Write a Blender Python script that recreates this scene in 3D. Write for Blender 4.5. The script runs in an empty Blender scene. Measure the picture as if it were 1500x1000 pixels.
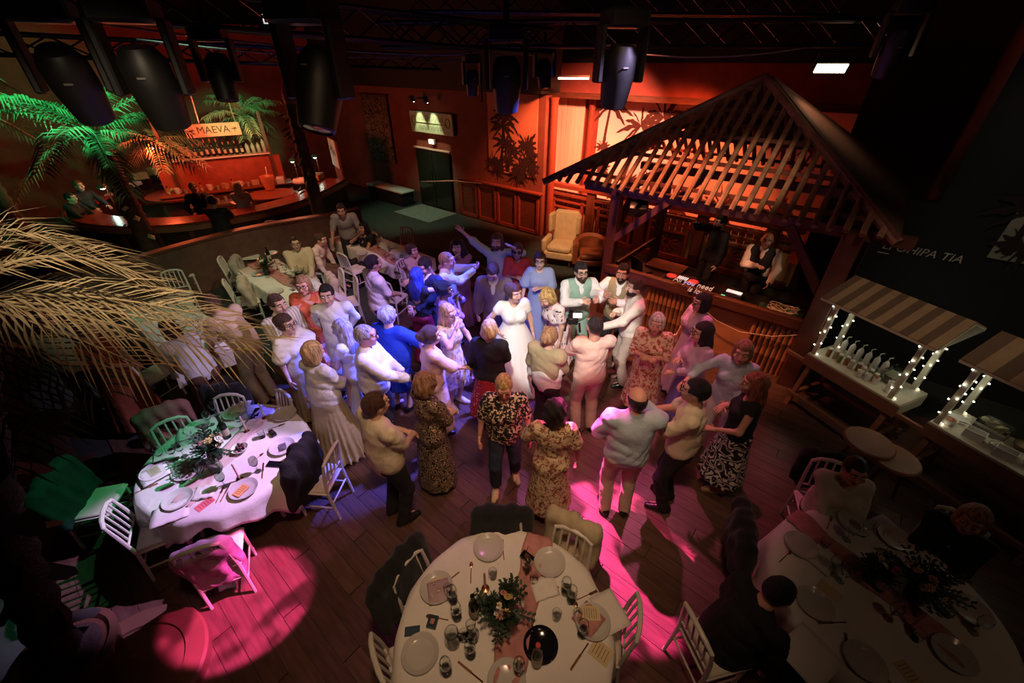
import bpy, bmesh, math, random
import numpy as np
from math import sin, cos, pi, radians
from mathutils import Vector, Matrix

random.seed(7)
SC = bpy.context.scene
COL = SC.collection
# ------------------------------------------------------------ camera, world, exposure
CAM_H, CAM_P, CAM_F = 4.226, radians(33.84), 611.08
cam = bpy.data.objects.new('camera', bpy.data.cameras.new('camera'))
COL.objects.link(cam)
cam.location = (0, 0, CAM_H)
cam.rotation_euler = (pi / 2 - CAM_P, 0, 0)
cam.data.sensor_width = 36
cam.data.lens = CAM_F / 1500 * 36
cam.data.clip_start = .05
SC.camera = cam
SC.view_settings.view_transform = 'Standard'
SC.view_settings.look = 'None'
SC.view_settings.exposure = 0
SC.view_settings.gamma = 1
SC.view_settings.use_curve_mapping = False
wd = bpy.data.worlds.new('world')
SC.world = wd
wd.use_nodes = True
wd.node_tree.nodes['Background'].inputs[0].default_value = (.10, .085, .07, 1)
wd.node_tree.nodes['Background'].inputs[1].default_value = .02
SC.cycles.max_bounces = 5
SC.cycles.transmission_bounces = 5
SC.cycles.transparent_max_bounces = 6
SC.cycles.sample_clamp_indirect = 3


def wp(u, v, z=0):
    """room axes: u runs along the stage wall, v runs towards it"""
    return Vector((.766 * u + .643 * v, -.643 * u + .766 * v, z))


RU = radians(-40)


def G(px, py, z):
    """the point at height z that the photograph shows at pixel px, py"""
    a, b = (px - 750) / CAM_F, -(py - 500) / CAM_F
    c, s = cos(CAM_P), sin(CAM_P)
    d = Vector((a, c + b * s, -s + b * c))
    return d * ((z - CAM_H) / d.z) + Vector((0, 0, CAM_H))


def DP(px, py, dep):
    """the point the photograph shows at pixel px, py at a depth in metres"""
    a, b = (px - 750) / CAM_F, -(py - 500) / CAM_F
    c, s = cos(CAM_P), sin(CAM_P)
    return Vector((a, c + b * s, -s + b * c)) * dep + Vector((0, 0, CAM_H))


def spot(name, loc, target, watts, col, cone=30, blend=.4, size=.06, gobo=None, softlow=False):
    l = bpy.data.lights.new(name, 'SPOT')
    l.energy = watts
    l.color = col
    l.spot_size = radians(cone)
    l.spot_blend = blend
    l.shadow_soft_size = size
    o = bpy.data.objects.new(name, l)
    COL.objects.link(o)
    o.location = loc
    o.rotation_euler = (Vector(target) - Vector(loc)).to_track_quat('-Z', 'Y').to_euler()
    if gobo:                       # a patterned glass in the lantern
        l.use_nodes = True
        nt = l.node_tree
        em = nt.nodes['Emission']
        tc = nt.nodes.new('ShaderNodeTexCoord')
        mp = nt.nodes.new('ShaderNodeMapping')
        mp.inputs['Scale'].default_value = (gobo[0],) * 3
        nz = nt.nodes.new('ShaderNodeTexNoise')
        nz.inputs['Scale'].default_value = 1
        nz.inputs['Detail'].default_value = 1.5
        rp = nt.nodes.new('ShaderNodeValToRGB')
        rp.color_ramp.elements[0].position = gobo[1]
        rp.color_ramp.elements[0].color = (gobo[3],) * 3 + (1,)
        rp.color_ramp.elements[1].position = gobo[2]
        nt.links.new(tc.outputs['Normal'], mp.inputs[0])
        nt.links.new(mp.outputs[0], nz.inputs['Vector'])
        nt.links.new(nz.outputs['Fac'], rp.inputs[0])
        nt.links.new(rp.outputs[0], em.inputs[0])
    return o


def lamp(name, loc, watts, col, size=.05):
    l = bpy.data.lights.new(name, 'POINT')
    l.energy = watts
    l.color = col
    l.shadow_soft_size = size
    o = bpy.data.objects.new(name, l)
    COL.objects.link(o)
    o.location = loc
    return o


WHITE, WARM, AMBER = (1, .93, .86), (1, .62, .36), (1, .42, .18)
RED, BLUE, MAG, LILAC, GREEN = (1, .09, .025), (.10, .16, 1), (1, .06, .30), (.80, .42, 1), (.25, 1, .50)
# white follow light on the couple
spot('key_spot', (-.2, .6, 5.6), (.75, 5.25, 1.05), 1700, (1, .97, .93), 20, .3, .05)
# warm house light over the near floor and tables
spot('house_spot', (.0, .6, 6.4), (-.35, 3.3, .6), 480, (1, .62, .36), 62, .9, .25)
spot('house_spot', (1.0, 2.2, 6.4), (.2, 4.6, .9), 300, (1, .56, .36), 62, .8, .2)
spot('table_spot', (.6, -.6, 5.8), (-.15, 1.4, .7), 55, (1, .58, .36), 50, .8, .2)
# moving lights
spot('blue_spot', (.9, 5.6, 4.6), (-1.35, 4.65, .9), 5200, (.07, .10, 1), 33, .25, .05)
spot('lilac_spot', (1.8, 4.0, 4.9), (-2.0, 4.6, 1.0), 950, (.68, .52, 1), 34, .5, .06)
spot('blue_spot', (.6, 7.2, 4.4), (-.8, 5.2, .2), 5000, (.04, .07, 1), 30, .4, .05, gobo=(7, .40, .50, .1))
spot('violet_spot', (-.6, 4.4, 4.6), (-2.2, 6.6, 1.0), 700, (.55, .30, 1), 34, .5, .05)
spot('magenta_spot', (-.1, 4.9, 4.5), (1.05, 2.42, 0), 12000, (1, .08, .40), 17.5, .2, .03, gobo=(13, .44, .50, .12))
spot('magenta_spot', (.9, 2.9, 5.0), (-2.52, 1.88, 0), 9500, (1, .09, .44), 10.5, .2, .03, gobo=(19, .42, .50, .22))
spot('lilac_spot', (.3, 4.3, 4.8), (-2.95, 2.6, .75), 2300, (.74, .44, 1), 17, .5, .04)
spot('magenta_spot', (.6, 5.6, 4.6), (-.9, 3.4, 0), 320, (1, .25, .75), 44, .7, .06, gobo=(5, .35, .6, .3))
spot('magenta_spot', (2.6, 5.6, 4.6), (1.9, 4.2, 1.0), 380, (1, .16, .34), 50, .6, .06)
# red wash on stage and mural
spot('red_spot', (1.7, 9.4, 4.4), (1.3, 13.2, 1.6), 2600, (1, .20, .08), 56, .6, .15)
spot('red_spot', (3.4, 9.4, 4.1), (3.8, 11.2, 1.6), 1300, (1, .16, .05), 95, .7, .15)
spot('amber_spot', (2.2, 9.8, 4.2), (2.4, 12.3, 2.6), 2000, (1, .32, .19), 74, .8, .1)
spot('red_spot', (3.0, 9.6, 3.0), (3.2, 7.2, .9), 60, (1, .10, .03), 120, .6, .15)
spot('red_spot', (1.0, 6.0, 5.2), (2.9, 6.5, .7), 1500, (1, .30, .15), 46, .7, .15)
spot('armchair_warm', (.6, 7.2, 4.6), (1.3, 9.9, .6), 900, (1, .55, .30), 26, .6, .1)
# palms and bar
spot('green_spot', (-5.6, 6.5, 5.0), (-9.2, 9.6, 3.6), 1300, (.10, 1, .38), 40, .5, .08)
spot('green_spot', (-4.0, 8.0, 5.0), (-7.0, 12.3, 3.5), 1500, (.12, 1, .42), 18, .5, .08)
spot('green_spot', (-3.0, 5.0, 5.4), (-5.4, 7.0, .7), 260, (.45, 1, .55), 50, .6, .1)
spot('green_spot', (-.8, 4.6, 4.9), (-4.05, 2.65, .4), 420, (.10, 1, .42), 20, .6, .05)
spot('long_table_warm', (-2.4, 6.0, 5.4), (-4.3, 8.0, .8), 420, (1, .62, .42), 46, .6, .1)
lamp('bar_red', (-7.6, 11.6, 2.5), 110, (1, .16, .06), .2)
lamp('bar_red', (-9.8, 12.0, 2.4), 90, (1, .12, .04), .2)
lamp('bar_red', (-6.6, 12.8, 2.3), 55, (1, .22, .10), .2)
# entrance
spot('sign_spot', wp(-11.75, 9.1, 3.3), wp(-11.75, 9.62, 2.2), 110, (1, .72, .42), 44, .6, .03)
spot('sign_spot', wp(-11.1, 9.1, 3.3), wp(-11.1, 9.62, 2.2), 110, (1, .72, .42), 44, .6, .03)
spot('entrance_green', wp(-11.3, 8.0, 3.3), wp(-11.3, 8.6, 0), 130, (.60, 1, .66), 80, .6, .1)
# dry palm, right corner, carts
spot('palm_amber', (-.9, .2, 5.2), (-2.6, 3.0, 3.3), 420, (1, .76, .50), 36, .7, .1)
spot('corner_amber', (3.2, -.6, 5.8), (3.0, 1.8, .5), 24, (1, .62, .38), 70, .8, .2)
spot('flood', (4.55, 7.05, 4.1), (4.4, 6.9, 0), 22, (1, .62, .35), 100, .7, .1)
spot('cart_warm', (2.6, 2.4, 5.6), (4.7, 4.2, 1.8), 150, (1, .72, .48), 36, .8, .2)  # added fill, lifts the awnings out of the dark
spot('deck_warm', (2.2, 4.2, 5.2), (4.2, 7.7, 1.2), 330, (1, .66, .42), 26, .6, .1)  # fill added from the front for the decks and DJs
spot('roof_warm', (1.6, .4, 6.2), (3.0, 7.2, 3.1), 150, (1, .62, .40), 34, .8, .2)  # added front fill, brightens the dark roof poles
spot('board_red', (-6.6, 10.4, 3.2), (-8.3, 13.0, 2.4), 160, (1, .40, .20), 34, .7, .1)
spot('edge_amber', (-7.0, 5.5, 4.6), (-10.2, 7.6, 3.8), 160, (1, .35, .15), 30, .7, .1)
spot('lilac_spot', (.6, 5.0, 4.8), (-4.65, 5.15, .8), 650, (.86, .62, 1), 15, .5, .04)
spot('mural_dim', (3.6, 3.6, 5.6), wp(2.4, 8.2, 2.9), 70, (1, .86, .66), 56, .7, .2)  # added dim fill so the grey mural shows


# ------------------------------------------------------------ materials
_M = {}


def M(name, col, rough=.6, metal=0, var=.18, scale=6, stretch=(1, 1, 1), bump=0, emit=0, trans=0, ior=1.45,
      spec=.5, sheen=0, pat=None):
    """procedural surface: a base colour broken up by noise, or a printed pattern"""
    if name in _M:
        return _M[name]
    m = bpy.data.materials.new(name)
    m.use_nodes = True
    nt = m.node_tree
    b = nt.nodes['Principled BSDF']
    L = nt.links.new

    def nd(t, **kw):
        n = nt.nodes.new(t)
        for k, v in kw.items():
            n.inputs[k].default_value = v
        return n
    b.inputs['Roughness'].default_value = rough
    b.inputs['Metallic'].default_value = metal
    b.inputs['Specular IOR Level'].default_value = spec
    b.inputs['IOR'].default_value = ior
    b.inputs['Transmission Weight'].default_value = trans
    if sheen:
        b.inputs['Sheen Weight'].default_value = sheen
    tc = nd('ShaderNodeTexCoord')
    mp = nd('ShaderNodeMapping', Scale=stretch)
    L(tc.outputs['Object'], mp.inputs[0])
    nz = nd('ShaderNodeTexNoise', Scale=scale, Detail=4.0)
    L(mp.outputs[0], nz.inputs['Vector'])
    rp = nd('ShaderNodeValToRGB')
    rp.color_ramp.elements[0].position = .3
    rp.color_ramp.elements[1].position = .7
    rp.color_ramp.elements[0].color = tuple(c * (1 - var) for c in col) + (1,)
    rp.color_ramp.elements[1].color = tuple(min(1, c * (1 + var)) for c in col) + (1,)
    L(nz.outputs['Fac'], rp.inputs[0])
    out = rp.outputs[0]

    def mix(fac, a, c):
        x = nt.nodes.new('ShaderNodeMix')
        x.data_type = 'RGBA'
        L(fac, x.inputs[0])
        L(a, x.inputs[6])
        x.inputs[7].default_value = tuple(c) + (1,)
        return x.outputs[2]

    def step(val, p, q):
        r = nt.nodes.new('ShaderNodeMapRange')
        r.inputs[1].default_value = p
        r.inputs[2].default_value = q
        L(val, r.inputs[0])
        return r.outputs[0]
    for p in pat or []:
        kind, c, sc = p[:3]
        if kind == 'dots':
            v = nd('ShaderNodeTexVoronoi', Scale=sc, Randomness=.5)
            L(tc.outputs['Object'], v.inputs['Vector'])
            out = mix(step(v.outputs['Distance'], p[3] + .03, p[3] - .03), out, c)
        elif kind == 'blotch':          # flowers, animal spots
            n2 = nd('ShaderNodeTexNoise', Scale=sc, Detail=1.5, Distortion=p[5] if len(p) > 5 else .6)
            ad = nd('ShaderNodeMapping', Location=(p[4], p[4] * 2, 3))
            L(tc.outputs['Object'], ad.inputs[0])
            L(ad.outputs[0], n2.inputs['Vector'])
            out = mix(step(n2.outputs['Fac'], p[3] - .015, p[3] + .015), out, c)
        elif kind == 'band':            # squiggles: a thin level of a noise
            n2 = nd('ShaderNodeTexNoise', Scale=sc, Detail=0.5, Distortion=1.2)
            L(tc.outputs['Object'], n2.inputs['Vector'])
            s1 = nt.nodes.new('ShaderNodeMath')
            s1.operation = 'SINE'
            s0 = nt.nodes.new('ShaderNodeMath')
            s0.operation = 'MULTIPLY'
            s0.inputs[1].default_value = p[3]
            L(n2.outputs['Fac'], s0.inputs[0])
            L(s0.outputs[0], s1.inputs[0])
            out = mix(step(s1.outputs[0], p[4] - .1, p[4] + .1), out, c)
        elif kind == 'stripe':          # along local axis
            sx = nd('ShaderNodeSeparateXYZ')
            L(tc.outputs['Object'], sx.inputs[0])
            s0 = nt.nodes.new('ShaderNodeMath')
            s0.operation = 'MULTIPLY'
            s0.inputs[1].default_value = sc
            L(sx.outputs[p[3]], s0.inputs[0])
            s1 = nt.nodes.new('ShaderNodeMath')
            s1.operation = 'SINE'
            L(s0.outputs[0], s1.inputs[0])
            out = mix(step(s1.outputs[0], p[4] - .06, p[4] + .06), out, c)
    L(out, b.inputs['Base Color'])
    if bump:
        bp = nd('ShaderNodeBump', Strength=bump, Distance=.02)
        n3 = nd('ShaderNodeTexNoise', Scale=scale * 3, Detail=5.0)
        L(mp.outputs[0], n3.inputs['Vector'])
        L(n3.outputs['Fac'], bp.inputs['Height'])
        L(bp.outputs[0], b.inputs['Normal'])
    if emit:
        b.inputs['Emission Color'].default_value = tuple(col) + (1,)
        b.inputs['Emission Strength'].default_value = emit
    _M[name] = m
    return m


# ------------------------------------------------------------ mesh building
def mesh_np(name, v, q, mat, smooth=True, sharp=None):
    me = bpy.data.meshes.new(name)
    v = np.asarray(v, np.float32)
    q = np.asarray(q, np.int32)
    me.vertices.add(len(v))
    me.vertices.foreach_set('co', v.ravel())
    me.loops.add(q.size)
    me.loops.foreach_set('vertex_index', q.ravel())
    me.polygons.add(len(q))
    me.polygons.foreach_set('loop_start', np.arange(0, q.size, 4, dtype=np.int32))
    me.polygons.foreach_set('use_smooth', np.full(len(q), smooth))
    me.update(calc_edges=True)
    me.materials.append(mat)
    return me


def link(name, me, parent=None, loc=None, rz=0):
    o = bpy.data.objects.new(name, me)
    COL.objects.link(o)
    if parent:
        o.parent = parent
    if loc is not None:
        o.location = loc
    if rz:
        o.rotation_euler = (0, 0, rz)
    return o


def tag(o, label=None, cat=None, group=None, kind=None):
    if label:
        o['label'] = label
    if cat:
        o['category'] = cat
    if group:
        o['group'] = group
    if kind:
        o['kind'] = kind
    return o


def thing(name, label, cat, loc=(0, 0, 0), rz=0, group=None):
    o = bpy.data.objects.new(name, None)
    COL.objects.link(o)
    o.location = loc
    o.rotation_euler = (0, 0, rz)
    o.empty_display_size = .1
    return tag(o, label, cat, group)


def copy_tree(o, parent=None):
    c = o.copy()
    COL.objects.link(c)
    if parent:
        c.parent = parent
    for ch in o.children:
        copy_tree(ch, c)
    return c


def dup(o, label, loc, rz=0, group=None, tilt=(0, 0)):
    c = copy_tree(o)
    c.location = loc
    c.rotation_euler = (tilt[0], tilt[1], rz)
    c['label'] = label
    if group:
        c['group'] = group
    elif 'group' in c:
        del c['group']
    return c


class MB:
    def __init__(s):
        s.v, s.f = [], []

    def add(s, v, f, mat=None):
        n = len(s.v)
        s.v += [tuple(mat @ Vector(p)) for p in v] if mat else [tuple(p) for p in v]
        s.f += [tuple(i + n for i in q) for q in f]
        return s

    def box(s, c, d, rz=0, rx=0, ry=0, ch=0):
        x, y, z = d[0] / 2, d[1] / 2, d[2] / 2
        mt = Matrix.Translation(Vector(c)) @ Matrix.Rotation(rz, 4, 'Z') @ Matrix.Rotation(ry, 4, 'Y') @ Matrix.Rotation(rx, 4, 'X')
        if not ch:
            v = [(a * x, b * y, e * z) for e in (-1, 1) for b in (-1, 1) for a in (-1, 1)]
            return s.add(v, [(0, 2, 3, 1), (4, 5, 7, 6), (0, 1, 5, 4), (2, 6, 7, 3), (0, 4, 6, 2), (1, 3, 7, 5)], mt)
        prof = [(x - ch, z * -1, y - ch), (x, -z + ch, y), (x, z - ch, y), (x - ch, z, y - ch)]
        v, f = [], []
        for px, pz, py in prof:
            k = min(ch, px, py)
            v += [(px - k, -py, pz), (px, -py + k, pz), (px, py - k, pz), (px - k, py, pz),
                  (-px + k, py, pz), (-px, py - k, pz), (-px, -py + k, pz), (-px + k, -py, pz)]
        for r in range(3):
            for i in range(8):
                a, b = r * 8 + i, r * 8 + (i + 1) % 8
                f.append((a, b, b + 8, a + 8))
        f += [tuple(range(7, -1, -1)), tuple(range(24, 32))]
        return s.add(v, f, mt)

    def bar(s, p, q, w, h, up=(0, 0, 1)):
        p, q = Vector(p), Vector(q)
        d = (q - p).normalized()
        u = Vector(up)
        if abs(d.dot(u)) > .99:
            u = Vector((0, 1, 0))
        x = d.cross(u).normalized()
        y = x.cross(d)
        v = [c + x * (a * w / 2) + y * (b * h / 2) for c in (p, q) for a, b in ((-1, -1), (1, -1), (1, 1), (-1, 1))]
        return s.add(v, [(3, 2, 1, 0), (4, 5, 6, 7), (0, 1, 5, 4), (1, 2, 6, 5), (2, 3, 7, 6), (3, 0, 4, 7)])

    def tube(s, pts, r, n=6, cap=True, sq=1):
        pts = [Vector(p) for p in pts]
        R = r if isinstance(r, (list, tuple)) else [r] * len(pts)
        v, f, u = [], [], None
        for i, p in enumerate(pts):
            d = (pts[min(i + 1, len(pts) - 1)] - pts[max(i - 1, 0)]).normalized()
            if u is None:
                u = d.orthogonal().normalized()
                if abs(d.z) < .9:
                    u = Vector((0, 0, 1)) - d * d.z
                    u.normalize()
            else:
                u = (u - d * u.dot(d)).normalized()
            w = d.cross(u)
            v += [p + (u * cos(2 * pi * k / n) + w * sin(2 * pi * k / n) * sq) * R[i] for k in range(n)]
        for i in range(len(pts) - 1):
            for k in range(n):
                a, b = i * n + k, i * n + (k + 1) % n
                f.append((a, b, b + n, a + n))
        if cap:
            f += [tuple(range(n - 1, -1, -1)), tuple(range(len(v) - n, len(v)))]
        return s.add(v, f)

    def lathe(s, prof, n=16, c=(0, 0, 0), mt=None, wob=None):
        v, f = [], []
        for j, (r, z) in enumerate(prof):
            for k in range(n):
                a = 2 * pi * k / n
                rr = r * (1 + (wob(a, j) if wob else 0))
                v.append((c[0] + rr * cos(a), c[1] + rr * sin(a), c[2] + z))
        for j in range(len(prof) - 1):
            for k in range(n):
                a, b = j * n + k, j * n + (k + 1) % n
                f.append((a, b, b + n, a + n))
        if prof[0][0] > 1e-4:
            f.append(tuple(range(n - 1, -1, -1)))
        if prof[-1][0] > 1e-4:
            f.append(tuple(range(len(v) - n, len(v))))
        return s.add(v, f, mt)

    def ball(s, c, r, n=10, m=6, mt=None):
        rx, ry, rz = r if isinstance(r, (tuple, list)) else (r, r, r)
        v, f = [(0, 0, -rz)], []
        for j in range(1, m):
            t = -pi / 2 + pi * j / m
            v += [(rx * cos(t) * cos(2 * pi * k / n), ry * cos(t) * sin(2 * pi * k / n), rz * sin(t)) for k in range(n)]
        v.append((0, 0, rz))
        for k in range(n):
            k2 = (k + 1) % n
            f.append((0, 1 + k2, 1 + k))
            for j in range(m - 2):
                a, b = 1 + j * n + k, 1 + j * n + k2
                f.append((a, b, b + n, a + n))
            e = 1 + (m - 2) * n
            f.append((e + k, e + k2, len(v) - 1))
        return s.add(v, f, Matrix.Translation(Vector(c)) @ (mt or Matrix()))

    def prism(s, poly, z0, z1, mt=None):
        n = len(poly)
        v = [(x, y, z0) for x, y in poly] + [(x, y, z1) for x, y in poly]
        f = [tuple(range(n - 1, -1, -1)), tuple(range(n, 2 * n))]
        f += [(i, (i + 1) % n, n + (i + 1) % n, n + i) for i in range(n)]
        return s.add(v, f, mt)

    def mesh(s, name, mat, smooth=40):
        me = bpy.data.meshes.new(name)
        me.from_pydata(s.v, [], s.f)
        me.materials.append(mat)
        if smooth:
            me.polygons.foreach_set('use_smooth', [True] * len(me.polygons))
            me.update()
            try:
                me.set_sharp_from_angle(angle=radians(smooth))
            except Exception:
                pass
        me.update()
        return me

    def build(s, name, mat, parent=None, loc=None, rz=0, smooth=40):
        return link(name, s.mesh(name, mat, smooth), parent, loc, rz)


def text(name, body, size, mat, parent, loc, rot, depth=.006, kind='FONT', align='CENTER', shear=0):
    c = bpy.data.curves.new(name, 'FONT')
    c.body = body
    c.size = size
    c.extrude = depth
    c.align_x = align
    c.align_y = 'CENTER'
    c.shear = shear
    c.resolution_u = 3
    tmp = bpy.data.objects.new(name, c)
    c.materials.append(mat)
    COL.objects.link(tmp)
    me = bpy.data.meshes.new_from_object(tmp)
    bpy.data.objects.remove(tmp)
    me.name = name
    if not me.materials:
        me.materials.append(mat)
    o = link(name, me, parent, loc)
    o.rotation_euler = rot
    return o


# ------------------------------------------------------------ implicit surfaces (bodies, clothes, hair, draped coats)
CORN = np.array([(a, b, c) for a in (0, 1) for b in (0, 1) for c in (0, 1)])
EDG = [(i, j) for i in range(8) for j in range(i + 1, 8) if np.abs(CORN[i] - CORN[j]).sum() == 1]


def nets(d, org, h):
    s = d < 0
    nx, ny, nz = d.shape
    cnt = np.zeros((nx - 1, ny - 1, nz - 1), np.int8)
    for a, b, c in CORN:
        cnt += s[a:nx - 1 + a, b:ny - 1 + b, c:nz - 1 + c]
    act = (cnt > 0) & (cnt < 8)
    I = np.argwhere(act)
    idx = np.full(act.shape, -1, np.int32)
    idx[act] = np.arange(len(I))
    val = [d[I[:, 0] + a, I[:, 1] + b, I[:, 2] + c] for a, b, c in CORN]
    sm = np.zeros((len(I), 3))
    n = np.zeros(len(I))
    for i, j in EDG:
        m = (val[i] < 0) != (val[j] < 0)
        den = val[i] - val[j]
        t = np.where(m, val[i] / np.where(np.abs(den) < 1e-9, 1, den), 0)
        p = CORN[i] + t[:, None] * (CORN[j] - CORN[i])
        sm += p * m[:, None]
        n += m
    v = (I + sm / np.maximum(n, 1)[:, None]) * h + org
    Q = []
    for ax in range(3):
        o1, o2 = (ax + 1) % 3, (ax + 2) % 3
        sl = [slice(1, -1)] * 3
        sl[ax] = slice(0, -1)
        sl2 = list(sl)
        sl2[ax] = slice(1, None)
        A, B = s[tuple(sl)], s[tuple(sl2)]
        E = np.argwhere(A != B)
        if not len(E):
            continue
        flip = A[A != B]
        off = np.ones(3, int)
        off[ax] = 0
        C = E + off

        def cell(p, q):
            c = C.copy()
            c[:, o1] -= p
            c[:, o2] -= q
            return idx[c[:, 0], c[:, 1], c[:, 2]]
        q = np.stack([cell(1, 1), cell(0, 1), cell(0, 0), cell(1, 0)], 1)
        q[~flip] = q[~flip][:, ::-1]
        Q.append(q)
    return v, np.concatenate(Q)


def field(prims, h, k=.03, post=None, pad=.03):
    """prims: ('c', a, b, r1, r2) rounded cones, ('e', centre, radii, R) ellipsoids; smooth union k"""
    lo, hi = [], []
    for p in prims:
        if p[0] == 'c':
            a, b, r = np.array(p[1]), np.array(p[2]), max(p[3], p[4])
            l, u = np.minimum(a, b) - r, np.maximum(a, b) + r
        else:
            r = max(p[2])
            l, u = np.array(p[1]) - r, np.array(p[1]) + r
        lo.append(l)
        hi.append(u)
    org = np.min(lo, 0) - pad - 2 * h
    N = np.ceil((np.max(hi, 0) + pad + 2 * h - org) / h).astype(int) + 1
    d = np.full(N, 1.0, np.float32)
    ax = [(org[i] + h * np.arange(N[i])).astype(np.float32) for i in range(3)]
    for p, l, u in zip(prims, lo, hi):
        m = pad + k + h
        i0 = np.maximum(((l - m - org) / h).astype(int), 0)
        i1 = np.minimum(((u + m - org) / h).astype(int) + 2, N)
        X, Y, Z = (ax[i][i0[i]:i1[i]] for i in range(3))
        X, Y, Z = X[:, None, None], Y[None, :, None], Z[None, None, :]
        if p[0] == 'c':
            a, b = np.array(p[1], np.float32), np.array(p[2], np.float32)
            ab = b - a
            L2 = max(float(ab @ ab), 1e-9)
            px, py, pz = X - a[0], Y - a[1], Z - a[2]
            t = np.clip((px * ab[0] + py * ab[1] + pz * ab[2]) / L2, 0, 1)
            e = np.sqrt((px - t * ab[0]) ** 2 + (py - t * ab[1]) ** 2 + (pz - t * ab[2]) ** 2) - (p[3] + t * (p[4] - p[3]))
        else:
            c, r = p[1], p[2]
            px, py, pz = X - c[0], Y - c[1], Z - c[2]
            if len(p) > 3 and p[3] is not None:
                R = p[3]
                px, py, pz = (px * R[0, i] + py * R[1, i] + pz * R[2, i] for i in range(3))
            k0 = np.sqrt((px / r[0]) ** 2 + (py / r[1]) ** 2 + (pz / r[2]) ** 2)
            k1 = np.sqrt((px / r[0] ** 2) ** 2 + (py / r[1] ** 2) ** 2 + (pz / r[2] ** 2) ** 2)
            e = k0 * (k0 - 1) / np.maximum(k1, 1e-6)
        S = tuple(slice(i0[i], i1[i]) for i in range(3))
        o = d[S]
        w = np.clip(.5 + .5 * (o - e) / k, 0, 1)
        d[S] = o + (e - o) * w - k * w * (1 - w)
    if post:
        X, Y, Z = ax[0][:, None, None], ax[1][None, :, None], ax[2][None, None, :]
        d = post(d, X, Y, Z).astype(np.float32)
    d[0], d[-1], d[:, 0], d[:, -1], d[:, :, 0], d[:, :, -1] = (1,) * 6
    return nets(d, org, h)


def wrinkle(d, X, Y, Z, a=.006, ph=0):
    f = 1 - np.abs(np.sin(26 * Z + 11 * X + 9 * Y + 1.6 * np.sin(9 * X + 7 * Z + ph) + ph))
    g = 1 - np.abs(np.sin(24 * X - 17 * Z + 12 * Y + 1.8 * np.sin(8 * Z - 6 * Y + 2 * ph)))
    return d + a * (1.3 * f ** 2 * (.5 + .5 * np.sin(7 * X + 5 * Z + ph)) + 1.1 * g ** 2 * (.5 + .5 * np.sin(6 * Y - 8 * Z + ph)) - .7 * np.sin(15 * X + 9 * Z + ph) * np.sin(13 * Z - 8 * Y + 2 * ph) - .75)
# ------------------------------------------------------------ people
SKIN = {'fair': (.62, .37, .27), 'tan': (.46, .25, .17), 'dark': (.12, .055, .035), 'pink': (.66, .33, .26)}
HAIRC = {'brown': (.075, .035, .02), 'dark': (.016, .011, .009), 'black': (.008, .007, .008), 'blond': (.56, .36, .13),
         'grey': (.42, .39, .36), 'white': (.62, .58, .52), 'red': (.26, .085, .03), 'bluelit': (.03, .05, .30), 'sand': (.30, .17, .08), 'silver': (.5, .46, .5)}  # the blue entry is stage light put into a hair colour


def hairm(c):
    return M('hair ' + c, HAIRC[c], .5, var=.65, scale=55, stretch=(1, 1, .12), bump=.9)


def quads_tube(pts, rad, n=6, flat=1.0, lat=None):
    v, q = [], []
    for i, p in enumerate(pts):
        d = pts[min(i + 1, len(pts) - 1)] - pts[max(i - 1, 0)]
        d = d / (np.linalg.norm(d) + 1e-9)
        a = lat - d * (lat @ d)
        a = a / (np.linalg.norm(a) + 1e-9)
        b = np.cross(d, a)
        rr = rad[i] if isinstance(rad[i], tuple) else (rad[i], rad[i] * flat)
        for k in range(n):
            v.append(p + a * rr[0] * cos(2 * pi * k / n) + b * rr[1] * sin(2 * pi * k / n))
    for i in range(len(pts) - 1):
        for k in range(n):
            q.append((i * n + k, i * n + (k + 1) % n, (i + 1) * n + (k + 1) % n, (i + 1) * n + k))
    e = (len(pts) - 1) * n
    q += [(e, e + 1, e + 2, e + 3), (e, e + 3, e + 4, e + 5), (3, 2, 1, 0), (5, 4, 3, 0)]
    return v, q


def hand(w, d, nrm, side, s, curl):
    """palm and five fingers: w wrist, d pointing direction, nrm palm normal (towards the inside of the curl)"""
    d = d / np.linalg.norm(d)
    nrm = nrm - d * (nrm @ d)
    nrm = nrm / (np.linalg.norm(nrm) + 1e-9)
    lat = np.cross(d, nrm) * side
    V, Q = [], []

    def put(v, q):
        n = len(V)
        V.extend(v)
        Q.extend([tuple(i + n for i in f) for f in q])
    put(*quads_tube([w - d * .02 * s, w + d * .02 * s, w + d * .05 * s, w + d * .085 * s, w + d * .098 * s],
                    [(.028 * s, .024 * s), (.032 * s, .02 * s), (.041 * s, .02 * s), (.043 * s, .017 * s), (.036 * s, .012 * s)], 6, lat=lat))
    for i, (o, ln) in enumerate(((.032, .074), (.011, .084), (-.011, .078), (-.031, .060))):
        p = w + d * .086 * s + lat * o * s
        dirn = d + lat * o * 2.2
        pts, a = [p - dirn * .012 * s], 0
        for j, fr in enumerate((.45, .32, .23)):
            a += curl * (1 + .1 * i)
            dd = dirn * cos(a) + nrm * sin(a)
            p = p + dd / np.linalg.norm(dd) * ln * fr * s
            pts.append(p)
        put(*quads_tube(pts, [.0105 * s, .0098 * s, .0088 * s, .0066 * s], 6, lat=lat))
    p = w + d * .022 * s + lat * .03 * s
    t1 = p + (d * .55 + lat * .75 + nrm * .3) * .042 * s
    t2 = t1 + (d * .85 + lat * .35 + nrm * (.3 + curl * .5)) * .034 * s
    put(*quads_tube([p, t1, t2], [.014 * s, .0115 * s, .0085 * s], 6, lat=nrm))
    return V, Q


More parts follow.
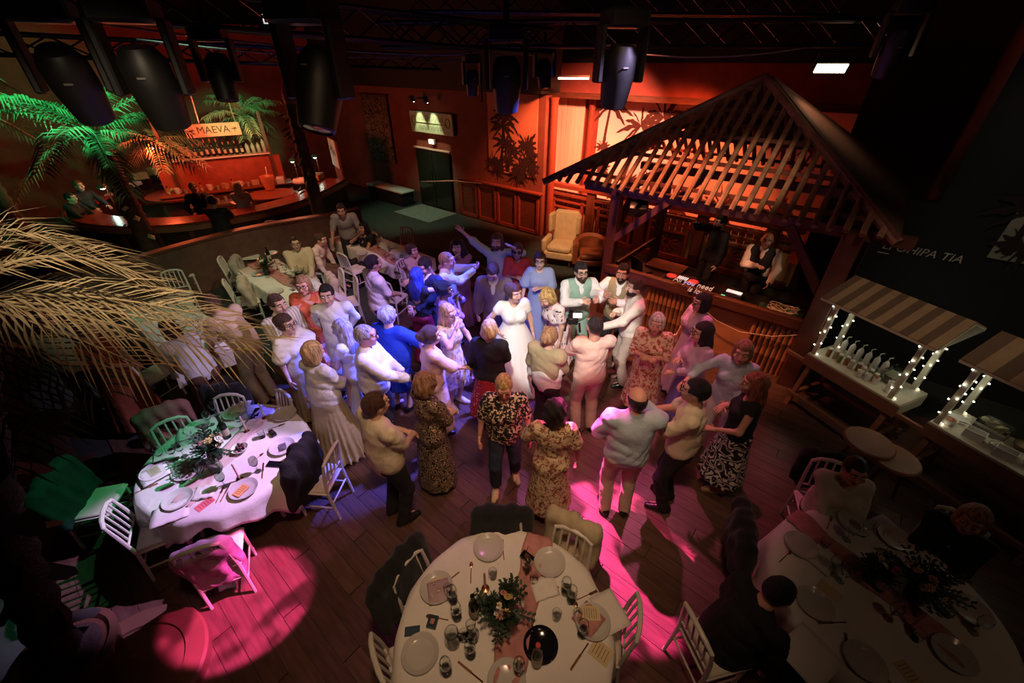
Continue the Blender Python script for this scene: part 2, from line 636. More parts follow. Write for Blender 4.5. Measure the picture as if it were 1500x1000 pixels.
def ik(a, t, l1, l2, pole):
    d = t - a
    D = np.linalg.norm(d)
    m = (l1 + l2) * .995
    if D > m:
        t = a + d * (m / D)
        d = t - a
        D = m
    n = d / D
    x = (l1 ** 2 - l2 ** 2 + D ** 2) / (2 * D)
    y = math.sqrt(max(l1 ** 2 - x ** 2, 0))
    p = np.array(pole, float) - n * (np.array(pole, float) @ n)
    p /= np.linalg.norm(p) + 1e-9
    return a + n * x + p * y, t


ARM = {'down': (.27, .06, .84), 'front': (.05, .27, 1.06), 'clap': (.03, .33, 1.24), 'chest': (.03, .22, 1.22), 'phone': (.08, .36, 1.22),
       'face': (.06, .20, 1.47), 'hip': (.20, .08, 1.03), 'up': (.46, .16, 1.92), 'out': (.46, .28, 1.16), 'fwd': (.16, .40, 1.10),
       'pocket': (.23, .08, .90), 'cross': (-.07, .23, 1.18), 'back': (.10, -.19, .98), 'high': (.16, .30, 1.50), 'table': (.26, .34, .80),
       'lap': (.10, .33, 1.02), 'bent': (.20, .28, 1.08), 'reach': (.10, .50, 1.02)}
_shoe = {}
_small = {}
PEOPLE = {}


def small(name, build, mat):
    if name not in _small:
        mb = MB()
        build(mb)
        _small[name] = mb.mesh(name, mat)
    return _small[name]


def glasses_mb(mb):
    for sx in (-1, 1):
        mb.tube([(sx * .033 + .025 * cos(t), .108 - .004 * abs(cos(t)), .016 + .019 * sin(t)) for t in np.linspace(0, 2 * pi, 11)], .003, 4)
        mb.tube([(sx * .058, .104, .02), (sx * .08, .05, .02), (sx * .082, -.01, .012)], .003, 4)
    mb.tube([(-.009, .112, .02), (.009, .112, .02)], .003, 4)


def shades_mb(mb):
    glasses_mb(mb)
    for sx in (-1, 1):
        mb.ball((sx * .033, .105, .016), (.025, .005, .019), 10, 5)


def person(key, label, px, py, h=1.75, face=180, sex='m', w=1.0, skin='fair', hair=('short', 'brown'), top=None, bot=None,
           dress=None, over=None, R='down', L='down', lean=0, pitch=0, yaw=0, sit=False, glasses=None, shoe='black', beard=None,
           res=.018, palmR=None, palmL=None, belly=0, at=None, group=None, step=0, feet=None, seat=.47, side=0):
    s = h / 1.75
    fem = sex == 'f'
    A = np.array
    dz = -(0.95 - (seat + .06) / s) if sit else 0.0
    lean_, side_ = radians(lean), radians(side)
    piv = A((0, 0, .95))

    def T(p, f=1.0):
        """canonical upright point -> posed (bent at the hips), scaled"""
        p = A(p, float) - piv
        a = lean_ * f
        y, z = p[1] * cos(a) + p[2] * sin(a), -p[1] * sin(a) + p[2] * cos(a)
        x = p[0] + z * math.tan(side_) * f
        return (A((x, y, z)) + piv + A((0, 0, dz))) * s

    def RX(a):
        return np.array([[1, 0, 0], [0, cos(a), sin(a)], [0, -sin(a), cos(a)]])
    sh = (.165 if fem else .19) * (1 + (w - 1) * .55)
    hp = .085 * (1 + (w - 1) * .4)
    # joints
    S = {1: T((sh, -.01, 1.425)), -1: T((-sh, -.01, 1.425))}
    E, Wr, dirs = {}, {}, {}
    for sd, spec in ((1, R), (-1, L)):
        if isinstance(spec, str):
            c = ARM[spec]
            c = (c[0] + (.04 * (w - 1) if spec == 'down' else 0) + (.25 * (w - 1) if spec in ('down', 'pocket', 'hip') else 0),) + (c[1] + (.6 * belly + .12 * (w - 1) if spec in ('front', 'chest', 'clap', 'cross') else 0), c[2])
        else:
            c = spec
        tgt = T((c[0] * sd, c[1], c[2]))
        pole = (sd * .9, -.6, -.6)
        if spec == 'hip':
            pole = (sd * 1, -.5, .1)
        elif spec in ('up', 'high'):
            pole = (sd * 1, .1, -.5)
        E[sd], Wr[sd] = ik(S[sd], tgt, .285 * s, .25 * s, pole)
        dirs[sd] = Wr[sd] - E[sd]
    hip = {sd: A((sd * hp, 0, .91 + dz)) * s for sd in (1, -1)}
    K, An = {}, {}
    for sd in (1, -1):
        if feet:
            fx, fy = feet[0 if sd == 1 else 1]
        elif sit:
            fx, fy = .11, .44
        else:
            fx, fy = .10 + .03 * (w - 1), step * sd * .14
        An[sd] = A((sd * fx, fy - .02, .085)) * s
        K[sd], _ = ik(hip[sd], An[sd], .43 * s, .42 * s, (sd * .15, 1, .6 if sit else 0))
    wt = w
    tr = dict(pelvis=((0, 0, .96), (.158 * wt, .112 * wt, .125), 0), waist=((0, .012 * wt + belly * .5, 1.10), (.135 * wt, .098 * wt + belly, .15), .5),
              chest=((0, -.004, 1.29), ((.145 if fem else .165) * (1 + (wt - 1) * .8), .105 * (1 + (wt - 1) * .8), .17), 1))

    def torso(inf=0.0, sc=1.0, low=True):
        P = []
        for n, (c, r, f) in tr.items():
            if n == 'pelvis' and not low:
                continue
            P.append(('e', T(c, f), tuple((q * sc + inf) * s for q in r), RX(lean_ * f)))
        P.append(('c', T((-sh * .8, -.012, 1.405)), T((sh * .8, -.012, 1.405)), (.058 + inf) * s, (.058 + inf) * s))
        if fem:
            for sd in (1, -1):
                P.append(('e', T((sd * .07 * wt, .075 * wt, 1.265)), ((.068 * wt + inf) * s,) * 3, None))
        if low:
            for sd in (1, -1):
                g_ = (.09, -.045) if fem else (.08, -.03)
                P.append(('e', A((sd * .07 * wt, g_[1], .92 + dz)) * s, ((g_[0] * wt + inf) * s,) * 3, None))
        return P

    def arm(sd, r0, r1, r2, frac=1.0):
        """shoulder -> elbow -> wrist, cut at a fraction of the way"""
        P = []
        a, b, c = S[sd], E[sd], Wr[sd]
        if frac <= .5:
            e = a + (b - a) * (frac / .5)
            P.append(('c', a, e, r0 * s, r1 * s))
        else:
            e = b + (c - b) * ((frac - .5) / .5)
            P += [('c', a, b, r0 * s, r1 * s), ('c', b, e, r1 * s, r2 * s)]
        return P
    fw = .9 if fem else 1.0
    aw = fw * (1 + (w - 1) * .6)
    headC = T((0, .030, 1.622))
    hs = s * 1.14
    ph, yw = radians(pitch) + lean_ * .6, radians(yaw)
    HR = (Matrix.Rotation(-yw, 3, 'Z') @ Matrix.Rotation(-ph, 3, 'X'))
    HN = np.array(HR)
    body = torso(0, .97)
    body.append(('c', T((0, -.02, 1.40)), T((0, -.005, 1.50)), .058 * aw * s, .052 * aw * s))
    body.append(('c', T((0, -.01, 1.46)), headC + HN @ A((0, -.015, -.05)) * hs, .054 * aw * s, .052 * aw * s))
    for sd in (1, -1):
        body += arm(sd, .052 * aw, .041 * aw, .027 * aw)
        body += [('c', hip[sd], K[sd], .082 * w * s, .055 * s), ('c', K[sd], An[sd], .055 * s, .037 * s),
                 ('c', An[sd], An[sd] + A((0, .13, -.05)) * s, .038 * s, .03 * s)]
    v, q = field(body, res, .03 * s)
    V, Q = [v], [q]
    n = len(v)
    # head, evaluated finer
    hd = [('e', A((0, -.012, .018)), (.074, .094, .096), None), ('e', A((0, .022, -.05)), (.055, .066, .066), None),
          ('e', A((0, .062, -.088)), (.024, .022, .02), None), ('c', A((0, .088, .02)), A((0, .105, -.024)), .009, .0145),
          ('e', A((.075, -.008, -.005)), (.009, .019, .03), None), ('e', A((-.075, -.008, -.005)), (.009, .019, .03), None),
          ('e', A((.04, .06, -.022)), (.028, .028, .026), None), ('e', A((-.04, .06, -.022)), (.028, .028, .026), None),
          ('c', A((-.04, .07, .042)), A((.04, .07, .042)), .017, .017), ('c', A((0, -.02, -.06)), A((0, -.03, -.13)), .05, .05)]

    def sockets(d, X, Y, Z):
        for sx in (-1, 1):
            e = np.sqrt((X - sx * .032) ** 2 + (Y - .1) ** 2 + (Z - .014) ** 2) - .021
            d = np.maximum(d, -e - .0)
        return d
    hv, hq = field(hd, .0095, .014, post=sockets, pad=.02)
    V.append((hv * hs) @ HN.T + headC)
    Q.append(hq + n)
    n += len(hv)
    for sd in (1, -1):
        d = dirs[sd]
        nm = palmR if sd == 1 else palmL
        if nm is None:
            nm = A((-sd, .15, 0)) if abs(d[2]) > .6 * np.linalg.norm(d) else A((-sd * .35, 0, -1))
        up = d[2] > .5 * np.linalg.norm(d)
        a, b = hand(Wr[sd], d, A(nm, float), sd, s, .12 if up else .32)
        V.append(np.array(a))
        Q.append(np.array(b) + n)
        n += len(a)
    root = thing('person', label, 'person', group=group)
    if at is not None:
        root.location = at
    else:
        f = radians(face)
        g = G(px, py, headC[2])
        ox, oy = headC[0], headC[1]
        root.location = (g.x - (ox * cos(-f) - oy * sin(-f)), g.y - (ox * sin(-f) + oy * cos(-f)), 0)
    root.rotation_euler = (0, 0, -radians(face))
    sk = M('skin ' + skin, SKIN[skin], .55, var=.07, scale=14, bump=.05)
    link('body', mesh_np('body', np.concatenate(V), np.concatenate(Q), sk), root)
    # face
    HM = Matrix.Translation(Vector(headC)) @ HR.to_4x4() @ Matrix.Scale(hs, 4)

    def onhead(nm, me):
        o = link(nm, me, root)
        o.matrix_local = HM
        return o
    for sx in (-1, 1):
        onhead('eye', small('eye%d' % sx, lambda m: m.ball((sx * .032, .083, .014), (.0135, .0115, .0085), 8, 6),
                            M('eye white', (.75, .72, .68), .2, var=.02)))
        onhead('iris', small('iris%d' % sx, lambda m: m.ball((sx * .032, .0925, .014), (.0058, .0035, .0062), 8, 4), M('iris', (.02, .015, .012), .1)))
        onhead('eyebrow', small('brow%d%s' % (sx, hair[1]), lambda m: m.tube([(sx * .014, .094, .036), (sx * .033, .092, .042), (sx * .05, .08, .036)], [.004, .005, .003], 5),
                                hairm(hair[1])))
    lipc = M('lips', (.42, .10, .09) if fem else (.40, .17, .13), .4, var=.05)
    onhead('mouth', small('mouth' + sex, lambda m: (m.ball((0, .0865, -.052), (.023, .008, .0055), 8, 4), m.ball((0, .0845, -.061), (.019, .008, .006), 8, 4)), lipc))
    if glasses:
        onhead('glasses', small('glasses' + str(glasses), shades_mb if glasses == 'sun' else glasses_mb, M('glasses frame', (.02, .015, .015), .25)))
    # hair
    st, hc = hair
    hm = hairm(hc)
    if st != 'bald':
        P, yf, zf, nape, sidez, amp = [('e', A((0, -.016, .022)), (.083, .103, .107), None)], .052, .062, -.055, .005, .003
        if st == 'buzz':
            P, zf = [('e', A((0, -.015, .022)), (.0785, .0985, .1), None)], .068
        elif st == 'crop':
            P.append(('e', A((0, .01, .085)), (.07, .08, .05), None))
            amp = .006
        elif st == 'fringe':
            P, zf = [('e', A((0, -.015, .012)), (.08, .1, .088), None)], .02
        elif st in ('bob', 'long', 'wavy', 'curly', 'curlylong', 'updo', 'bun', 'pony', 'bobshort'):
            P = [('e', A((0, -.018, .024)), (.09, .112, .112), None)]
            nape, sidez, yf = -.09, -1, .045
            if st in ('bob', 'long', 'wavy'):
                P.append(('e', A((0, -.035, -.05)), (.097, .085, .10), None))
                nape = -.14
            if st == 'bobshort':
                P.append(('e', A((0, -.035, -.03)), (.094, .09, .08), None))
                nape = -.10
            if st in ('long', 'wavy'):
                P += [('e', A((0, -.095, -.17)), (.10, .05, .17), None), ('e', A((.07, -.03, -.15)), (.035, .045, .14), None), ('e', A((-.07, -.03, -.15)), (.035, .045, .14), None)]
                nape = -.5
            if st in ('curly', 'curlylong'):
                P = [('e', A((0, -.02, .03)), (.105, .118, .115), None), ('e', A((0, -.04, -.03)), (.11, .095, .09), None)]
                nape, amp = -.10, .011
            if st == 'curlylong':
                P += [('e', A((.085, -.03, -.12)), (.06, .06, .16), None), ('e', A((-.085, -.03, -.12)), (.06, .06, .16), None), ('e', A((0, -.08, -.13)), (.1, .05, .16), None)]
                nape = -.5
            if st == 'bun':
                P.append(('e', A((0, -.125, .03)), (.05, .045, .048), None))
            if st == 'updo':
                P.append(('e', A((0, -.095, .06)), (.075, .065, .065), None))
                amp = .008
            if st == 'pony':
                P += [('c', A((0, -.11, .03)), A((0, -.16, -.10)), .04, .035), ('c', A((0, -.16, -.10)), A((0, -.15, -.24)), .035, .015)]
                nape = -.5
            if st not in ('curly', 'curlylong', 'wavy', 'long', 'updo'):
                amp = .004

        def cut(d, X, Y, Z):
            d = d + amp * np.sin(70 * X + 25 * Y) * np.sin(45 * Z + 30 * Y + 20 * X)
            face_ = np.minimum(np.minimum(Y - yf + .35 * np.maximum(Z - .03, 0), zf - Z), .075 - np.abs(X) + 0 * Z)
            d = np.maximum(d, face_)
            d = np.maximum(d, nape - Z + .25 * np.maximum(Y, 0))
            if sidez > -1:
                d = np.maximum(d, np.minimum(Y + .035, sidez - Z))
            if st in ('short', 'crop', 'buzz', 'fringe'):
                d = np.maximum(d, np.minimum(-.035 - Z - .35 * (Y + .1), 1))
            if st == 'fringe':
                d = np.maximum(d, np.minimum(Z - .045 + .2 * Y, 1))
            return d
        v, q = field(P, .0125, .025, post=cut, pad=.02)
        onhead('hair', mesh_np('hair', v, q, hm))
    if beard:
        v, q = field([('e', A((0, .022, -.05)), (.061, .074, .072), None), ('e', A((0, .066, -.088)), (.03, .028, .028), None)], .011, .02,
                     post=lambda d, X, Y, Z: np.maximum(np.maximum(d, Z + .035 - .35 * np.abs(X) - .25 * np.minimum(Y - .08, 0)), -(np.sqrt((X / 1.7) ** 2 + (Y - .1) ** 2 + (Z + .056) ** 2) - .017)), pad=.02)
        onhead('beard', mesh_np('beard', v, q, hairm(beard)))
    # clothes
    ph_ = (hash(key) % 97) / 10 if False else sum(map(ord, key)) % 97 / 10

    def necked(d, X, Y, Z, kind):
        def sph(c, r):
            c = T(c)
            return np.sqrt((X - c[0]) ** 2 + (Y - c[1]) ** 2 + (Z - c[2]) ** 2) - r * s

        def cap(a, b, r1, r2):
            a, b = T(a), T(b)
            ab = b - a
            t = np.clip(((X - a[0]) * ab[0] + (Y - a[1]) * ab[1] + (Z - a[2]) * ab[2]) / (ab @ ab), 0, 1)
            return np.sqrt((X - a[0] - t * ab[0]) ** 2 + (Y - a[1] - t * ab[1]) ** 2 + (Z - a[2] - t * ab[2]) ** 2) - (r1 + t * (r2 - r1)) * s
        if kind == 'collar':
            d = np.maximum(d, -sph((0, .115, 1.52), .075))
        elif kind == 'round':
            d = np.maximum(d, -cap((0, -.03, 1.56), (0, .06, 1.47), .085, .07))
        elif kind == 'boat':
            d = np.maximum(d, -cap((-.05, .0, 1.53), (.05, .0, 1.53), .08, .08))
        elif kind in ('v', 'deep'):
            dep = 1.31 if kind == 'v' else 1.18
            d = np.maximum(d, -cap((0, -.02, 1.55), (0, .05, 1.48), .08, .065))
            d = np.maximum(d, -cap((0, .13, 1.47), (0, .19 * max(w, 1), dep), .062, .015))
        elif kind == 'lowback':
            d = np.maximum(d, -cap((0, -.03, 1.55), (0, .06, 1.47), .085, .07))
            d = np.maximum(d, -cap((0, -.15, 1.45), (0, -.14 * w, 1.18), .10, .09))
        return d

    def garment(nm, mat, prims, z0=None, neck=None, k=.05, fold=.006, rr=None, extra=None, ztop=None):
        def post(d, X, Y, Z):
            if fold:
                d = wrinkle(d, X / s, Y / s, Z / s, fold, ph_)
            if z0 is not None:
                d = np.maximum(d, (z0 + dz) * s - Z)
            if ztop is not None:
                d = np.maximum(d, Z - (ztop + dz) * s)
            if extra:
                d = extra(d, X, Y, Z)
            if neck:
                d = necked(d, X, Y, Z, neck)
            return d
        v, q = field(prims, rr or res, k * s, post=post)
        return link(nm, mesh_np(nm, v, q, mat), root)

    def sleeves(sl, wide=1.0, base=.065, kk_=1):
        P = []
        if sl:
            b = base * (1 + (w - 1) * .6) * fw + .004 * kk_
            for sd in (1, -1):
                if sl <= .5:
                    P += arm(sd, b, b * .86 * wide, .05, sl)
                else:
                    P += arm(sd, b, b * .82 * wide, b * .66 * wide, sl)
        return P

    def skirt_post(zt, zb, r0, r1, asp, pleat, npl):
        def f(d, X, Y, Z):
            t = np.clip(((zt + dz) * s - Z) / ((zt - zb) * s), 0, 1.02)
            a = np.arctan2(Y, X)
            R = (r0 + (r1 - r0) * t ** .85) * s * (1 + pleat * t * np.sin(npl * a + 2 * np.sin(2 * a + ph_)) + .3 * pleat * t * np.sin(1.7 * npl * a + ph_))
            e = (np.sqrt(X ** 2 + (Y / asp) ** 2) - R) * .85
            e = np.maximum(e, Z - (zt + dz) * s)
            e = np.maximum(e, (zb + dz) * s - Z)
            kk = .03
            wgt = np.clip(.5 + .5 * (d - e) / kk, 0, 1)
            return d + (e - d) * wgt - kk * wgt * (1 - wgt)
        return f

    def legs(inf, zc, flare=0):
        P = []
        for sd in (1, -1):
            P += [('c', hip[sd], K[sd], (.092 * (.55 + .45 * w) + inf) * s, (.066 + inf + flare * .5) * s),
                  ('c', K[sd], An[sd] + A((0, 0, -.03)), (.066 + inf + flare * .5) * s, (.054 + inf + flare) * s)]
        return P
    if bot:
        kind, mat = bot[0], bot[1]
        o = bot[2] if len(bot) > 2 else {}
        if kind in ('trousers', 'jeans'):
            sl = .008 if kind == 'jeans' else .010
            P = legs(sl, 0, o.get('flare', 0)) + torso(.013)[:1] + torso(.013)[-2:]
            zc = o.get('len', .05)
            garment(kind if kind == 'jeans' else 'trousers', mat, P, None, None, .025, .006, ztop=1.03,
                    extra=(lambda d, X, Y, Z: np.maximum(d, zc * s - Z)))
        elif kind == 'skirt':
            if sit:
                P = [('c', hip[sd], K[sd], .11 * s, .10 * s) for sd in (1, -1)] + [('c', K[sd], An[sd] + A((0, 0, .2)), .10 * s, .11 * s) for sd in (1, -1)] + torso(.012)[:1]
                garment('skirt', mat, P, None, None, .08, .006)
            else:
                zb = o.get('len', .35)
                garment('skirt', mat, torso(.012)[:1] + torso(.012)[-2:] + [('c', A((-.01, 0, zb + .1)) * s, A((.01, 0, zb + .1)) * s, o.get('r', .26) * .9 * s, .2 * s)], None, None, .05, .006,
                        extra=lambda d, X, Y, Z: np.maximum(skirt_post(1.06, zb, .15 * w, o.get('r', .26), o.get('asp', .85), o.get('pl', .05), o.get('n', 14))(
                            np.where(Z < .80 * s, 1.0, d), X, Y, Z), zb * s - Z), ztop=1.07)
    if dress:
        mat = dress[0]
        o = dress[1]
        zb = o.get('len', .3)
        if sit:
            P = torso(.014) + sleeves(o.get('sl', .3), o.get('wide', 1.1)) + [('c', hip[sd], K[sd], .105 * s, .095 * s) for sd in (1, -1)] + [('c', K[sd], An[sd] + A((0, 0, .25)), .095 * s, .10 * s) for sd in (1, -1)]
            garment('dress', mat, P, None, o.get('neck', 'v'), .05, .006)
        else:
            P = torso(.016) + sleeves(o.get('sl', .3), o.get('wide', 1.1))
            r1 = o.get('r', .3)
            P.append(('c', A((0, 0, zb + .05)) * s, A((0, 0, zb + .1)) * s, r1 * 1.02 * s, r1 * .9 * s))
            zw = o.get('waist', 1.08)

            def dpost(d, X, Y, Z):
                d = np.where(Z < (.82 if lean < 30 else .70) * s, 1.0, d)
                return skirt_post(zw, zb, .135 * w, r1, o.get('asp', .9), o.get('pl', .05), o.get('n', 12))(d, X, Y, Z)
            garment('dress', mat, P, zb, o.get('neck', 'v'), .045, .008, extra=dpost)
        if o.get('belt'):
            garment('belt', o['belt'], torso(.02)[1:2], 1.055, None, .02, 0, ztop=1.10)
    if top:
        kind, mat = top[0], top[1]
        o = top[2] if len(top) > 2 else {}
        sl = o.get('sl', 1.0 if kind == 'shirt' else .42)
        inf = o.get('inf', .019)
        P = torso(inf)[:-2] + sleeves(sl, o.get('wide', 1.0))
        if kind == 'shirt':
            P.append(('c', T((0, -.012, 1.42)), T((0, -.002, 1.478)), .069 * aw * s, .064 * aw * s))
        lo = o.get('loose', .006) + .018
        P.append(('e', T((0, belly * .35, 1.05), .4), ((.150 * w + lo) * s, (.108 * w + lo + belly * .5) * s, .36 * s), RX(lean_ * .4)))
        garment(kind, mat, P, o.get('hem', .87 if not sit else .93), o.get('neck', 'collar' if kind == 'shirt' else 'round'), .035, o.get('fold', .011))
        if kind == 'shirt' and not over:
            link('button_placket', small('placket', lambda m: [m.ball((0, 0, z), (.006, .003, .006), 6, 4) for z in (0, .09, .18, .27)], M('button', (.6, .58, .52), .4)), root, T((0, .118 * w + belly * .7 + inf, 1.06), .6))
    if over:
        kind, mat = over[0], over[1]
        o = over[2] if len(over) > 2 else {}
        inf = o.get('inf', .034)
        P = torso(inf)
        if kind in ('jacket', 'cardigan'):
            P += sleeves(o.get('sl', .97), 1.12, .072)
        nk = 'deep'
        ex = None
        if kind == 'shawl':
            P = [('c', T((-sh - .01, -.03, 1.41)), T((sh + .01, -.03, 1.41)), .085 * s, .085 * s), ('e', T((0, -.07, 1.2)), (.2 * s, .085 * s, .28 * s), None)]
            P += arm(1, .08, .07, .06, .5) + arm(-1, .08, .07, .06, .5)
            nk = 'v'
        elif kind == 'vest':
            pass
        garment({'vest': 'waistcoat', 'jacket': 'jacket', 'cardigan': 'cardigan', 'shawl': 'shawl'}[kind], mat, P, o.get('hem', .86), nk, .04, .008, extra=ex)
        if kind == 'vest':
            for z in (1.02, 1.08, 1.14, 1.20):
                link('button', small('vestbutton', lambda m: m.ball((0, 0, 0), (.009, .005, .009), 8, 4), M('dark button', (.03, .04, .035), .3)), root,
                     T((0, .103 * w + inf + belly, z), .5))
    # shoes
    if shoe:
        key2 = shoe
        if key2 not in _shoe:
            c = {'black': (.012, .01, .01), 'white': (.7, .68, .62), 'tan': (.35, .2, .1), 'beige': (.5, .36, .24)}[shoe]
            v, q = field([('c', (0, -.045, .045), (0, .06, .045), .042, .043), ('c', (0, .06, .04), (0, .165, .03), .046, .034), ('c', (0, -.02, .07), (0, .0, .09), .045, .045)],
                         .013, .03, post=lambda d, X, Y, Z: np.maximum(np.maximum(d, -Z + .001), Z - .10))
            _shoe[key2] = mesh_np('shoe', v, q, M('shoe ' + shoe, c, .3, var=.1))
        for sd in (1, -1):
            o = link('shoe', _shoe[key2], root, (An[sd][0], An[sd][1] - .0, 0), radians(-12 * sd))
            o.scale = (s, s, s)
    mw = Matrix.Translation(root.location) @ Matrix.Rotation(-radians(face), 4, 'Z')
    PEOPLE[key] = dict(root=root, R=mw @ Vector(Wr[1]), L=mw @ Vector(Wr[-1]), H=mw @ Vector(headC), mw=mw, s=s,
                       dR=mw.to_3x3() @ Vector(dirs[1]).normalized(), dL=mw.to_3x3() @ Vector(dirs[-1]).normalized(), HM=HM)
    return PEOPLE[key]
# ------------------------------------------------------------ the guests
def fab(n, c, **k):
    k.setdefault('rough', .85)
    k.setdefault('var', .08)
    k.setdefault('bump', .6)
    k.setdefault('scale', 4.5)
    return M(n, c, **k)


F = dict(
    white=fab('white cotton', (.74, .72, .70)), cream=fab('cream cotton', (.70, .60, .44)), ivory=fab('ivory cotton', (.74, .68, .58)),
    beige=fab('beige linen', (.50, .36, .24)), pinkbeige=fab('pink beige jersey', (.60, .41, .33)), rose=fab('rose cotton', (.74, .50, .50)),
    sky=fab('pale blue cotton', (.42, .52, .60)), grey=fab('grey jersey', (.26, .24, .22)), navy=fab('navy wool', (.012, .016, .04)),
    black=fab('black cloth', (.010, .009, .010)), dark=fab('dark trousers', (.014, .013, .015)), denim=fab('dark denim', (.02, .032, .055)),
    royal=fab('royal blue crepe', (.015, .06, .62)), burgundy=fab('burgundy satin', (.24, .012, .03), rough=.45),
    mauve=fab('mauve crepe', (.30, .12, .15)), red=fab('coral red crepe', (.52, .05, .045)), periwinkle=fab('periwinkle crepe', (.26, .30, .48)),
    suit=fab('taupe wool', (.17, .115, .10)), sage=fab('sage waistcoat', (.27, .43, .34)), olive=fab('olive waistcoat', (.27, .22, .12)),
    lilac=fab('lilac crepe', (.58, .38, .56)), violet=fab('blue pleated satin', (.16, .15, .44), rough=.5), khaki=fab('khaki satin', (.42, .34, .20), rough=.5),
    sand=fab('sand chino', (.47, .39, .30)), lightgrey=fab('pale grey chino', (.52, .50, .46)), brown=fab('brown cloth', (.12, .05, .03)),
    rust=fab('rust crepe', (.30, .075, .03)), palegreen=fab('pale green blouse', (.36, .46, .38)),
    gown=fab('bridal tulle', (.80, .78, .76), rough=.7, var=.03, scale=5, stretch=(1, 1, .08), bump=.3),
    lace=fab('bridal lace', (.78, .74, .70), pat=[('blotch', (.86, .84, .82), 38, .52, 1)]),
    stripe=fab('striped cotton', (.70, .64, .52), pat=[('stripe', (.40, .34, .26), 150, 0, .4)]),
    coral=fab('coral flowered crepe', (.74, .15, .07), pat=[('blotch', (.80, .42, .38), 8, .60, 2), ('blotch', (.62, .07, .12), 11, .62, 5)]),
    meadow=fab('pale flowered chiffon', (.66, .58, .50), pat=[('blotch', (.36, .26, .32), 16, .57, 1), ('blotch', (.60, .36, .20), 20, .62, 6)]),
    purpleflower=fab('purple flowered blouse', (.20, .11, .42), pat=[('blotch', (.50, .22, .34), 22, .56, 3)]),
    sketch=fab('white dress with painted flowers', (.78, .66, .63), pat=[('blotch', (.74, .36, .30), 9, .61, 3), ('blotch', (.05, .04, .05), 14, .64, 8, 1.5)]),
    creamflower=fab('cream flowered crepe', (.62, .47, .30), pat=[('blotch', (.17, .085, .045), 21, .55, 2, 1.4), ('blotch', (.40, .15, .08), 26, .60, 7)]),
    rustflower=fab('cream and rust flowered crepe', (.66, .48, .36), pat=[('blotch', (.36, .09, .055), 17, .53, 4, 1.5)]),
    leopard=fab('black and cream spotted jersey', (.012, .011, .011), pat=[('blotch', (.66, .50, .34), 34, .54, 2, .5)]),
    squiggle=fab('black and cream squiggle jersey', (.014, .012, .011), pat=[('band', (.52, .36, .22), 16, 46, .62)]),
    zebra=fab('black and white zebra satin', (.015, .014, .015), pat=[('band', (.62, .58, .54), 7, 44, .25)]),
    polka=fab('red dress with white dots', (.36, .018, .022), pat=[('dots', (.72, .58, .50), 24, .22)]),
    tie=fab('patterned scarf', (.6, .55, .5), pat=[('band', (.02, .02, .02), 20, 40, .2)]),
)
CH = 'dancing guests'
P = person
# left of the floor
P('stripe_man', 'brown-haired man in striped white shirt grinning at the left of the floor', 407, 446, 1.80, 120, 'm', 1.0, 'fair', ('short', 'brown'), top=('shirt', F['stripe'], dict(sl=.42)), bot=('trousers', F['sand']), R='front', L='down')
P('flutter_woman', 'woman with glasses and tied dark hair in white flutter-sleeved top beside the grinning man', 419, 475, 1.68, 108, 'f', 1.0, 'fair', ('bun', 'brown'), top=('blouse', F['ivory'], dict(sl=.32, wide=1.9, neck='v')), bot=('skirt', F['khaki'], dict(len=.12, r=.24)), R='down', L='bent', glasses=1, pitch=0)
P('coral_woman', 'stout woman with glasses in long coral flowered dress behind the couple', 444, 418, 1.72, 170, 'f', 1.25, 'pink', ('bob', 'sand'), dress=(F['coral'], dict(len=.12, r=.30, sl=.5, neck='round')), R='front', L='down', glasses=1)
P('young_man', 'young man with short black hair in pale shirt facing the camera', 479, 432, 1.82, 165, 'm', .98, 'fair', ('short', 'dark'), top=('shirt', F['white']), bot=('trousers', F['lightgrey']), R='back', L='back')
P('pleat_woman', 'blonde woman in white blouse and long pleated khaki skirt seen from behind', 459, 515, 1.70, 25, 'f', 1.05, 'fair', ('bob', 'blond'), top=('blouse', F['white'], dict(sl=.8, hem=.93, neck='round', loose=.03)), bot=('skirt', F['khaki'], dict(len=.07, r=.36, pl=.085, n=22)), R='front', L='front')
P('wavy_woman', 'woman with long wavy hair in white jumpsuit, in blue light beside the grey-haired man', 500, 482, 1.68, 285, 'f', .95, 'fair', ('wavy', 'silver'), dress=(F['white'], dict(len=.06, r=.20, sl=.16, neck='round', pl=.03)), R='down', L='front')
P('grey_man', 'grey-haired man with glasses in white shirt and dark trousers holding a camera', 536, 492, 1.78, 80, 'm', 1.18, 'pink', ('short', 'grey'), top=('shirt', F['white']), bot=('trousers', F['dark']), R='fwd', L='front', glasses=1, belly=.05)
P('royal_woman', 'woman in loose royal blue blouse with a white flower in her hair, seen from behind', 569, 462, 1.68, 20, 'f', 1.2, 'fair', ('updo', 'silver'), top=('blouse', F['royal'], dict(sl=.9, wide=1.5, hem=.82, loose=.06)), bot=('skirt', F['royal'], dict(len=.45, r=.22)), R=(.42, .34, 1.15), L='front')
P('white_man', 'tall man with cropped hair in loose white shirt and navy trousers seen from behind', 547, 386, 1.82, 50, 'm', 1.05, 'tan', ('short', 'dark'), top=('shirt', F['white'], dict(hem=.78, sl=.42)), bot=('trousers', F['navy']), R='front', L='down')
P('hued_woman', 'woman with wavy blue-lit hair, backless black top and wide burgundy trousers', 611, 404, 1.70, 20, 'f', .95, 'fair', ('wavy', 'bluelit'), top=('blouse', F['black'], dict(sl=0, hem=.98, neck='lowback')), bot=('trousers', F['burgundy'], dict(flare=.05)), R='high', L='high')
P('navy_man', 'man in navy suit embracing the woman in burgundy trousers', 622, 390, 1.80, 215, 'm', 1.0, 'tan', ('short', 'dark'), top=('shirt', F['white']), bot=('trousers', F['navy']), over=('jacket', F['navy']), R=(.05, .34, 1.1), L=(.05, .32, 1.05), pitch=20)
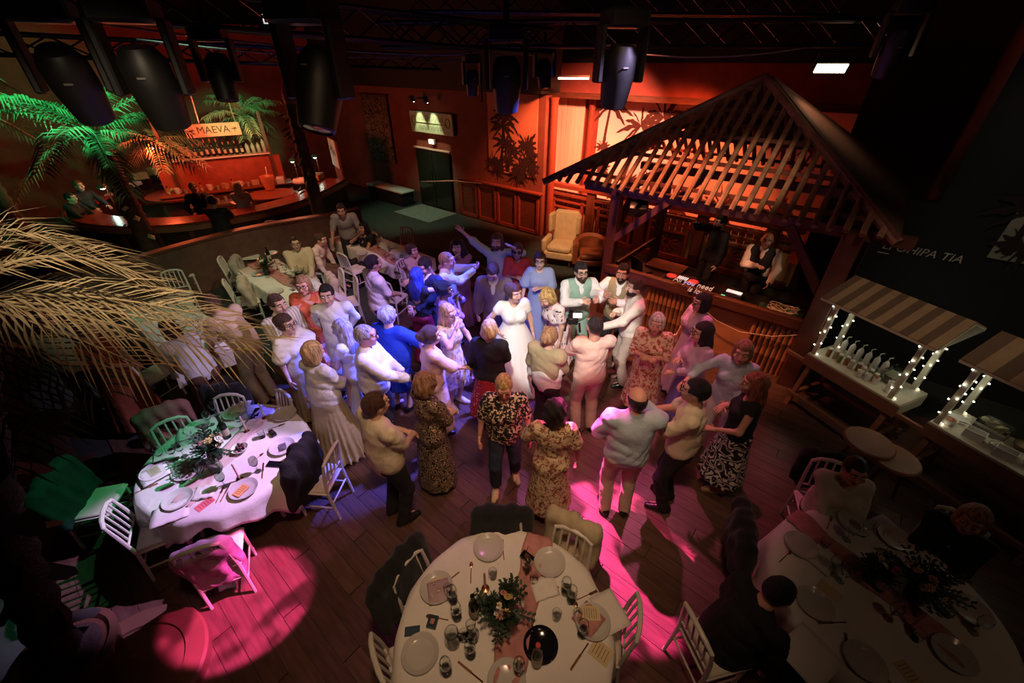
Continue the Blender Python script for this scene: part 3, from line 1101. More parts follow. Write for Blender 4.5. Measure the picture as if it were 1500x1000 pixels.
P('meadow_woman', 'long-haired blonde woman with glasses in pale flowered dress drinking', 657, 460, 1.68, 125, 'f', 1.0, 'fair', ('long', 'blond'), dress=(F['meadow'], dict(len=.5, r=.27, sl=.2, neck='v', pl=.06)), R='face', L='bent', glasses=1, shoe='white')
P('purple_woman', 'woman with dark gathered hair in purple flowered blouse raising a small glass', 652, 424, 1.66, 85, 'f', 1.1, 'dark', ('updo', 'black'), top=('blouse', F['purpleflower'], dict(sl=.5, wide=1.2)), bot=('skirt', F['burgundy'], dict(len=.3, r=.24)), R='face', L='face')
P('profile_man', 'man in white shirt clapping with raised hands in profile', 655, 382, 1.78, 95, 'm', 1.0, 'pink', ('short', 'sand'), top=('shirt', F['white']), bot=('trousers', F['grey']), R=(.10, .44, 1.52), L=(.08, .44, 1.50), palmR=(0, -1, 0.2), palmL=(0, -1, .2))
P('mauve_woman', 'woman with long dark curls in mauve dress holding her hands by her face', 670, 362, 1.72, 185, 'f', 1.0, 'fair', ('curlylong', 'dark'), dress=(F['mauve'], dict(len=.1, r=.27, sl=.75, neck='v')), R='face', L='cross')
P('cheer_man', 'long-haired man in pale blue shirt throwing one arm up', 728, 354, 1.80, 190, 'm', 1.0, 'fair', ('long', 'brown'), top=('shirt', F['sky'], dict(sl=.6)), bot=('trousers', F['sand']), R=(.55, .14, 1.80), L=(.31, .28, 1.64), beard='brown', palmR=(0, 1, .1))
P('red_woman', 'woman in coral red wrap dress with sunglasses on her face', 758, 368, 1.70, 185, 'f', 1.05, 'tan', ('bob', 'brown'), dress=(F['red'], dict(len=.3, r=.28, sl=.42, neck='v')), R='chest', L='down', glasses='sun')
P('peri_woman', 'woman in pale blue flutter-sleeved dress behind the bride', 791, 382, 1.70, 185, 'f', 1.08, 'fair', ('pony', 'brown'), dress=(F['periwinkle'], dict(len=.12, r=.28, sl=.4, wide=1.7, neck='v', pl=.06)), R='down', L='chest', glasses=1)
P('suit_man', 'man in taupe suit with lowered head', 722, 398, 1.80, 185, 'm', 1.0, 'fair', ('short', 'brown'), top=('shirt', F['white']), bot=('trousers', F['suit']), over=('jacket', F['suit']), R='down', L='down', pitch=38, lean=8)
P('bride', 'bride in white gown with a full tulle skirt, hand on her waist', 753, 430, 1.68, 165, 'f', 1.17, 'fair', ('updo', 'brown'), dress=(F['gown'], dict(len=.02, r=.60, sl=.17, neck='v', pl=.035, n=17, waist=1.12, asp=.95)), R='hip', L='down', yaw=-25, shoe=None)
P('sketch_woman', 'woman with blond bob bending forward in white dress with painted flowers', 801, 436, 1.70, 232, 'f', 1.0, 'fair', ('bob', 'blond'), dress=(F['sketch'], dict(len=.35, r=.26, sl=.3, neck='round')), R='down', L=(.22, .30, .75), lean=24, pitch=18)
P('groom', 'groom in sage green waistcoat and white shirt clapping his hands', 851, 398, 1.80, 168, 'm', 1.08, 'fair', ('crop', 'dark'), top=('shirt', F['white']), bot=('trousers', F['sage']), over=('vest', F['sage'], dict(hem=.80)), R=(.10, .36, 1.32), L=(.17, .37, 1.34), glasses=1, beard='brown', palmR=(-1, .1, 0), palmL=(1, .1, 0))
P('olive_man', 'man in olive waistcoat and white shirt clapping beside the groom', 912, 400, 1.78, 205, 'm', 1.05, 'tan', ('short', 'dark'), top=('shirt', F['white']), bot=('trousers', F['dark']), over=('vest', F['olive']), R=(.18, .36, 1.40), L=(.06, .36, 1.32), beard='dark', palmR=(-1, .1, 0), palmL=(1, .1, 0))
P('beard_man', 'bearded man in pink-lit shirt and pale trousers in profile by the bamboo bar', 931, 421, 1.80, 272, 'm', 1.02, 'fair', ('crop', 'brown'), top=('shirt', F['ivory']), bot=('trousers', F['sand']), R='chest', L='fwd', beard='dark')
P('rust_woman', 'elderly white-haired woman in cream and rust flowered dress', 962, 474, 1.66, 205, 'f', 1.15, 'pink', ('bobshort', 'white'), dress=(F['rustflower'], dict(len=.25, r=.28, sl=.5, neck='v')), R='chest', L='chest')
P('lilac_woman', 'woman with glasses and dark bob in belted lilac dress leaning on the bamboo bar', 1027, 443, 1.68, 262, 'f', 1.2, 'fair', ('bob', 'dark'), dress=(F['lilac'], dict(len=.12, r=.33, sl=.42, wide=1.4, neck='v', pl=.07, belt=F['beige'])), R='down', L='down', glasses=1)
P('violet_woman', 'woman with dark wavy hair in long blue pleated skirt', 1028, 487, 1.70, 268, 'f', 1.0, 'fair', ('wavy', 'dark'), top=('blouse', F['lilac'], dict(sl=.85, wide=1.2, neck='v')), bot=('skirt', F['violet'], dict(len=.08, r=.30, pl=.08, n=22)), R='chest', L='front', glasses=1)
P('bob_woman', 'woman with fair bob in grey-blue shirt talking at the right of the floor', 1088, 516, 1.70, 215, 'f', 1.05, 'pink', ('bob', 'sand'), top=('shirt', F['sky'], dict(sl=.8, hem=.84)), bot=('trousers', F['lightgrey']), R='out', L='front')
P('zebra_woman', 'red-haired woman in dark top and zebra-striped skirt', 1104, 563, 1.68, 290, 'f', 1.0, 'tan', ('long', 'red'), top=('blouse', F['black'], dict(sl=.08, neck='round')), bot=('skirt', F['zebra'], dict(len=.28, r=.30, pl=.06)), R='chest', L='bent', shoe='tan')
P('polo_man', 'man with dark hair and glasses in cream short-sleeved shirt and black trousers clapping', 1018, 573, 1.80, 300, 'm', 1.1, 'tan', ('short', 'black'), top=('shirt', F['cream'], dict(sl=.42, hem=.85)), bot=('trousers', F['dark']), R='clap', L='clap', glasses=1)
P('bald_man', 'balding man in pale blue shirt and beige trousers seen from behind', 933, 585, 1.77, 5, 'm', 1.22, 'pink', ('fringe', 'dark'), top=('shirt', F['sky']), bot=('trousers', F['sand']), R=(.13, .22, 1.42), L=(.17, .26, 1.06), belly=.04)
P('cream_woman', 'woman with short dark curls in cream flowered dress seen from behind', 813, 602, 1.64, 5, 'f', 1.1, 'tan', ('curly', 'dark'), dress=(F['creamflower'], dict(len=.22, r=.27, sl=.38, wide=1.4, neck='round', pl=.04)), R='down', L='bent', shoe='beige')
P('leopard_woman', 'woman with cropped blond hair in black spotted blouse and jeans facing the camera', 738, 566, 1.66, 178, 'f', 1.1, 'pink', ('short', 'blond'), top=('blouse', F['leopard'], dict(sl=.40, wide=1.15, hem=.80, neck='v', loose=.02)), bot=('jeans', F['denim'], dict(len=.14)), R='down', L='down', pitch=22, shoe='beige', feet=((.11, .13), (.13, -.12)))
P('squiggle_woman', 'woman with short curly hair in long black squiggle-printed dress', 625, 562, 1.64, 45, 'f', 1.15, 'fair', ('curly', 'sand'), dress=(F['squiggle'], dict(len=.10, r=.27, sl=.55, wide=1.2, neck='round', pl=.03)), R='front', L='front')
P('tee_man', 'man in cream polo shirt and black trousers seen from behind near the left table', 551, 592, 1.78, 42, 'm', 1.12, 'fair', ('short', 'brown'), top=('shirt', F['cream'], dict(sl=.42, hem=.82, loose=.02)), bot=('trousers', F['dark']), R='front', L='front', glasses=1, belly=.0)
P('polka_woman', 'woman with blond bob in red polka-dot dress and black cardigan seen from behind', 717, 482, 1.68, 10, 'f', 1.1, 'fair', ('bobshort', 'blond'), dress=(F['polka'], dict(len=.28, r=.31, sl=.4, neck='round', pl=.06)), over=('cardigan', F['black'], dict(hem=.94, sl=.6)), R='front', L='down')
P('phone_woman', 'woman with dark hair in pale pink blouse and skirt holding a phone', 631, 492, 1.68, 60, 'f', 1.05, 'fair', ('bun', 'brown'), top=('blouse', F['rose'], dict(sl=.5, wide=1.3, hem=.9)), bot=('skirt', F['pinkbeige'], dict(len=.15, r=.24)), R='fwd', L='front')
P('shawl_woman', 'elderly woman with pinned hair in olive shawl over white blouse seen from behind', 806, 493, 1.66, 35, 'f', 1.1, 'fair', ('bun', 'sand'), top=('blouse', F['white'], dict(sl=.95, hem=.86, loose=.03)), bot=('trousers', F['dark']), over=('shawl', F['olive'], dict(hem=1.0)), R='front', L='down')
P('film_man', 'man in pink-beige t-shirt and pale trousers filming the couple with a camera', 871, 478, 1.78, 350, 'm', 1.08, 'tan', ('buzz', 'dark'), top=('tee', F['pinkbeige'], dict(sl=.42, hem=.86)), bot=('trousers', F['sand']), R='phone', L='phone')
# at the tables behind the floor
P('lean_man', 'man in grey t-shirt leaning on the far end of the long table', 500, 308, 1.78, 165, 'm', 1.0, 'tan', ('short', 'dark'), top=('tee', F['grey']), bot=('trousers', F['dark']), R=(.34, .30, .95), L=(.30, .28, 1.0), lean=22)
P('long_hair_woman', 'dark long-haired woman sitting at the far end of the long table', 532, 334, 1.66, 205, 'f', .95, 'tan', ('long', 'black'), top=('blouse', F['black'], dict(sl=.2)), bot=('trousers', F['dark']), R='face', L='lap', sit=True)
P('seat_man', 'man with glasses in beige shirt sitting sideways between the long tables', 433, 357, 1.78, 150, 'm', 1.1, 'tan', ('buzz', 'dark'), top=('shirt', F['beige']), bot=('trousers', F['sand']), R='lap', L='lap', sit=True, glasses=1)
P('pink_guest', 'guest in pale top sitting bent forward at the long table', 470, 351, 1.68, 95, 'm', .95, 'pink', ('short', 'brown'), top=('shirt', F['rose']), bot=('trousers', F['brown']), R='table', L='table', sit=True, lean=15)
P('beige_woman', 'woman with tied brown hair in beige top sitting at the furthest table', 604, 367, 1.68, 120, 'f', 1.0, 'fair', ('bun', 'brown'), top=('blouse', F['pinkbeige'], dict(sl=.5)), bot=('trousers', F['sand']), R='lap', L='lap', sit=True)
P('bend_man', 'man in beige shirt and trousers bending over the table behind the dry fronds', 309, 446, 1.80, 285, 'm', 1.05, 'tan', ('short', 'brown'), top=('shirt', F['beige'], dict(sl=.42)), bot=('trousers', F['sand']), R=(.16, .50, 1.16), L='fwd', lean=24)
P('white_bend_woman', 'woman in white blouse and brown trousers bending over the table behind the fronds', 248, 482, 1.66, 300, 'f', 1.1, 'fair', ('bob', 'brown'), top=('blouse', F['white'], dict(sl=.5)), bot=('trousers', F['brown']), R='reach', L='reach', lean=26)
P('rust_dress_woman', 'woman in long rust dress standing behind the dry fronds', 125, 482, 1.68, 80, 'f', 1.15, 'tan', ('bun', 'brown'), dress=(F['rust'], dict(len=.12, r=.34, sl=.4)), R='front', L='front')
P('green_guest', 'guest in pale green blouse at the far left behind the fronds', 62, 472, 1.70, 110, 'f', 1.0, 'fair', ('bob', 'dark'), top=('blouse', F['palegreen'], dict(sl=.6)), bot=('trousers', F['dark']), R='front', L='front')
# in the dj hut
P('suit_dj', 'bearded man in dark suit behind the decks holding a hand to his ear', 1055, 326, 1.80, 262, 'm', 1.05, 'fair', ('crop', 'black'), top=('shirt', F['black']), bot=('trousers', F['black']), over=('jacket', F['black']), R=(.24, .36, 1.56), L='down', beard='black')
P('vest_dj', 'bald man in black waistcoat and white shirt behind the decks with hand on chest', 1124, 352, 1.78, 215, 'm', 1.1, 'tan', ('bald', 'dark'), top=('shirt', F['ivory']), bot=('trousers', F['black']), over=('vest', F['black']), R='chest', L=(.26, .22, .98))
# at the bar
P('barmaid', 'long-haired barmaid in grey t-shirt behind the bar seen from behind', 348, 274, 1.68, 340, 'f', .95, 'fair', ('long', 'sand'), top=('tee', F['grey'], dict(sl=.3)), bot=('trousers', F['black']), R='fwd', L='fwd')
P('black_barman', 'barman in black standing in front of the round bar', 322, 293, 1.74, 350, 'm', 1.05, 'tan', ('short', 'black'), top=('tee', F['black'], dict(sl=.42)), bot=('trousers', F['black']), R='fwd', L='fwd', at=(-6.75, 9.55, 0))
P('dark_barman', 'barman in dark shirt facing out behind the bar', 283, 275, 1.74, 150, 'm', 1.0, 'tan', ('short', 'brown'), top=('shirt', F['black']), bot=('trousers', F['black']), R='bent', L='fwd')
P('stool_man', 'bearded customer in dark clothes leaning on the left end of the bar', 115, 272, 1.74, 100, 'm', 1.0, 'tan', ('short', 'brown'), top=('shirt', F['black']), bot=('trousers', F['black']), R=(.2, .42, 1.12), L=(.15, .42, 1.12))
P('stool_woman', 'customer in black leaning over the left end of the bar', 104, 290, 1.66, 85, 'f', 1.0, 'fair', ('short', 'dark'), top=('shirt', F['black']), bot=('trousers', F['black']), R=(.2, .42, 1.1), L=(.15, .42, 1.12), lean=10)
# right-hand round table
P('scarf_woman', 'woman in cream jacket and striped scarf sitting behind the right round table', 1252, 690, 1.66, 200, 'f', 1.15, 'pink', ('short', 'dark'), top=('blouse', F['ivory'], dict(sl=.9, loose=.02)), bot=('trousers', F['dark']), R='lap', L='front', sit=True)
P('hat_guest', 'guest with fair hair in dark clothes sitting at the right edge of the photo', 1424, 762, 1.66, 235, 'f', 1.1, 'tan', ('bob', 'sand'), top=('shirt', F['black']), bot=('trousers', F['black']), R='lap', L='lap', sit=True)
P('black_guest', 'guest in black hunched over the right round table on a white chair', 1140, 868, 1.70, 78, 'm', 1.15, 'pink', ('short', 'black'), top=('shirt', F['black']), bot=('trousers', F['black']), R='table', L='table', sit=True, lean=20, pitch=10)
# ------------------------------------------------------------ the room
def struct(name, o):
    o.name = name
    return tag(o, kind='structure')


def uvbox(mb, u0, u1, v0, v1, z0, z1, ch=0):
    return mb.box(((u0 + u1) / 2, (v0 + v1) / 2, (z0 + z1) / 2), (u1 - u0, v1 - v0, z1 - z0), ch=ch)


def ub(name, mat, u0, u1, v0, v1, z0, z1, parent=None, ch=0):
    """a box in room axes"""
    c = wp((u0 + u1) / 2, (v0 + v1) / 2, 0)
    mb = MB().box((0, 0, (z0 + z1) / 2), (u1 - u0, v1 - v0, z1 - z0), ch=ch)
    if parent is None:
        return mb.build(name, mat, None, c, RU)
    o = mb.build(name, mat, parent)
    o.matrix_local = parent.matrix_basis.inverted() @ Matrix.Translation(c) @ Matrix.Rotation(RU, 4, 'Z')
    return o


W_ = dict(
    floor=M('dark carpet', (.035, .04, .032), .8, scale=5, bump=.2), wall=M('ochre plaster', (.15, .052, .032), .8, scale=3, bump=.1),
    redwall=M('dark red plaster', (.22, .045, .028), .8, scale=3, bump=.1), black=M('black paint', (.009, .009, .009), .7),
    canvas=M('mural sky', (.72, .50, .36), .8, var=.12, scale=1.2), paint=M('mural paint', (.06, .018, .012), .8),
    greycanvas=M('grey mural canvas', (.30, .28, .22), .85, var=.1, scale=2), wood=M('dark stained wood', (.10, .035, .018), .45, var=.3, scale=4, stretch=(1, 8, 8), bump=.15),
    redwood=M('red stained wood', (.19, .046, .024), .4, var=.25, scale=4, stretch=(1, 8, 8), bump=.1), board=M('warm pine boards', (.50, .25, .12), .6, var=.15, scale=5, stretch=(1, 1, .1)),
    curtain=M('pale curtain', (.70, .52, .40), .8, var=.08, scale=6, stretch=(1, 1, .08)), whitewood=M('white painted wood', (.62, .58, .50), .45, var=.06),
)
fl = struct('floor', MB().box((0, 6, -.06), (44, 44, .1)).build('floor', W_['floor']))
pls = [MB().box((0, 0, 0), (1.99, .161, .02)).mesh('plank', M('floor plank %d' % i, c, .34, var=.3, scale=3, stretch=(1, 9, 1), bump=.12))
       for i, c in enumerate(((.098, .050, .036), (.084, .042, .031), (.112, .058, .041), (.092, .046, .033)))]
for r in range(52):
    for k in range(5):
        u = -6.6 + 2 * k + (r * .73) % 1.9
        v = -1.4 + .165 * r
        link('plank', random.choice(pls), fl, wp(u, v, random.uniform(-.0015, .001)), RU)
bw = struct('wall_back', ub('wall_back', W_['wall'], -20.2, -7.0, 9.65, 9.9, -.05, 3.55))
struct('wall_left', ub('wall_left', W_['redwall'], -20.4, -20.2, -8, 9.9, -.05, 7))
struct('wall_stage', ub('wall_stage', W_['redwall'], -9.3, 5, 12.3, 12.5, -.05, 7))
struct('wall_stage_side', ub('wall_side', W_['redwall'], -9.3, -9.1, 9.9, 12.3, -.05, 7))
struct('wall_right', ub('wall_right', W_['black'], .75, 11, 8.25, 8.45, -.05, 7))
WD_ = M('dark brown plaster', (.045, .016, .010), .8)
struct('wall_wing', ub('wall_wing', WD_, -.7, .9, 10.55, 10.7, -.05, 7))
struct('wall_wing_side', ub('wall_wing_side', WD_, .75, .9, 8.45, 10.55, -.05, 7))
struct('wall_end', ub('wall_end', W_['black'], 10.8, 11, -8, 8.25, -.05, 7))
struct('wall_rear', ub('wall_rear', W_['black'], -20.4, 11, -8.2, -8, -.05, 7))
struct('ceiling', ub('ceiling', W_['black'], -20.4, 11, -8, 12.5, 6.8, 6.9))
struct('trim_1', ub('trim_1', W_['black'], -20.2, -9.1, 9.45, 9.9, 3.55, 6.8))
struct('trim_2', ub('trim_2', W_['redwall'], -9.1, -.7, 11.4, 12.3, 3.42, 4.2))
struct('trim_5', ub('trim_5', W_['black'], -9.1, 11, 11.3, 12.3, 4.2, 6.8))       # black box added above the soffit, stands for the dark there
struct('trim_3', ub('trim_3', W_['wood'], -9.1, -.7, 11.36, 11.40, 3.38, 3.52))
struct('trim_4', ub('trim_4', W_['black'], -9.1, -6.9, 9.3, 10.1, 3.58, 6.8))
stg = struct('floor_stage', ub('floor_stage', W_['board'], -9.1, -.7, 10.5, 12.3, .0, .55))
# platform of wainscot doors between the entrance and the stage
wn = tag(thing('wainscot', 'dark wooden wainscot of framed panels right of the entrance door', 'wainscot', wp(-10.3, 9.65), RU))
MB().box((1.65, -.03, .58), (3.3, .06, 1.16)).build('backing', W_['wood'], wn)
MB().box((1.65, -.08, 1.18), (3.36, .16, .06), ch=.01).build('cap_rail', W_['redwood'], wn)
for i in range(4):
    m = MB()
    x = .1 + i * .8
    for q in ((x, .06), (x + .68, .06)):
        m.box((q[0] + .03, -.08, .58), (.07, .05, 1.1))
    for z in (.08, 1.06):
        m.box((x + .37, -.08, z), (.75, .05, .09))
    m.build('panel_frame', W_['redwood'], wn)
MB().tube([(-1.2, -.6, .95), (.3, -.5, 1.18), (1.3, -.35, 1.22)], .018, 8).build('handrail', M('steel rail', (.5, .45, .4), .3, .8), wn)
# entrance
door = struct('door_1', thing('door_1', None, None, wp(-12.28, 9.63), RU))
MB().box((.83, -.02, .92), (1.66, .04, 1.84)).build('opening', M('door dark', (.006, .007, .006), .3), door)
for x in (.42, 1.25):
    MB().box((x, -.05, .91), (.80, .03, 1.76), ch=.008).build('door_leaf', M('dark glass door', (.012, .016, .012), .08), door)
    MB().tube([(x + (.34 if x < .8 else -.34), -.10, .7), (x + (.34 if x < .8 else -.34), -.10, 1.2)], .014, 6).build('door_handle', M('steel', (.5, .5, .5), .25, 1), door)
MB().box((.83, -.05, 1.87), (1.78, .05, .05)).build('door_head', W_['whitewood'], door)
sg = thing('hanging_sign', 'pale green painted sign with two worn lines of lettering over the entrance', 'sign', wp(-12.26, 9.6), RU)
MB().box((.97, -.06, 2.64), (1.96, .06, .60), rx=.06, ch=.01).build('board', M('pale green board', (.34, .56, .38), .5, var=.15, scale=3), sg)
dk = M('faded green lettering', (.07, .14, .09), .7)
m = MB()                                     # two lines of worn, unreadable strokes between two round emblems
for row, z_, h_, n_ in ((0, 2.77, .17, 15), (1, 2.50, .13, 17)):
    for i in range(n_):
        x_ = .40 + 1.14 * i / (n_ - 1)
        m.box((x_, -.102 + .018 * row, z_ + .01 * sin(i * 2.3)), (.016, .006, h_ * (.6 + .4 * abs(sin(i * 1.7)))), ry=.25 * sin(i * 3.1))
for x_ in (.18, 1.76):
    m.tube([(x_ + .10 * cos(t), -.10, 2.68 + .13 * sin(t)) for t in np.linspace(0, 2 * pi, 15)], .012, 4)
m.build('lettering', dk, sg)
MB().box((.97, -.10, 2.635), (1.5, .01, .012)).build('rule', dk, sg)
ex = thing('exit_light', 'small white emergency light box between sign and door', 'light', wp(-11.36, 9.6), RU)
MB().box((0, -.04, 2.10), (.26, .07, .15), ch=.008).build('housing', W_['whitewood'], ex)
MB().box((0, -.082, 2.10), (.22, .012, .11)).build('diffuser', M('emergency lamp', (.95, .95, .85), emit=2.2), ex)
dl = thing('wall_spotlight', 'twin spotlight bracketed on the wall above the green sign', 'lamp', wp(-11.45, 9.6), RU)
MB().tube([(0, .02, 3.32), (0, -.35, 3.32)], .02, 8).build('bracket', W_['black'], dl)
for x in (-.32, .32):
    MB().tube([(0, -.35, 3.32), (x, -.35, 3.32)], .015, 6).tube([(x, -.35, 3.36), (x, -.30, 3.22)], [.07, .075], 12).build('lamp_head', W_['black'], dl)
    MB().ball((x, -.298, 3.21), (.055, .055, .012), 10, 4).build('lens', M('sign lamp', (1, .95, .8), emit=6), dl)
# woven hanging
tp = thing('wall_hanging', 'tall brown block-printed cloth hanging on the wall left of the entrance', 'hanging', wp(-15.0, 9.6), RU)
m = MB()
for i in range(13):
    for j in range(2):
        x = i * 1.5 / 12
        m.v.append((x, -.03 - .025 * sin(i * 1.3), 1.17 + j * 2.1))
m.f = [(i * 2, i * 2 + 2, i * 2 + 3, i * 2 + 1) for i in range(12)]
o = m.build('cloth', M('block printed cloth', (.20, .15, .095), .9, pat=[('band', (.035, .022, .014), 5, 30, .1)]), tp)
o.modifiers.new('s', 'SOLIDIFY').thickness = .012
MB().tube([(-.08, -.04, 3.29), (1.58, -.04, 3.29)], .02, 8).build('pole', W_['wood'], tp)
# bench by the entrance
bn = thing('bench', 'low dark bench with a pale top beside the entrance', 'bench', wp(-14.4, 9.0), RU)
MB().box((1.0, .1, .47), (2.1, .55, .06), ch=.01).build('seat', W_['whitewood'], bn)
MB().box((1.0, .1, .22), (2.0, .5, .44)).build('base', W_['black'], bn)
mt_ = tag(ub('doormat', M('pale mat', (.20, .23, .19), .9), -12.2, -10.4, 8.3, 9.5, -.009, .004), 'pale rectangular doormat in front of the entrance', 'mat')
pf = tag(MB().lathe([(0, .0), (1.5, .0), (1.5, .10), (1.48, .12), (0, .12)], 40).build('round_platform', W_['floor'], None, G(650, 362, 0)), 'low round carpeted step in front of the entrance', 'platform')


# ------------------------------------------------------------ murals: painted palms on flat canvas
def leafpoly(m, x, z, ang, ln, wd, y, drop=.35):
    n = 6
    up, dn = [], []
    for i in range(n + 1):
        t = i / n
        px = x + ln * t * cos(ang)
        pz = z + ln * t * sin(ang) - drop * ln * t * t
        w = wd * sin(pi * min(t * .92 + .08, 1)) * (1 if i % 2 else .55)
        up.append((px - w * sin(ang) * .4, y, pz + w * .5))
        dn.append((px + w * sin(ang) * .4, y, pz - w))
    b = len(m.v)
    m.v += up + dn
    m.f += [(b + i, b + i + 1, b + n + 2 + i, b + n + 1 + i) for i in range(n)]


def painted_palm(parent, x, z0, top, bend, y, size, mat, n=9):
    m = MB()
    k = 8
    for i in range(k + 1):
        t = i / k
        cx = x + bend * t * t
        w = .045 * size * (1.3 - .7 * t)
        m.v += [(cx - w, y, z0 + (top - z0) * t), (cx + w, y, z0 + (top - z0) * t)]
    m.f += [(2 * i, 2 * i + 1, 2 * i + 3, 2 * i + 2) for i in range(k)]
    for i in range(n):
        a = -.5 + (pi + 1.0) * i / (n - 1)
        leafpoly(m, x + bend, top, a, .62 * size * random.uniform(.8, 1.1), .10 * size, y - .0015 * (i + 1))
    return m.build('painted_palm', mat, parent, smooth=0)


def painted_bush(parent, x, z, r, y, mat):
    m = MB()
    for i in range(14):
        a = 2 * pi * i / 14
        leafpoly(m, x, z, a, r * random.uniform(.6, 1.1), r * .22, y - .001 * i, .1)
    return m.build('painted_bush', mat, parent, smooth=0)


m1 = thing('mural', 'narrow dark mural of palms at sunset left of the stage curtain', 'mural', wp(-8.95, 9.64), RU)
MB().box((.86, -.012, 2.55), (1.74, .02, 1.98)).build('canvas', M('sunset sky', (.46, .20, .12), .8, var=.25, scale=.9), m1)
pk = M('mural black paint', (.022, .010, .009), .8)
for a in ((.5, 1.6, 3.05, .1, .9), (.68, 1.6, 2.75, -.15, .8), (.42, 1.6, 2.35, .2, .8), (.75, 1.6, 2.2, .1, .65)):
    painted_palm(m1, a[0], a[1], a[2], a[3], -.026, a[4], pk)
for a in ((1.4, 2.35, .45), (1.5, 1.9, .5), (.2, 1.8, .35), (1.2, 1.75, .35), (.75, 1.95, .3), (.4, 1.66, .3), (1.1, 1.62, .4)):
    painted_bush(m1, a[0], a[1], a[2], -.03, pk)
m2 = thing('mural', 'large orange-lit mural of leaning palms behind the stage and hut', 'mural', wp(-6.95, 12.28), RU)
MB().box((3.1, -.012, 2.0), (6.2, .02, 2.9)).build('canvas', M('stage mural sky', (.72, .55, .50), .8, var=.12, scale=1.2), m2)
for a in ((.6, .9, 2.75, .75, 1.1), (1.0, .9, 3.0, .95, 1.15), (.2, .9, 3.2, .15, 1.2), (2.2, .9, 2.95, .6, .9), (3.4, .9, 2.9, -.4, 1.0), (4.6, .9, 2.9, .5, 1.1), (5.3, .9, 2.8, .4, .8)):
    painted_palm(m2, a[0], a[1], a[2], a[3], -.026, a[4], W_['paint'])
for a in ((.25, 2.1, .3), (.3, 1.5, .35), (1.25, 1.25, .35), (1.9, 1.4, .5), (.9, .85, .5), (2.6, .9, .6), (4.0, 1.0, .6), (5.3, 1.0, .6)):
    painted_bush(m2, a[0], a[1], a[2], -.03, W_['paint'])
m3 = thing('mural', 'dim grey mural of bowing palms on the right-hand wall', 'mural', wp(.8, 8.24), RU)
MB().box((3.2, -.012, 2.95), (5.0, .02, 1.85)).build('canvas', W_['greycanvas'], m3)
for a in ((1.0, 2.1, 3.25, .4, 1.05), (1.15, 2.1, 2.95, .75, 1.0), (.85, 2.1, 2.7, .0, .8)):
    painted_palm(m3, a[0], a[1], a[2], a[3], -.026, a[4], pk)
for a in ((.95, 2.25, .35), (1.4, 2.2, .3), (1.2, 2.7, .16)):
    painted_bush(m3, a[0], a[1], a[2], -.03, pk)
wl = thing('wall_lettering', 'dim hand-painted capital lettering on the black wall under the grey mural', 'lettering', wp(.45, 8.22), RU)
text('lettering', "EI OHIPA TIA", .155, M('chalk white', (.55, .52, .46), .8), wl, (.40, -.01, 1.93), (pi / 2, 0, 0), .003, shear=.2)
struct('wall_return', ub('wall_return', W_['black'], .25, .76, 8.25, 8.45, -.05, 2.6))
MB().box((.0, -.006, 1.82), (.14, .006, .012)).build('underline', M('chalk white', (.55, .52, .46), .8), wl)
wm = thing('white_mural', 'bright white canvas with grey palm strokes left of the wall hanging', 'canvas', G(497, 262, .9), radians(-58))
wm.location.z = 0
MB().box((0, 0, 1.72), (.95, .03, .85)).build('canvas', M('white canvas', (.60, .62, .54), .8), wm)
for a in ((-.15, 1.35, 1.85, .05, .45), (.1, 1.35, 1.75, .1, .35)):
    painted_palm(wm, a[0], a[1], a[2], a[3], -.02, a[4], M('grey paint', (.12, .14, .12), .8))
MB().box((0, .05, 1.0), (1.0, .04, 2.2)).build('screen', W_['redwall'], wm)
# stage curtain, posts, balustrade
cu = thing('stage_curtain', 'pale wooden-slat curtain hanging left of the stage mural', 'curtain', wp(-8.85, 12.2), RU)
for i in range(9):
    a, b, c, d = .16 * i + .03, .16 * i + .185, random.uniform(-.02, .02), random.uniform(-.05, -.02)
    MB().box((a + .08, d, 2.02), (.152, .025, 2.75), rz=c * 4).build('slat', W_['curtain'], cu, smooth=0)
MB().tube([(-.05, -.02, 3.40), (1.6, -.02, 3.40)], .025, 8).build('rod', W_['wood'], cu)
for lab, u, v in (('dark round post between the small mural and the curtain', -6.84, 9.8), ('red-lit round post between the curtain and the stage mural', -7.05, 12.0)):
    o = MB().lathe([(.11, 0), (.12, .1), (.10, .3), (.095, 3.4), (.12, 3.5)], 16).build('stage_post', W_['redwood'], None, wp(u, v))
    tag(o, lab, 'post')
bl = thing('stage_balustrade', 'red-lit carved wooden balustrade in front of the stage', 'balustrade', wp(-7.45, 10.3), RU)
LN = 6.7
MB().box((LN / 2, 0, 1.33), (LN, .20, .12), ch=.015).build('top_rail', W_['redwood'], bl)
MB().box((LN / 2, .02, 1.08), (LN, .10, .08), ch=.01).build('rail', W_['redwood'], bl)
MB().box((LN / 2, .02, .90), (LN, .06, .05)).build('rail', W_['redwood'], bl)
MB().box((LN / 2, .02, .08), (LN, .12, .14)).build('rail', W_['redwood'], bl)
for i in range(41):
    MB().box((.08 + i * .16, .16, .58), (.15, .02, 1.1)).build('back_board', W_['board'], bl, smooth=0)
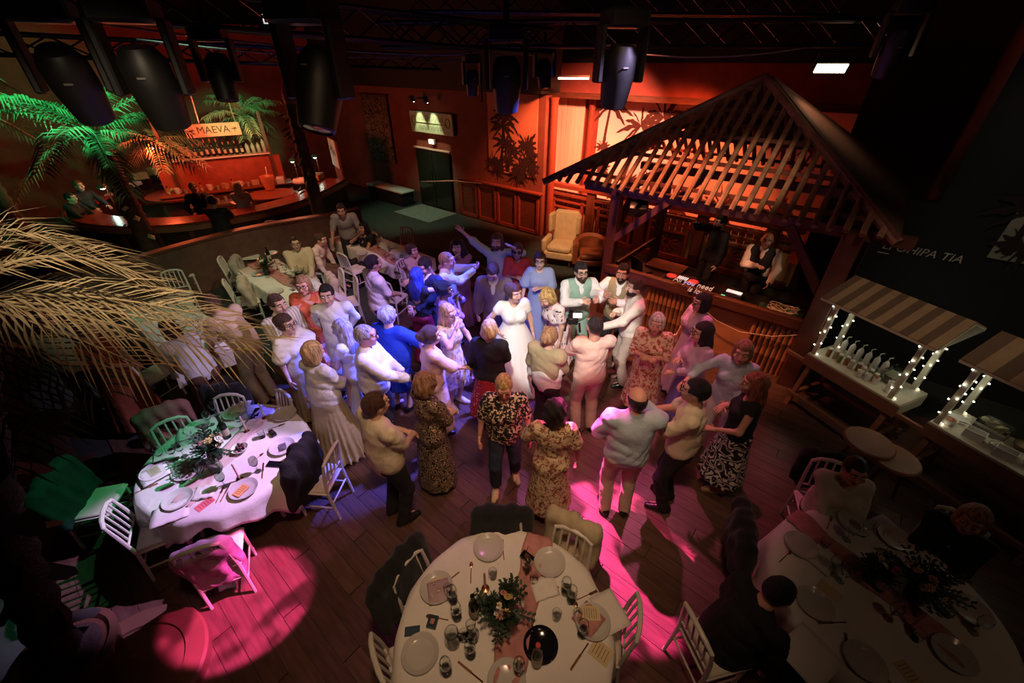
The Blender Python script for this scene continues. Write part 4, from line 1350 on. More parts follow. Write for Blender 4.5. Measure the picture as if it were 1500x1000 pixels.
for i in range(5):
    x = i * 1.5
    MB().box((x + .14, 0, .66), (.24, .14, 1.24), ch=.01).build('post', W_['wood'], bl)
    if i < 4:
        MB().box((x + .40, .02, .5), (.07, .06, .9)).box((x + 1.36, .02, .5), (.07, .06, .9)).box((x + .88, .02, .72), (.9, .05, .05)).build('bay_frame', W_['redwood'], bl)
        MB().box((x + .88, .06, .42), (.82, .03, .56)).build('carved_panel', W_['wood'], bl)
        m = MB()
        for k in range(12):
            a = 2 * pi * k / 12
            m.bar((x + .88 + .07 * cos(a), .035, .42 + .07 * sin(a)), (x + .88 + .32 * cos(a), .035, .42 + .23 * sin(a)), .035, .02, (0, 1, 0))
        m.build('sunburst', W_['redwood'], bl)
# ------------------------------------------------------------ the hut with the decks
PINE = M('bamboo pole', (.30, .13, .05), .5, var=.25, scale=5, stretch=(1, 1, .2), bump=.15)
BATT = M('roof pole', (.20, .10, .055), .6, var=.3, scale=6, bump=.2)
DARKW = M('hut timber', (.10, .032, .02), .5, var=.25, scale=4, bump=.15)
hut = thing('dj_hut', 'dark timber hut with an open roof of round poles over the decks', 'hut', wp(-3.4, 6.75), RU)
for x, y, w in ((.05, .08, .18), (3.42, -.05, .24), (.05, 2.3, .17), (3.4, 2.3, .17)):
    MB().box((x, y, 1.22), (w, w, 2.44), ch=.015).build('post', DARKW, hut)
for p, q in (((.1, .05, 1.55), (.95, .05, 2.36)), ((.05, .15, 1.6), (.05, .8, 2.36)), ((3.4, 0, 1.45), (2.7, 0, 2.36)), ((.05, 2.2, 1.6), (.05, 1.6, 2.36)), ((.1, 2.3, 1.6), (.8, 2.3, 2.36))):
    MB().bar(p, q, .09, .11).build('brace', DARKW, hut)
rf = link('roof_frame', MB().box((1.72, .08, 2.40), (4.6, .12, .14)).box((1.72, 2.3, 2.40), (4.6, .12, .14)).box((.05, 1.2, 2.40), (.12, 2.5, .14)).box((3.4, 1.2, 2.40), (.12, 2.5, .14)).mesh('roof_frame', DARKW), hut)
X0, X1, Y0, Y1, AX, AY, ZE, ZA = -1.0, 3.78, -.33, 3.3, 1.5, 1.6, 2.53, 3.98


def roofz(t):
    return ZE + (ZA - ZE) * t


def pole(p, q, r=.04, nm='batten'):
    mb = MB().tube([p, q], [r, r * .9], 7)
    return mb.build(nm, BATT, rf)


x = X0 + .12
while x < X1 - .1:
    t = min((x - X0) / (AX - X0), (X1 - x) / (X1 - AX))
    e = random.uniform(-.05, .03)
    pole((x, Y0 + e, ZE - .03), (x + random.uniform(-.01, .01), Y0 + (AY - Y0) * t, roofz(t)))
    if t > .12:
        pole((x + .05, Y1, ZE), (x + .05, Y1 + (AY - Y1) * t, roofz(t)))
    x += .168
y = Y0 + .15
while y < Y1:
    t = min((y - Y0) / (AY - Y0), (Y1 - y) / (Y1 - AY))
    pole((X0 - .02, y, ZE - .03), (X0 + (AX - X0) * t, y, roofz(t)))
    pole((X1 + .02, y, ZE - .03), (X1 + (AX - X1) * t, y, roofz(t)))
    y += .17
for cx, cy in ((X0, Y0), (X1, Y0), (X0, Y1), (X1, Y1)):
    MB().tube([((cx - .25) if cx < 1 else (cx + .06), cy, ZE - (.12 if cx < 1 else .05)), (AX, AY, ZA + .05)], .06, 8).build('hip_pole', BATT, rf)
for t in (.12, .34, .56, .78):
    xa, xb = X0 + (AX - X0) * t, X1 + (AX - X1) * t
    for yy in (Y0 + (AY - Y0) * t, Y1 + (AY - Y1) * t):
        MB().bar((xa, yy, roofz(t) - .07), (xb, yy, roofz(t) - .07), .06, .05).build('purlin', DARKW, rf)
    for xx in (xa, xb):
        MB().bar((xx, Y0 + (AY - Y0) * t, roofz(t) - .07), (xx, Y1 + (AY - Y1) * t, roofz(t) - .07), .06, .05).build('purlin', DARKW, rf)
m = MB()
m.v = [(X1 + .03, Y0 - .05, ZE - .0), (X1 + .03, Y1, ZE), (AX + .06, AY, ZA + .04), (X1 + .05, Y0 - .05, ZE + .04), (X1 + .05, Y1, ZE + .04), (AX + .08, AY, ZA + .08)]
m.f = [(0, 2, 1), (3, 4, 5), (0, 1, 4, 3), (1, 2, 5, 4), (2, 0, 3, 5)]
m.build('roof_panel', M('brown roof felt', (.09, .035, .02), .9, bump=.4, scale=12), rf, smooth=0)
for nm_2, pts_ in (('thatch_panel', ((X0 + (AX - X0) * .22, Y1 + (AY - Y1) * .22, roofz(.22)), (X1 + (AX - X1) * .22, Y1 + (AY - Y1) * .22, roofz(.22)), (AX, AY, ZA))), ('thatch_panel', ((X0 + (AX - X0) * .3, Y0 + (AY - Y0) * .3, roofz(.3)), (X0 + (AX - X0) * .3, Y1 + (AY - Y1) * .3, roofz(.3)), (AX, AY, ZA)))):
    m = MB()
    a_, b_, c_ = (Vector(q) for q in pts_)
    for i in range(9):                      # overlapping courses with ragged gaps between them
        t0, t1 = i / 9, (i + .82) / 9
        m.v += [tuple(p_ + Vector((0, 0, dz_))) for dz_ in (.05, .08) for p_ in (a_.lerp(c_, t0), b_.lerp(c_, t0), b_.lerp(c_, t1), a_.lerp(c_, t1))]
        k = i * 8
        m.f += [(k, k + 1, k + 2, k + 3), (k + 7, k + 6, k + 5, k + 4), (k, k + 4, k + 5, k + 1), (k + 2, k + 6, k + 7, k + 3)]
    tag(m.build(nm_2, M('brown roof felt', (.09, .035, .02), .9, bump=.4, scale=12), rf, smooth=0), kind='stuff')
# counter
ct = thing('bar_counter', 'counter of the hut with plaster front and groups of bamboo poles', 'counter', wp(-3.4, 6.75), RU)
MB().box((1.72, .14, .47), (3.3, .10, .94)).build('front_panel', M('ochre hut plaster', (.46, .22, .10), .8, scale=3, bump=.1), ct)
MB().box((1.72, .02, 1.0), (3.36, .10, .17), ch=.012).build('fascia', W_['wood'], ct)
MB().box((1.72, .06, .89), (3.34, .12, .05), ch=.01).build('moulding', W_['redwood'], ct)
MB().box((1.72, .48, .90), (3.2, .72, .04)).build('desk', M('black desk', (.008, .008, .009), .4), ct)
MB().box((.1, 1.3, .97), (.05, 1.9, .10)).box((3.38, 1.3, .5), (.05, 2.2, 1.0)).build('side_panel', W_['wood'], ct)
for x0, n in ((.95, 9), (2.72, 8)):
    for i in range(n):
        xx = x0 + i * .078
        MB().lathe([(.036, 0), (.036, .3), (.04, .31), (.036, .32), (.036, .6), (.04, .61), (.036, .62), (.036, .88)], 8, (xx, .06, 0)).build('bamboo_pole', PINE, ct)
MB().box((3.40, .05, .45), (.02, .05, .9)).build('corner_strip', W_['whitewood'], ct)


def hutp(x, y, z=0):
    return wp(-3.4 + x, 6.75 + y, z)


DZ = .925
o = thing('dj_controller', 'lit mixing controller with round jog wheels on the hut counter', 'mixer', hutp(1.34, .46, DZ), RU)
MB().box((0, 0, .03), (.62, .32, .06), ch=.008).build('body', M('black plastic', (.01, .01, .012), .35), o)
for xx in (-.2, .2):
    MB().lathe([(.085, .06), (.085, .075), (.0, .078)], 18, (xx, 0, 0)).build('jog_wheel', M('jog red', (1, .06, .05), .3, emit=.5), o)
for i in range(6):
    MB().box((-.075 + .03 * i, .03, .068), (.014, .12, .012)).build('fader', M('lit pad', (.9, .85, .8), emit=.8), o)
for i in range(4):
    MB().box((.09 + .05 * i, -.12, .066), (.03, .03, .01)).build('pad', M('blue pad', (.05, .15, 1), emit=1), o)
o = thing('media_player', 'black deck with a lit display beside the controller', 'player', hutp(2.22, .38, DZ), RU)
MB().box((0, 0, .04), (.32, .34, .08), ch=.008).build('body', M('black plastic', (.01, .01, .012), .35), o)
MB().box((0, .09, .085), (.24, .10, .01)).build('display', M('deck display', (.9, .82, .75), emit=.9), o)
MB().lathe([(.09, .08), (.09, .09), (0, .092)], 18, (0, -.07, 0)).build('jog_wheel', M('black plastic', (.01, .01, .012), .35), o)
MB().box((-.11, -.15, .085), (.06, .03, .01)).build('pad', M('green pad', (.1, .9, .5), emit=.7), o)
o = thing('laptop', 'open black laptop at the left end of the hut counter', 'laptop', hutp(.55, .5, DZ), RU - .5)
MB().box((0, 0, .01), (.36, .25, .02)).build('base', M('black plastic', (.01, .01, .012), .35), o)
MB().box((0, -.14, .14), (.36, .012, .25), rx=.2).build('screen', M('black plastic', (.01, .01, .012), .35), o)
o = thing('side_desk', 'red-lit wooden desk top inside the hut beside the laptop', 'desk', hutp(.85, .95, 0), RU)
MB().box((0, 0, .93), (.7, .45, .03)).build('top', W_['redwood'], o)
for a in (-.3, .3):
    MB().box((a, 0, .45), (.05, .4, .92)).build('leg', W_['wood'], o)
o = thing('loudspeaker', 'small dark wedge loudspeaker hanging under the left eave of the hut', 'speaker', hutp(.45, .1, 2.28), RU + .4)
MB().box((0, 0, -.12), (.3, .22, .2), rx=.5, ch=.01).build('cabinet', M('black plastic', (.01, .01, .012), .35), o)
o = thing('cable_tangle', 'loose tangle of pale cables on the right end of the hut counter', 'cable', hutp(2.98, .42, DZ), RU)
m = MB()
for k in range(5):
    pts = [(.17 * cos(a * 1.3 + k) * (1 + .3 * sin(a * 2.1 + k)), .13 * sin(a + k * 2), .03 + .05 * abs(sin(a * 1.7 + k))) for a in np.linspace(0, 7, 26)]
    m.tube(pts, .007, 5)
m.build('cable', M('pale cable', (.55, .45, .30), .5), o)
tag(MB().box((0, 0, .006), (.62, .4, .012)).build('green_mat', M('green baize', (.03, .10, .05), .9), None, hutp(2.95, .36, .920), RU), 'green baize mat under the cable tangle', 'mat')
o = thing('neon_sign', 'white script neon sign on the front of the hut counter', 'sign', hutp(1.66, -.03, 1.12), RU)
nm_ = M('neon tube added glow', (.75, .68, .6), .35, emit=.25)  # sign is unlit; a faint glow is added to the tubes
text('script', 'All you need', .125, nm_, o, (0, -.02, .065), (pi / 2, 0, 0), .008, shear=.35)
text('script', 'is love', .12, nm_, o, (.10, -.02, -.045), (pi / 2, 0, 0), .008, shear=.35)
MB().tube([(.1, 0, -.1), (.2, .0, -.28), (.5, .0, -.45), (.9, .0, -.52), (1.35, .0, -.42), (1.75, .0, -.22), (1.98, .0, -.17)], .007, 5).build('lead', M('pale cable', (.55, .45, .30), .5), o)
# mic in the standing dj's hand, headphones
rr = PEOPLE['suit_dj']
# armchairs
UP = M('cream upholstery', (.62, .42, .22), .75, var=.1, scale=8, bump=.15)
LE = M('brown leather', (.24, .065, .025), .4, var=.2, scale=8, bump=.15)


def sdf_part(name, prims, res, k, mat, parent, post=None):
    v, q = field(prims, res, k, post=post)
    return link(name, mesh_np(name, v, q, mat), parent)


def E3(c, r):
    return ('e', np.array(c, float), tuple(r), None)


def slab(c, d, r=.05, rx=0):
    """rounded block made of a smooth box"""
    return c, d, r, rx


def rbox(name, c, d, ch, mat, parent, rx=0, rz=0, ry=0, lv=2):
    o = MB().box((0, 0, 0), d, ch=ch).build(name, mat, parent, c, smooth=60)
    o.rotation_euler = (rx, ry, rz)
    bv = o.modifiers.new('b', 'BEVEL')
    bv.width = ch * .5
    bv.segments = 2
    bv.limit_method = 'ANGLE'
    return o


wc = thing('wing_armchair', 'cream wing armchair beside the hut post', 'armchair', G(822, 382, .0), radians(158))
rbox('seat_cushion', (0, .10, .43), (.60, .62, .18), .05, UP, wc)
rbox('base', (0, .05, .27), (.74, .70, .2), .03, UP, wc)
rbox('backrest', (0, -.29, .80), (.64, .16, .82), .06, UP, wc, rx=.14)
for sx in (-1, 1):
    rbox('wing', (sx * .34, -.16, .93), (.11, .30, .48), .05, UP, wc, rz=-sx * .18)
    rbox('arm', (sx * .38, .10, .48), (.13, .58, .34), .05, UP, wc)
    for yy in (-.25, .34):
        MB().lathe([(.018, 0), (.03, .17)], 8, (sx * .3, yy, 0)).build('leg', DARKW, wc)
lc = thing('club_armchair', 'brown leather tub armchair between the cream armchair and the hut post', 'armchair', G(862, 392, .0), radians(175))
rbox('seat_cushion', (0, .06, .38), (.52, .56, .16), .05, LE, lc)
m = MB()
prof = []
for i in range(15):
    a = pi * (1.0 + i / 14) 
    for r, z in ((.30, .18), (.42, .18), (.44, .62 + .08 * sin(i / 14 * pi)), (.38, .68 + .08 * sin(i / 14 * pi)), (.31, .62 + .08 * sin(i / 14 * pi))):
        yy = r * sin(a) * 1.0
        m.v.append((r * cos(a), yy + (.22 if i in (0, 14) else .0), z))
for i in range(14):
    for k in range(5):
        a, b = i * 5 + k, i * 5 + (k + 1) % 5
        m.f.append((a, a + 5, b + 5, b))
m.f += [(0, 1, 2, 3, 4), (74, 73, 72, 71, 70)]
m.build('tub_back', LE, lc)
rbox('base', (0, .02, .24), (.66, .62, .16), .03, LE, lc)
for sx in (-1, 1):
    for yy in (-.2, .26):
        MB().lathe([(.018, 0), (.028, .18)], 8, (sx * .26, yy, 0)).build('leg', DARKW, lc)
# ------------------------------------------------------------ the two sweet carts
CW = M('cart cream paint', (.50, .46, .36), .5, var=.1)
CB = M('cart brown board', (.22, .10, .055), .55, var=.2, scale=5, stretch=(1, 6, 6))
S1, S2 = M('awning tan', (.36, .25, .15), .8, var=.1), M('awning brown', (.15, .10, .065), .8, var=.1)
BULB = M('fairy light', (1, .95, .70), emit=14)
CA = math.atan2(-.925, .38)


def cart(label, x, y, wd, ns):
    c = thing('sweet_cart', label, 'cart', (x, y, 0), CA)
    dp = .56
    MB().box((wd / 2, dp / 2, .83), (wd, dp, .04), ch=.006).build('tray', CW, c)
    MB().box((wd / 2, .01, .74), (wd + .02, .03, .16)).build('front_board', CB, c)
    MB().box((wd / 2, dp - .01, .74), (wd, .03, .16)).box((.01, dp / 2, .74), (.03, dp, .16)).box((wd - .01, dp / 2, .74), (.03, dp, .16)).build('side_board', CW, c)
    for xx in (.08, wd - .08):
        for yy, dy in ((.06, -.16), (dp - .06, .08)):
            MB().bar((xx, yy, .68), (xx - .0, yy + dy, 0), .06, .05).build('leg', CB, c)
        MB().bar((xx, -.07, .2), (xx, dp + .0, .2), .05, .05).build('cross_bar', CB, c)
    MB().bar((.0, -.08, .2), (wd, -.08, .2), .05, .05).build('stretcher', CB, c)
    MB().bar((.0, dp, .2), (wd, dp, .2), .05, .05).build('stretcher', CB, c)
    MB().bar((-.28, .02, .70), (.05, .02, .70), .04, .05).build('push_handle', CB, c)
    for xx in (.05, wd - .13):
        for yy in (.05, dp - .06):
            MB().box((xx, yy, 1.31), (.055, .045, .94)).build('post', CW, c)
            m, w = MB(), MB()
            pts = []
            for i in range(15):
                a = i * 1.9
                p = (xx + .045 * cos(a), yy + .04 * sin(a), .87 + i * .06)
                pts.append(p)
                m.ball(p, .0085, 6, 4)
            w.tube(pts, .002, 3)
            ls = m.build('light_string', BULB, c)
            w.build('wire', CW, ls)
    ze, zt = 1.72, 1.93
    aw = link('awning', MB().bar((-.06, -.16, ze - .015), (wd + .04, -.16, ze - .015), .02, .03).bar((-.06, .34, zt - .01), (wd + .04, .34, zt - .01), .03, .03).bar((-.06, dp + .12, ze + .05), (wd + .04, dp + .12, ze + .05), .02, .03).mesh('awning', CW), c)
    n = ns
    sw = (wd + .1) / n
    for i in range(n):
        x0 = -.06 + i * sw
        mm = MB()
        mm.v = [(x0, -.17, ze), (x0 + sw, -.17, ze), (x0 + sw, .34, zt), (x0, .34, zt), (x0, dp + .13, ze + .06), (x0 + sw, dp + .13, ze + .06)]
        mm.v += [(a, b, d + .012) for a, b, d in mm.v]
        mm.f = [(3, 2, 1, 0), (4, 5, 2, 3), (6, 7, 8, 9), (9, 8, 11, 10), (0, 1, 7, 6), (5, 4, 10, 11), (0, 6, 9, 3), (3, 9, 10, 4), (1, 2, 8, 7), (2, 5, 11, 8)]
        mm.build('awning_stripe', S1 if i % 2 else S2, aw, smooth=0)
    for xx in (-.06, wd + .04):
        mm = MB()
        mm.v = [(xx + e, p, q) for e in (-.008, .008) for p, q in ((-.14, ze - .01), (dp + .11, ze + .04), (.34, zt - .02))]
        mm.f = [(0, 1, 2), (5, 4, 3), (0, 3, 4, 1), (1, 4, 5, 2), (2, 5, 3, 0)]
        mm.build('gable', CW, aw, smooth=0)
    mt = Matrix.Translation((x, y, 0)) @ Matrix.Rotation(CA, 4, 'Z')
    for xx in (.12, wd - .2):
        lamp('fairy_glow', mt @ Vector((xx, dp / 2, 1.25)), .8, (.94, 1, .74), .12)
    return lambda a, b, z=.852: mt @ Vector((a, b, z))


c1 = cart('sweet cart with striped awning nearest the hut, lit by fairy lights', 4.14, 4.76, 1.17, 14)
c2 = cart('sweet cart with striped awning cut by the right edge of the photo', 4.72, 3.42, 1.30, 11)
GL = M('clear glass', (.92, .95, .93), .03, trans=1, var=0, ior=1.35)
CER = M('white ceramic', (.70, .67, .62), .25, var=.04)


def bottle_mb(h=.3, r=.037, n=12):
    return MB().lathe([(0, 0), (r, .004), (r, h * .58), (r * .85, h * .66), (r * .36, h * .76), (r * .33, h * .95), (r * .4, h * .955), (r * .4, h), (0, h)], n)


SY = [M('syrup %d' % i, c, .2, var=.1) for i, c in enumerate(((.20, .09, .04), (.34, .26, .15), (.16, .15, .07), (.30, .12, .06), (.40, .36, .28)))]
CAPM = M('pale cap', (.6, .58, .5), .4)
for i in range(9):
    a, b = .16 + i * .075, .17 + .03 * (i % 2)
    o = thing('syrup_jar', 'small jar of sweets number %s along the front of the nearer cart' % ('one two three four five six seven eight nine'.split()[i]), 'jar', c1(a, b), 0, 'sweet jars on the nearer cart')
    o['label'] = ['dark jar beside the left front post of the nearer cart', 'pale jar second from the left on the nearer cart', 'greenish jar third from the left on the nearer cart', 'reddish jar fourth from the left on the nearer cart',
                  'cream jar in the middle of the row on the nearer cart', 'dark jar just right of the middle on the nearer cart', 'pale jar fourth from the right on the nearer cart', 'greenish jar left of the straws on the nearer cart', 'reddish jar touching the straw glass on the nearer cart'][i]
    MB().lathe([(0, 0), (.028, .003), (.030, .08), (.024, .10), (.024, .11), (0, .11)], 12).build('jar_body', SY[i % 5], o)
    MB().lathe([(.026, .11), (.026, .128), (0, .13)], 12).build('lid', CAPM, o)
for i in range(6):
    a = .18 + i * .105
    o = thing('pump_bottle', ['white pump bottle at the left end of the back row on the nearer cart', 'white pump bottle second in the back row on the nearer cart', 'white pump bottle third in the back row on the nearer cart', 'white pump bottle fourth in the back row on the nearer cart',
                              'white pump bottle fifth in the back row on the nearer cart', 'white pump bottle next to the big glass jar'][i], 'bottle', c1(a, .40), 0, 'pump bottles on the nearer cart')
    MB().lathe([(0, 0), (.036, .003), (.036, .17), (.02, .2), (.014, .215), (0, .215)], 12).build('bottle_body', CER, o)
    MB().tube([(0, 0, .21), (0, 0, .26), (.045, 0, .265)], .007, 6).build('pump', CAPM, o)
o = thing('glass_jar', 'big round glass jar at the back right of the nearer cart', 'jar', c1(.86, .36), 0)
MB().lathe([(0, 0), (.09, .004), (.12, .08), (.115, .16), (.075, .21), (.08, .235), (.07, .235), (.066, .21), (.10, .15), (.105, .08), (.08, .015), (0, .012)], 20).build('jar_body', GL, o)
MB().lathe([(0, .016), (.078, .02), (.1, .08), (.098, .11), (0, .112)], 16).build('sweets', SY[4], o)
o = thing('straw_glass', 'glass full of paper straws by the right front post of the nearer cart', 'glass', c1(.96, .14), 0)
MB().lathe([(0, 0), (.045, .002), (.052, .14), (.048, .14), (.041, .01), (0, .01)], 14).build('tumbler', CER, o)
for k in range(9):
    MB().tube([(.012 * cos(k * 2.1), .012 * sin(k * 2.1), .02), (.035 * cos(k * 2.1), .035 * sin(k * 2.1), .21)], .004, 5).build('straw', M('straw', (.6, .35, .25), .6), o)
for i in range(3):
    o = tag(MB().lathe([(0, 0), (.03, 0), (.037, .095), (.034, .095), (.027, .005), (0, .005)], 12).build('paper_cup', CER, None, c1(.62 + .085 * i, .10 + .02 * i)),
            ['paper cup left of two others on the nearer cart', 'paper cup between two others on the nearer cart', 'paper cup right of two others on the nearer cart'][i], 'cup', 'paper cups on the nearer cart')
o = thing('biscuit_tub', 'clear tub piled with pale biscuits at the back of the further right cart', 'tub', c2(.36, .40), CA)
MB().box((0, 0, .07), (.26, .18, .14)).build('tub', GL, o)
for k in range(14):
    MB().ball((random.uniform(-.09, .09), random.uniform(-.06, .06), .09 + random.uniform(0, .06)), (.04, .03, .014), 8, 4, Matrix.Rotation(random.random() * 3, 4, (1, .5, .3))).build('biscuit', M('biscuit', (.46, .38, .25), .8), o)
for i, (a, b, r) in enumerate(((.62, .40, .085), (.88, .42, .095), (.10, .14, .07), (.50, .16, .065), (.78, .18, .08))):
    o = thing('bowl', ['dark-rimmed bowl of pale sweets beside the biscuit tub', 'second dark bowl of sweets at the back of the right-hand cart', 'round pale loaf-shaped pot near the left front post of the right-hand cart',
                       'grey pot between the paper bags on the right-hand cart', 'wide pot at the front right of the right-hand cart'][i], 'bowl', c2(a, b), 0)
    MB().lathe([(0, 0), (r * .6, .003), (r, .07), (r * .93, .07), (r * .55, .012), (0, .012)], 16).build('bowl_body', S2 if i < 2 else CER, o)
    MB().lathe([(0, .05), (r * .85, .055), (r * .5, .075), (0, .085)], 14).build('sweets', SY[(i + 1) % 5], o)
for i, (a, b) in enumerate(((.33, .13), (.60, .10))):
    m = MB()
    for p, q in (((-.08, -.04), (.08, -.04)), ((.08, -.04), (.08, .06)), ((.08, .06), (-.08, .06)), ((-.08, .06), (-.08, -.04))):
        m.bar((p[0], p[1], .05), (q[0], q[1], .05), .006, .1)
    tag(m.build('paper_tray', CER, None, c2(a, b), CA + .2), ['open white paper box left of centre on the right-hand cart', 'open white paper box at the centre front of the right-hand cart'][i], 'box')
m = MB()
for k in range(5):
    m.box((random.uniform(-.02, .02), random.uniform(-.02, .02), .006 + k * .008), (.2, .11, .006), rz=k * .12)
tag(m.build('napkin_stack', CER, None, c2(-.02 + .12, .30), CA), 'stack of pale napkins at the left end of the right-hand cart', 'napkins')
for i, (x, y, lab) in enumerate(((1275, 645, 'left one of two round brown stool tops before the carts'), (1311, 668, 'right one of two round brown stool tops before the carts'))):
    g = G(x, y, .62 - .04 * i)
    st = thing('round_stool', lab, 'stool', (g.x, g.y, 0), i)
    MB().lathe([(0, .57), (.235, .57), (.25, .59), (.25, .615), (.235, .63), (0, .63)], 28).build('seat', M('brown stool top', (.32, .13, .07), .5, var=.2, scale=5), st).location.z = -.02 - .04 * i
    for k in range(3):
        a = 2.1 * k + .4
        MB().tube([(.12 * cos(a), .12 * sin(a), .53), (.21 * cos(a), .21 * sin(a), 0)], .018, 8).build('leg', DARKW, st)
# ------------------------------------------------------------ chairs
CHW = M('white lacquered chair', (.60, .56, .48), .4, var=.06)
ch0 = thing('banquet_chair', 'white slatted banquet chair', 'chair')
MB().box((0, .0, .445), (.40, .40, .035), ch=.012).build('seat', CHW, ch0)
rbox('seat_pad', (0, .0, .472), (.38, .38, .03), .012, M('ivory seat pad', (.58, .52, .42), .8), ch0)
for sx in (-1, 1):
    MB().tube([(sx * .18, -.23, 0), (sx * .175, -.19, .44), (sx * .175, -.22, .70), (sx * .165, -.25, .88)], [.015, .018, .017, .014], 8).build('back_post', CHW, ch0)
    MB().lathe([(.012, 0), (.016, .1), (.02, .12), (.015, .14), (.019, .36), (.022, .38), (.02, .43)], 8, (sx * .17, .17, 0)).build('leg', CHW, ch0)
    MB().tube([(sx * .172, .17, .2), (sx * .177, -.2, .2)], .009, 6).build('stretcher', CHW, ch0)
MB().tube([(-.17, .17, .27), (.17, .17, .27)], .009, 6).build('stretcher', CHW, ch0)
MB().tube([(-.175, -.205, .27), (.175, -.205, .27)], .009, 6).build('stretcher', CHW, ch0)
MB().tube([(-.168, -.25, .87), (-.10, -.262, .905), (0, -.267, .915), (.10, -.262, .905), (.168, -.25, .87)], [.016, .019, .02, .019, .016], 8).build('top_rail', CHW, ch0)
MB().tube([(-.175, -.205, .57), (.175, -.205, .57)], .011, 6).build('lower_rail', CHW, ch0)
for i in range(4):
    x = -.105 + .07 * i
    MB().tube([(x, -.205, .57), (x, -.232, .74), (x, -.262, .90)], .010, 6).build('spindle', CHW, ch0)
_first = [True]


def chair(label, px, py, face, z=.45, group=None, at=None, tilt=(0, 0)):
    g = at if at is not None else G(px, py, z)
    if at is None and z > .6:          # given by its back rail: the seat stands in front of it
        g = g + Vector((sin(radians(face)), cos(radians(face)), 0)) * .24
    c = ch0 if _first[0] else copy_tree(ch0)
    _first[0] = False
    c.location = (g[0], g[1], 0)
    c.rotation_euler = (tilt[0], tilt[1], -radians(face))
    c['label'] = label
    if group:
        c['group'] = group
    return c


def coat(label, cat, px, py, face, mat, size=(.48, .20, .62), z=.66, hole=False, name='coat', at=None, hang=0, fold=.012):
    """a garment pulled over the back of a chair"""
    g = at if at is not None else G(px, py, z)
    sx, sy, sz = size
    P = [('e', np.array((0, 0, 0)), (sx / 2, sy / 2, sz / 2), None), ('c', (-sx * .36, 0, sz * .36), (sx * .36, 0, sz * .36), .075, .075),
         ('c', (-sx * .42, .0, sz * .30), (-sx * .45, .02, -sz * .35 - hang), .07, .05), ('c', (sx * .42, 0, sz * .30), (sx * .45, .02, -sz * .3), .07, .05),
         ('c', (-sx * .3, -.01, -sz * .3), (sx * .3, -.01, -sz * .34), .08, .08)]

    def post(d, X, Y, Z):
        d = d + fold * np.sin(30 * X + 6 * Z + px) * np.sin(9 * Z + 14 * Y) + fold * .5 * np.sin(55 * X - 9 * Z)
        d = np.maximum(d, -(Y * .9 + Z * .35 - .0) + -.09 + 0 * X) if False else d
        if hole:
            d = np.maximum(d, -(np.sqrt((X * 1.1) ** 2 + ((Z + .02) * .8) ** 2) - .10))
        return d
    v, q = field(P, .02, .05, post=post)
    o = link(name, mesh_np(name, v, q, mat), None, (g[0], g[1], z), -radians(face))
    o.rotation_euler.x = .12
    return tag(o, label, cat)


TA, TB, TC = Vector((-3.05, 3.03, 0)), Vector((2.89, 1.57, 0)), Vector((-.055, 1.381, 0))
LIN = M('white table linen', (.70, .66, .60), .85, var=.05, scale=4, bump=.3)
TWD = M('table wood', (.28, .16, .08), .5, var=.2)


def roundtable(c, lab, clab, rot, half=.95, legs=True):
    t = thing('round_table', lab, 'table', c, rot, 'round banquet tables')
    MB().lathe([(0, .715), (.775, .715), (.78, .725), (.775, .74), (0, .74)], 40).build('table_top', TWD, t)
    for k in range(4):
        a = pi / 4 + k * pi / 2
        MB().tube([(.42 * cos(a), .42 * sin(a), .71), (.56 * cos(a), .56 * sin(a), 0)], .022, 8).build('leg', CHW, t)
    MB().tube([(.46 * cos(pi / 4), .46 * sin(pi / 4), .45), (-.46 * cos(pi / 4), -.46 * sin(pi / 4), .45)], .015, 6).build('brace', CHW, t)
    m = MB()
    N = 96
    rings = [(.0, 0), (.4, 0), (.74, 0), (.783, -.006)] + [(None, k) for k in range(1, 7)]
    m.v.append((0, 0, .752))
    for r, k in rings[1:]:
        for i in range(N):
            a = 2 * pi * i / N
            if r is not None:
                m.v.append((r * cos(a), r * sin(a), .752 + k))
            else:
                h = half / max(abs(cos(a)), abs(sin(a))) - .787
                h = min(h, .50)
                f = k / 6
                rr = .787 + .02 + f * (.035 * sin(9 * a + 1) * 1.1 + .03 * sin(17 * a + 2)) + .03 * f
                m.v.append((rr * cos(a), rr * sin(a), .74 - h * f))
    for i in range(N):
        m.f.append((0, 1 + i, 1 + (i + 1) % N))
    for j in range(len(rings) - 2):
        for i in range(N):
            a, b = 1 + j * N + i, 1 + j * N + (i + 1) % N
            m.f.append((a, a + N, b + N, b))
    o = m.build('tablecloth', LIN, None, c, rot, smooth=70)
    o.modifiers.new('s', 'SOLIDIFY').thickness = .004
    tag(o, clab, 'tablecloth', 'round white tablecloths')
    return t


roundtable(TA, 'round banquet table at the left under a lilac-lit cloth', 'white square cloth draped over the left round table', radians(20), .93)
roundtable(TB, 'round banquet table in the dim right corner', 'white cloth on the dim right-hand round table', radians(10), 1.0)
roundtable(TC, 'round banquet table at the bottom centre of the photo', 'white cloth on the round table at the bottom centre', radians(35), .98)


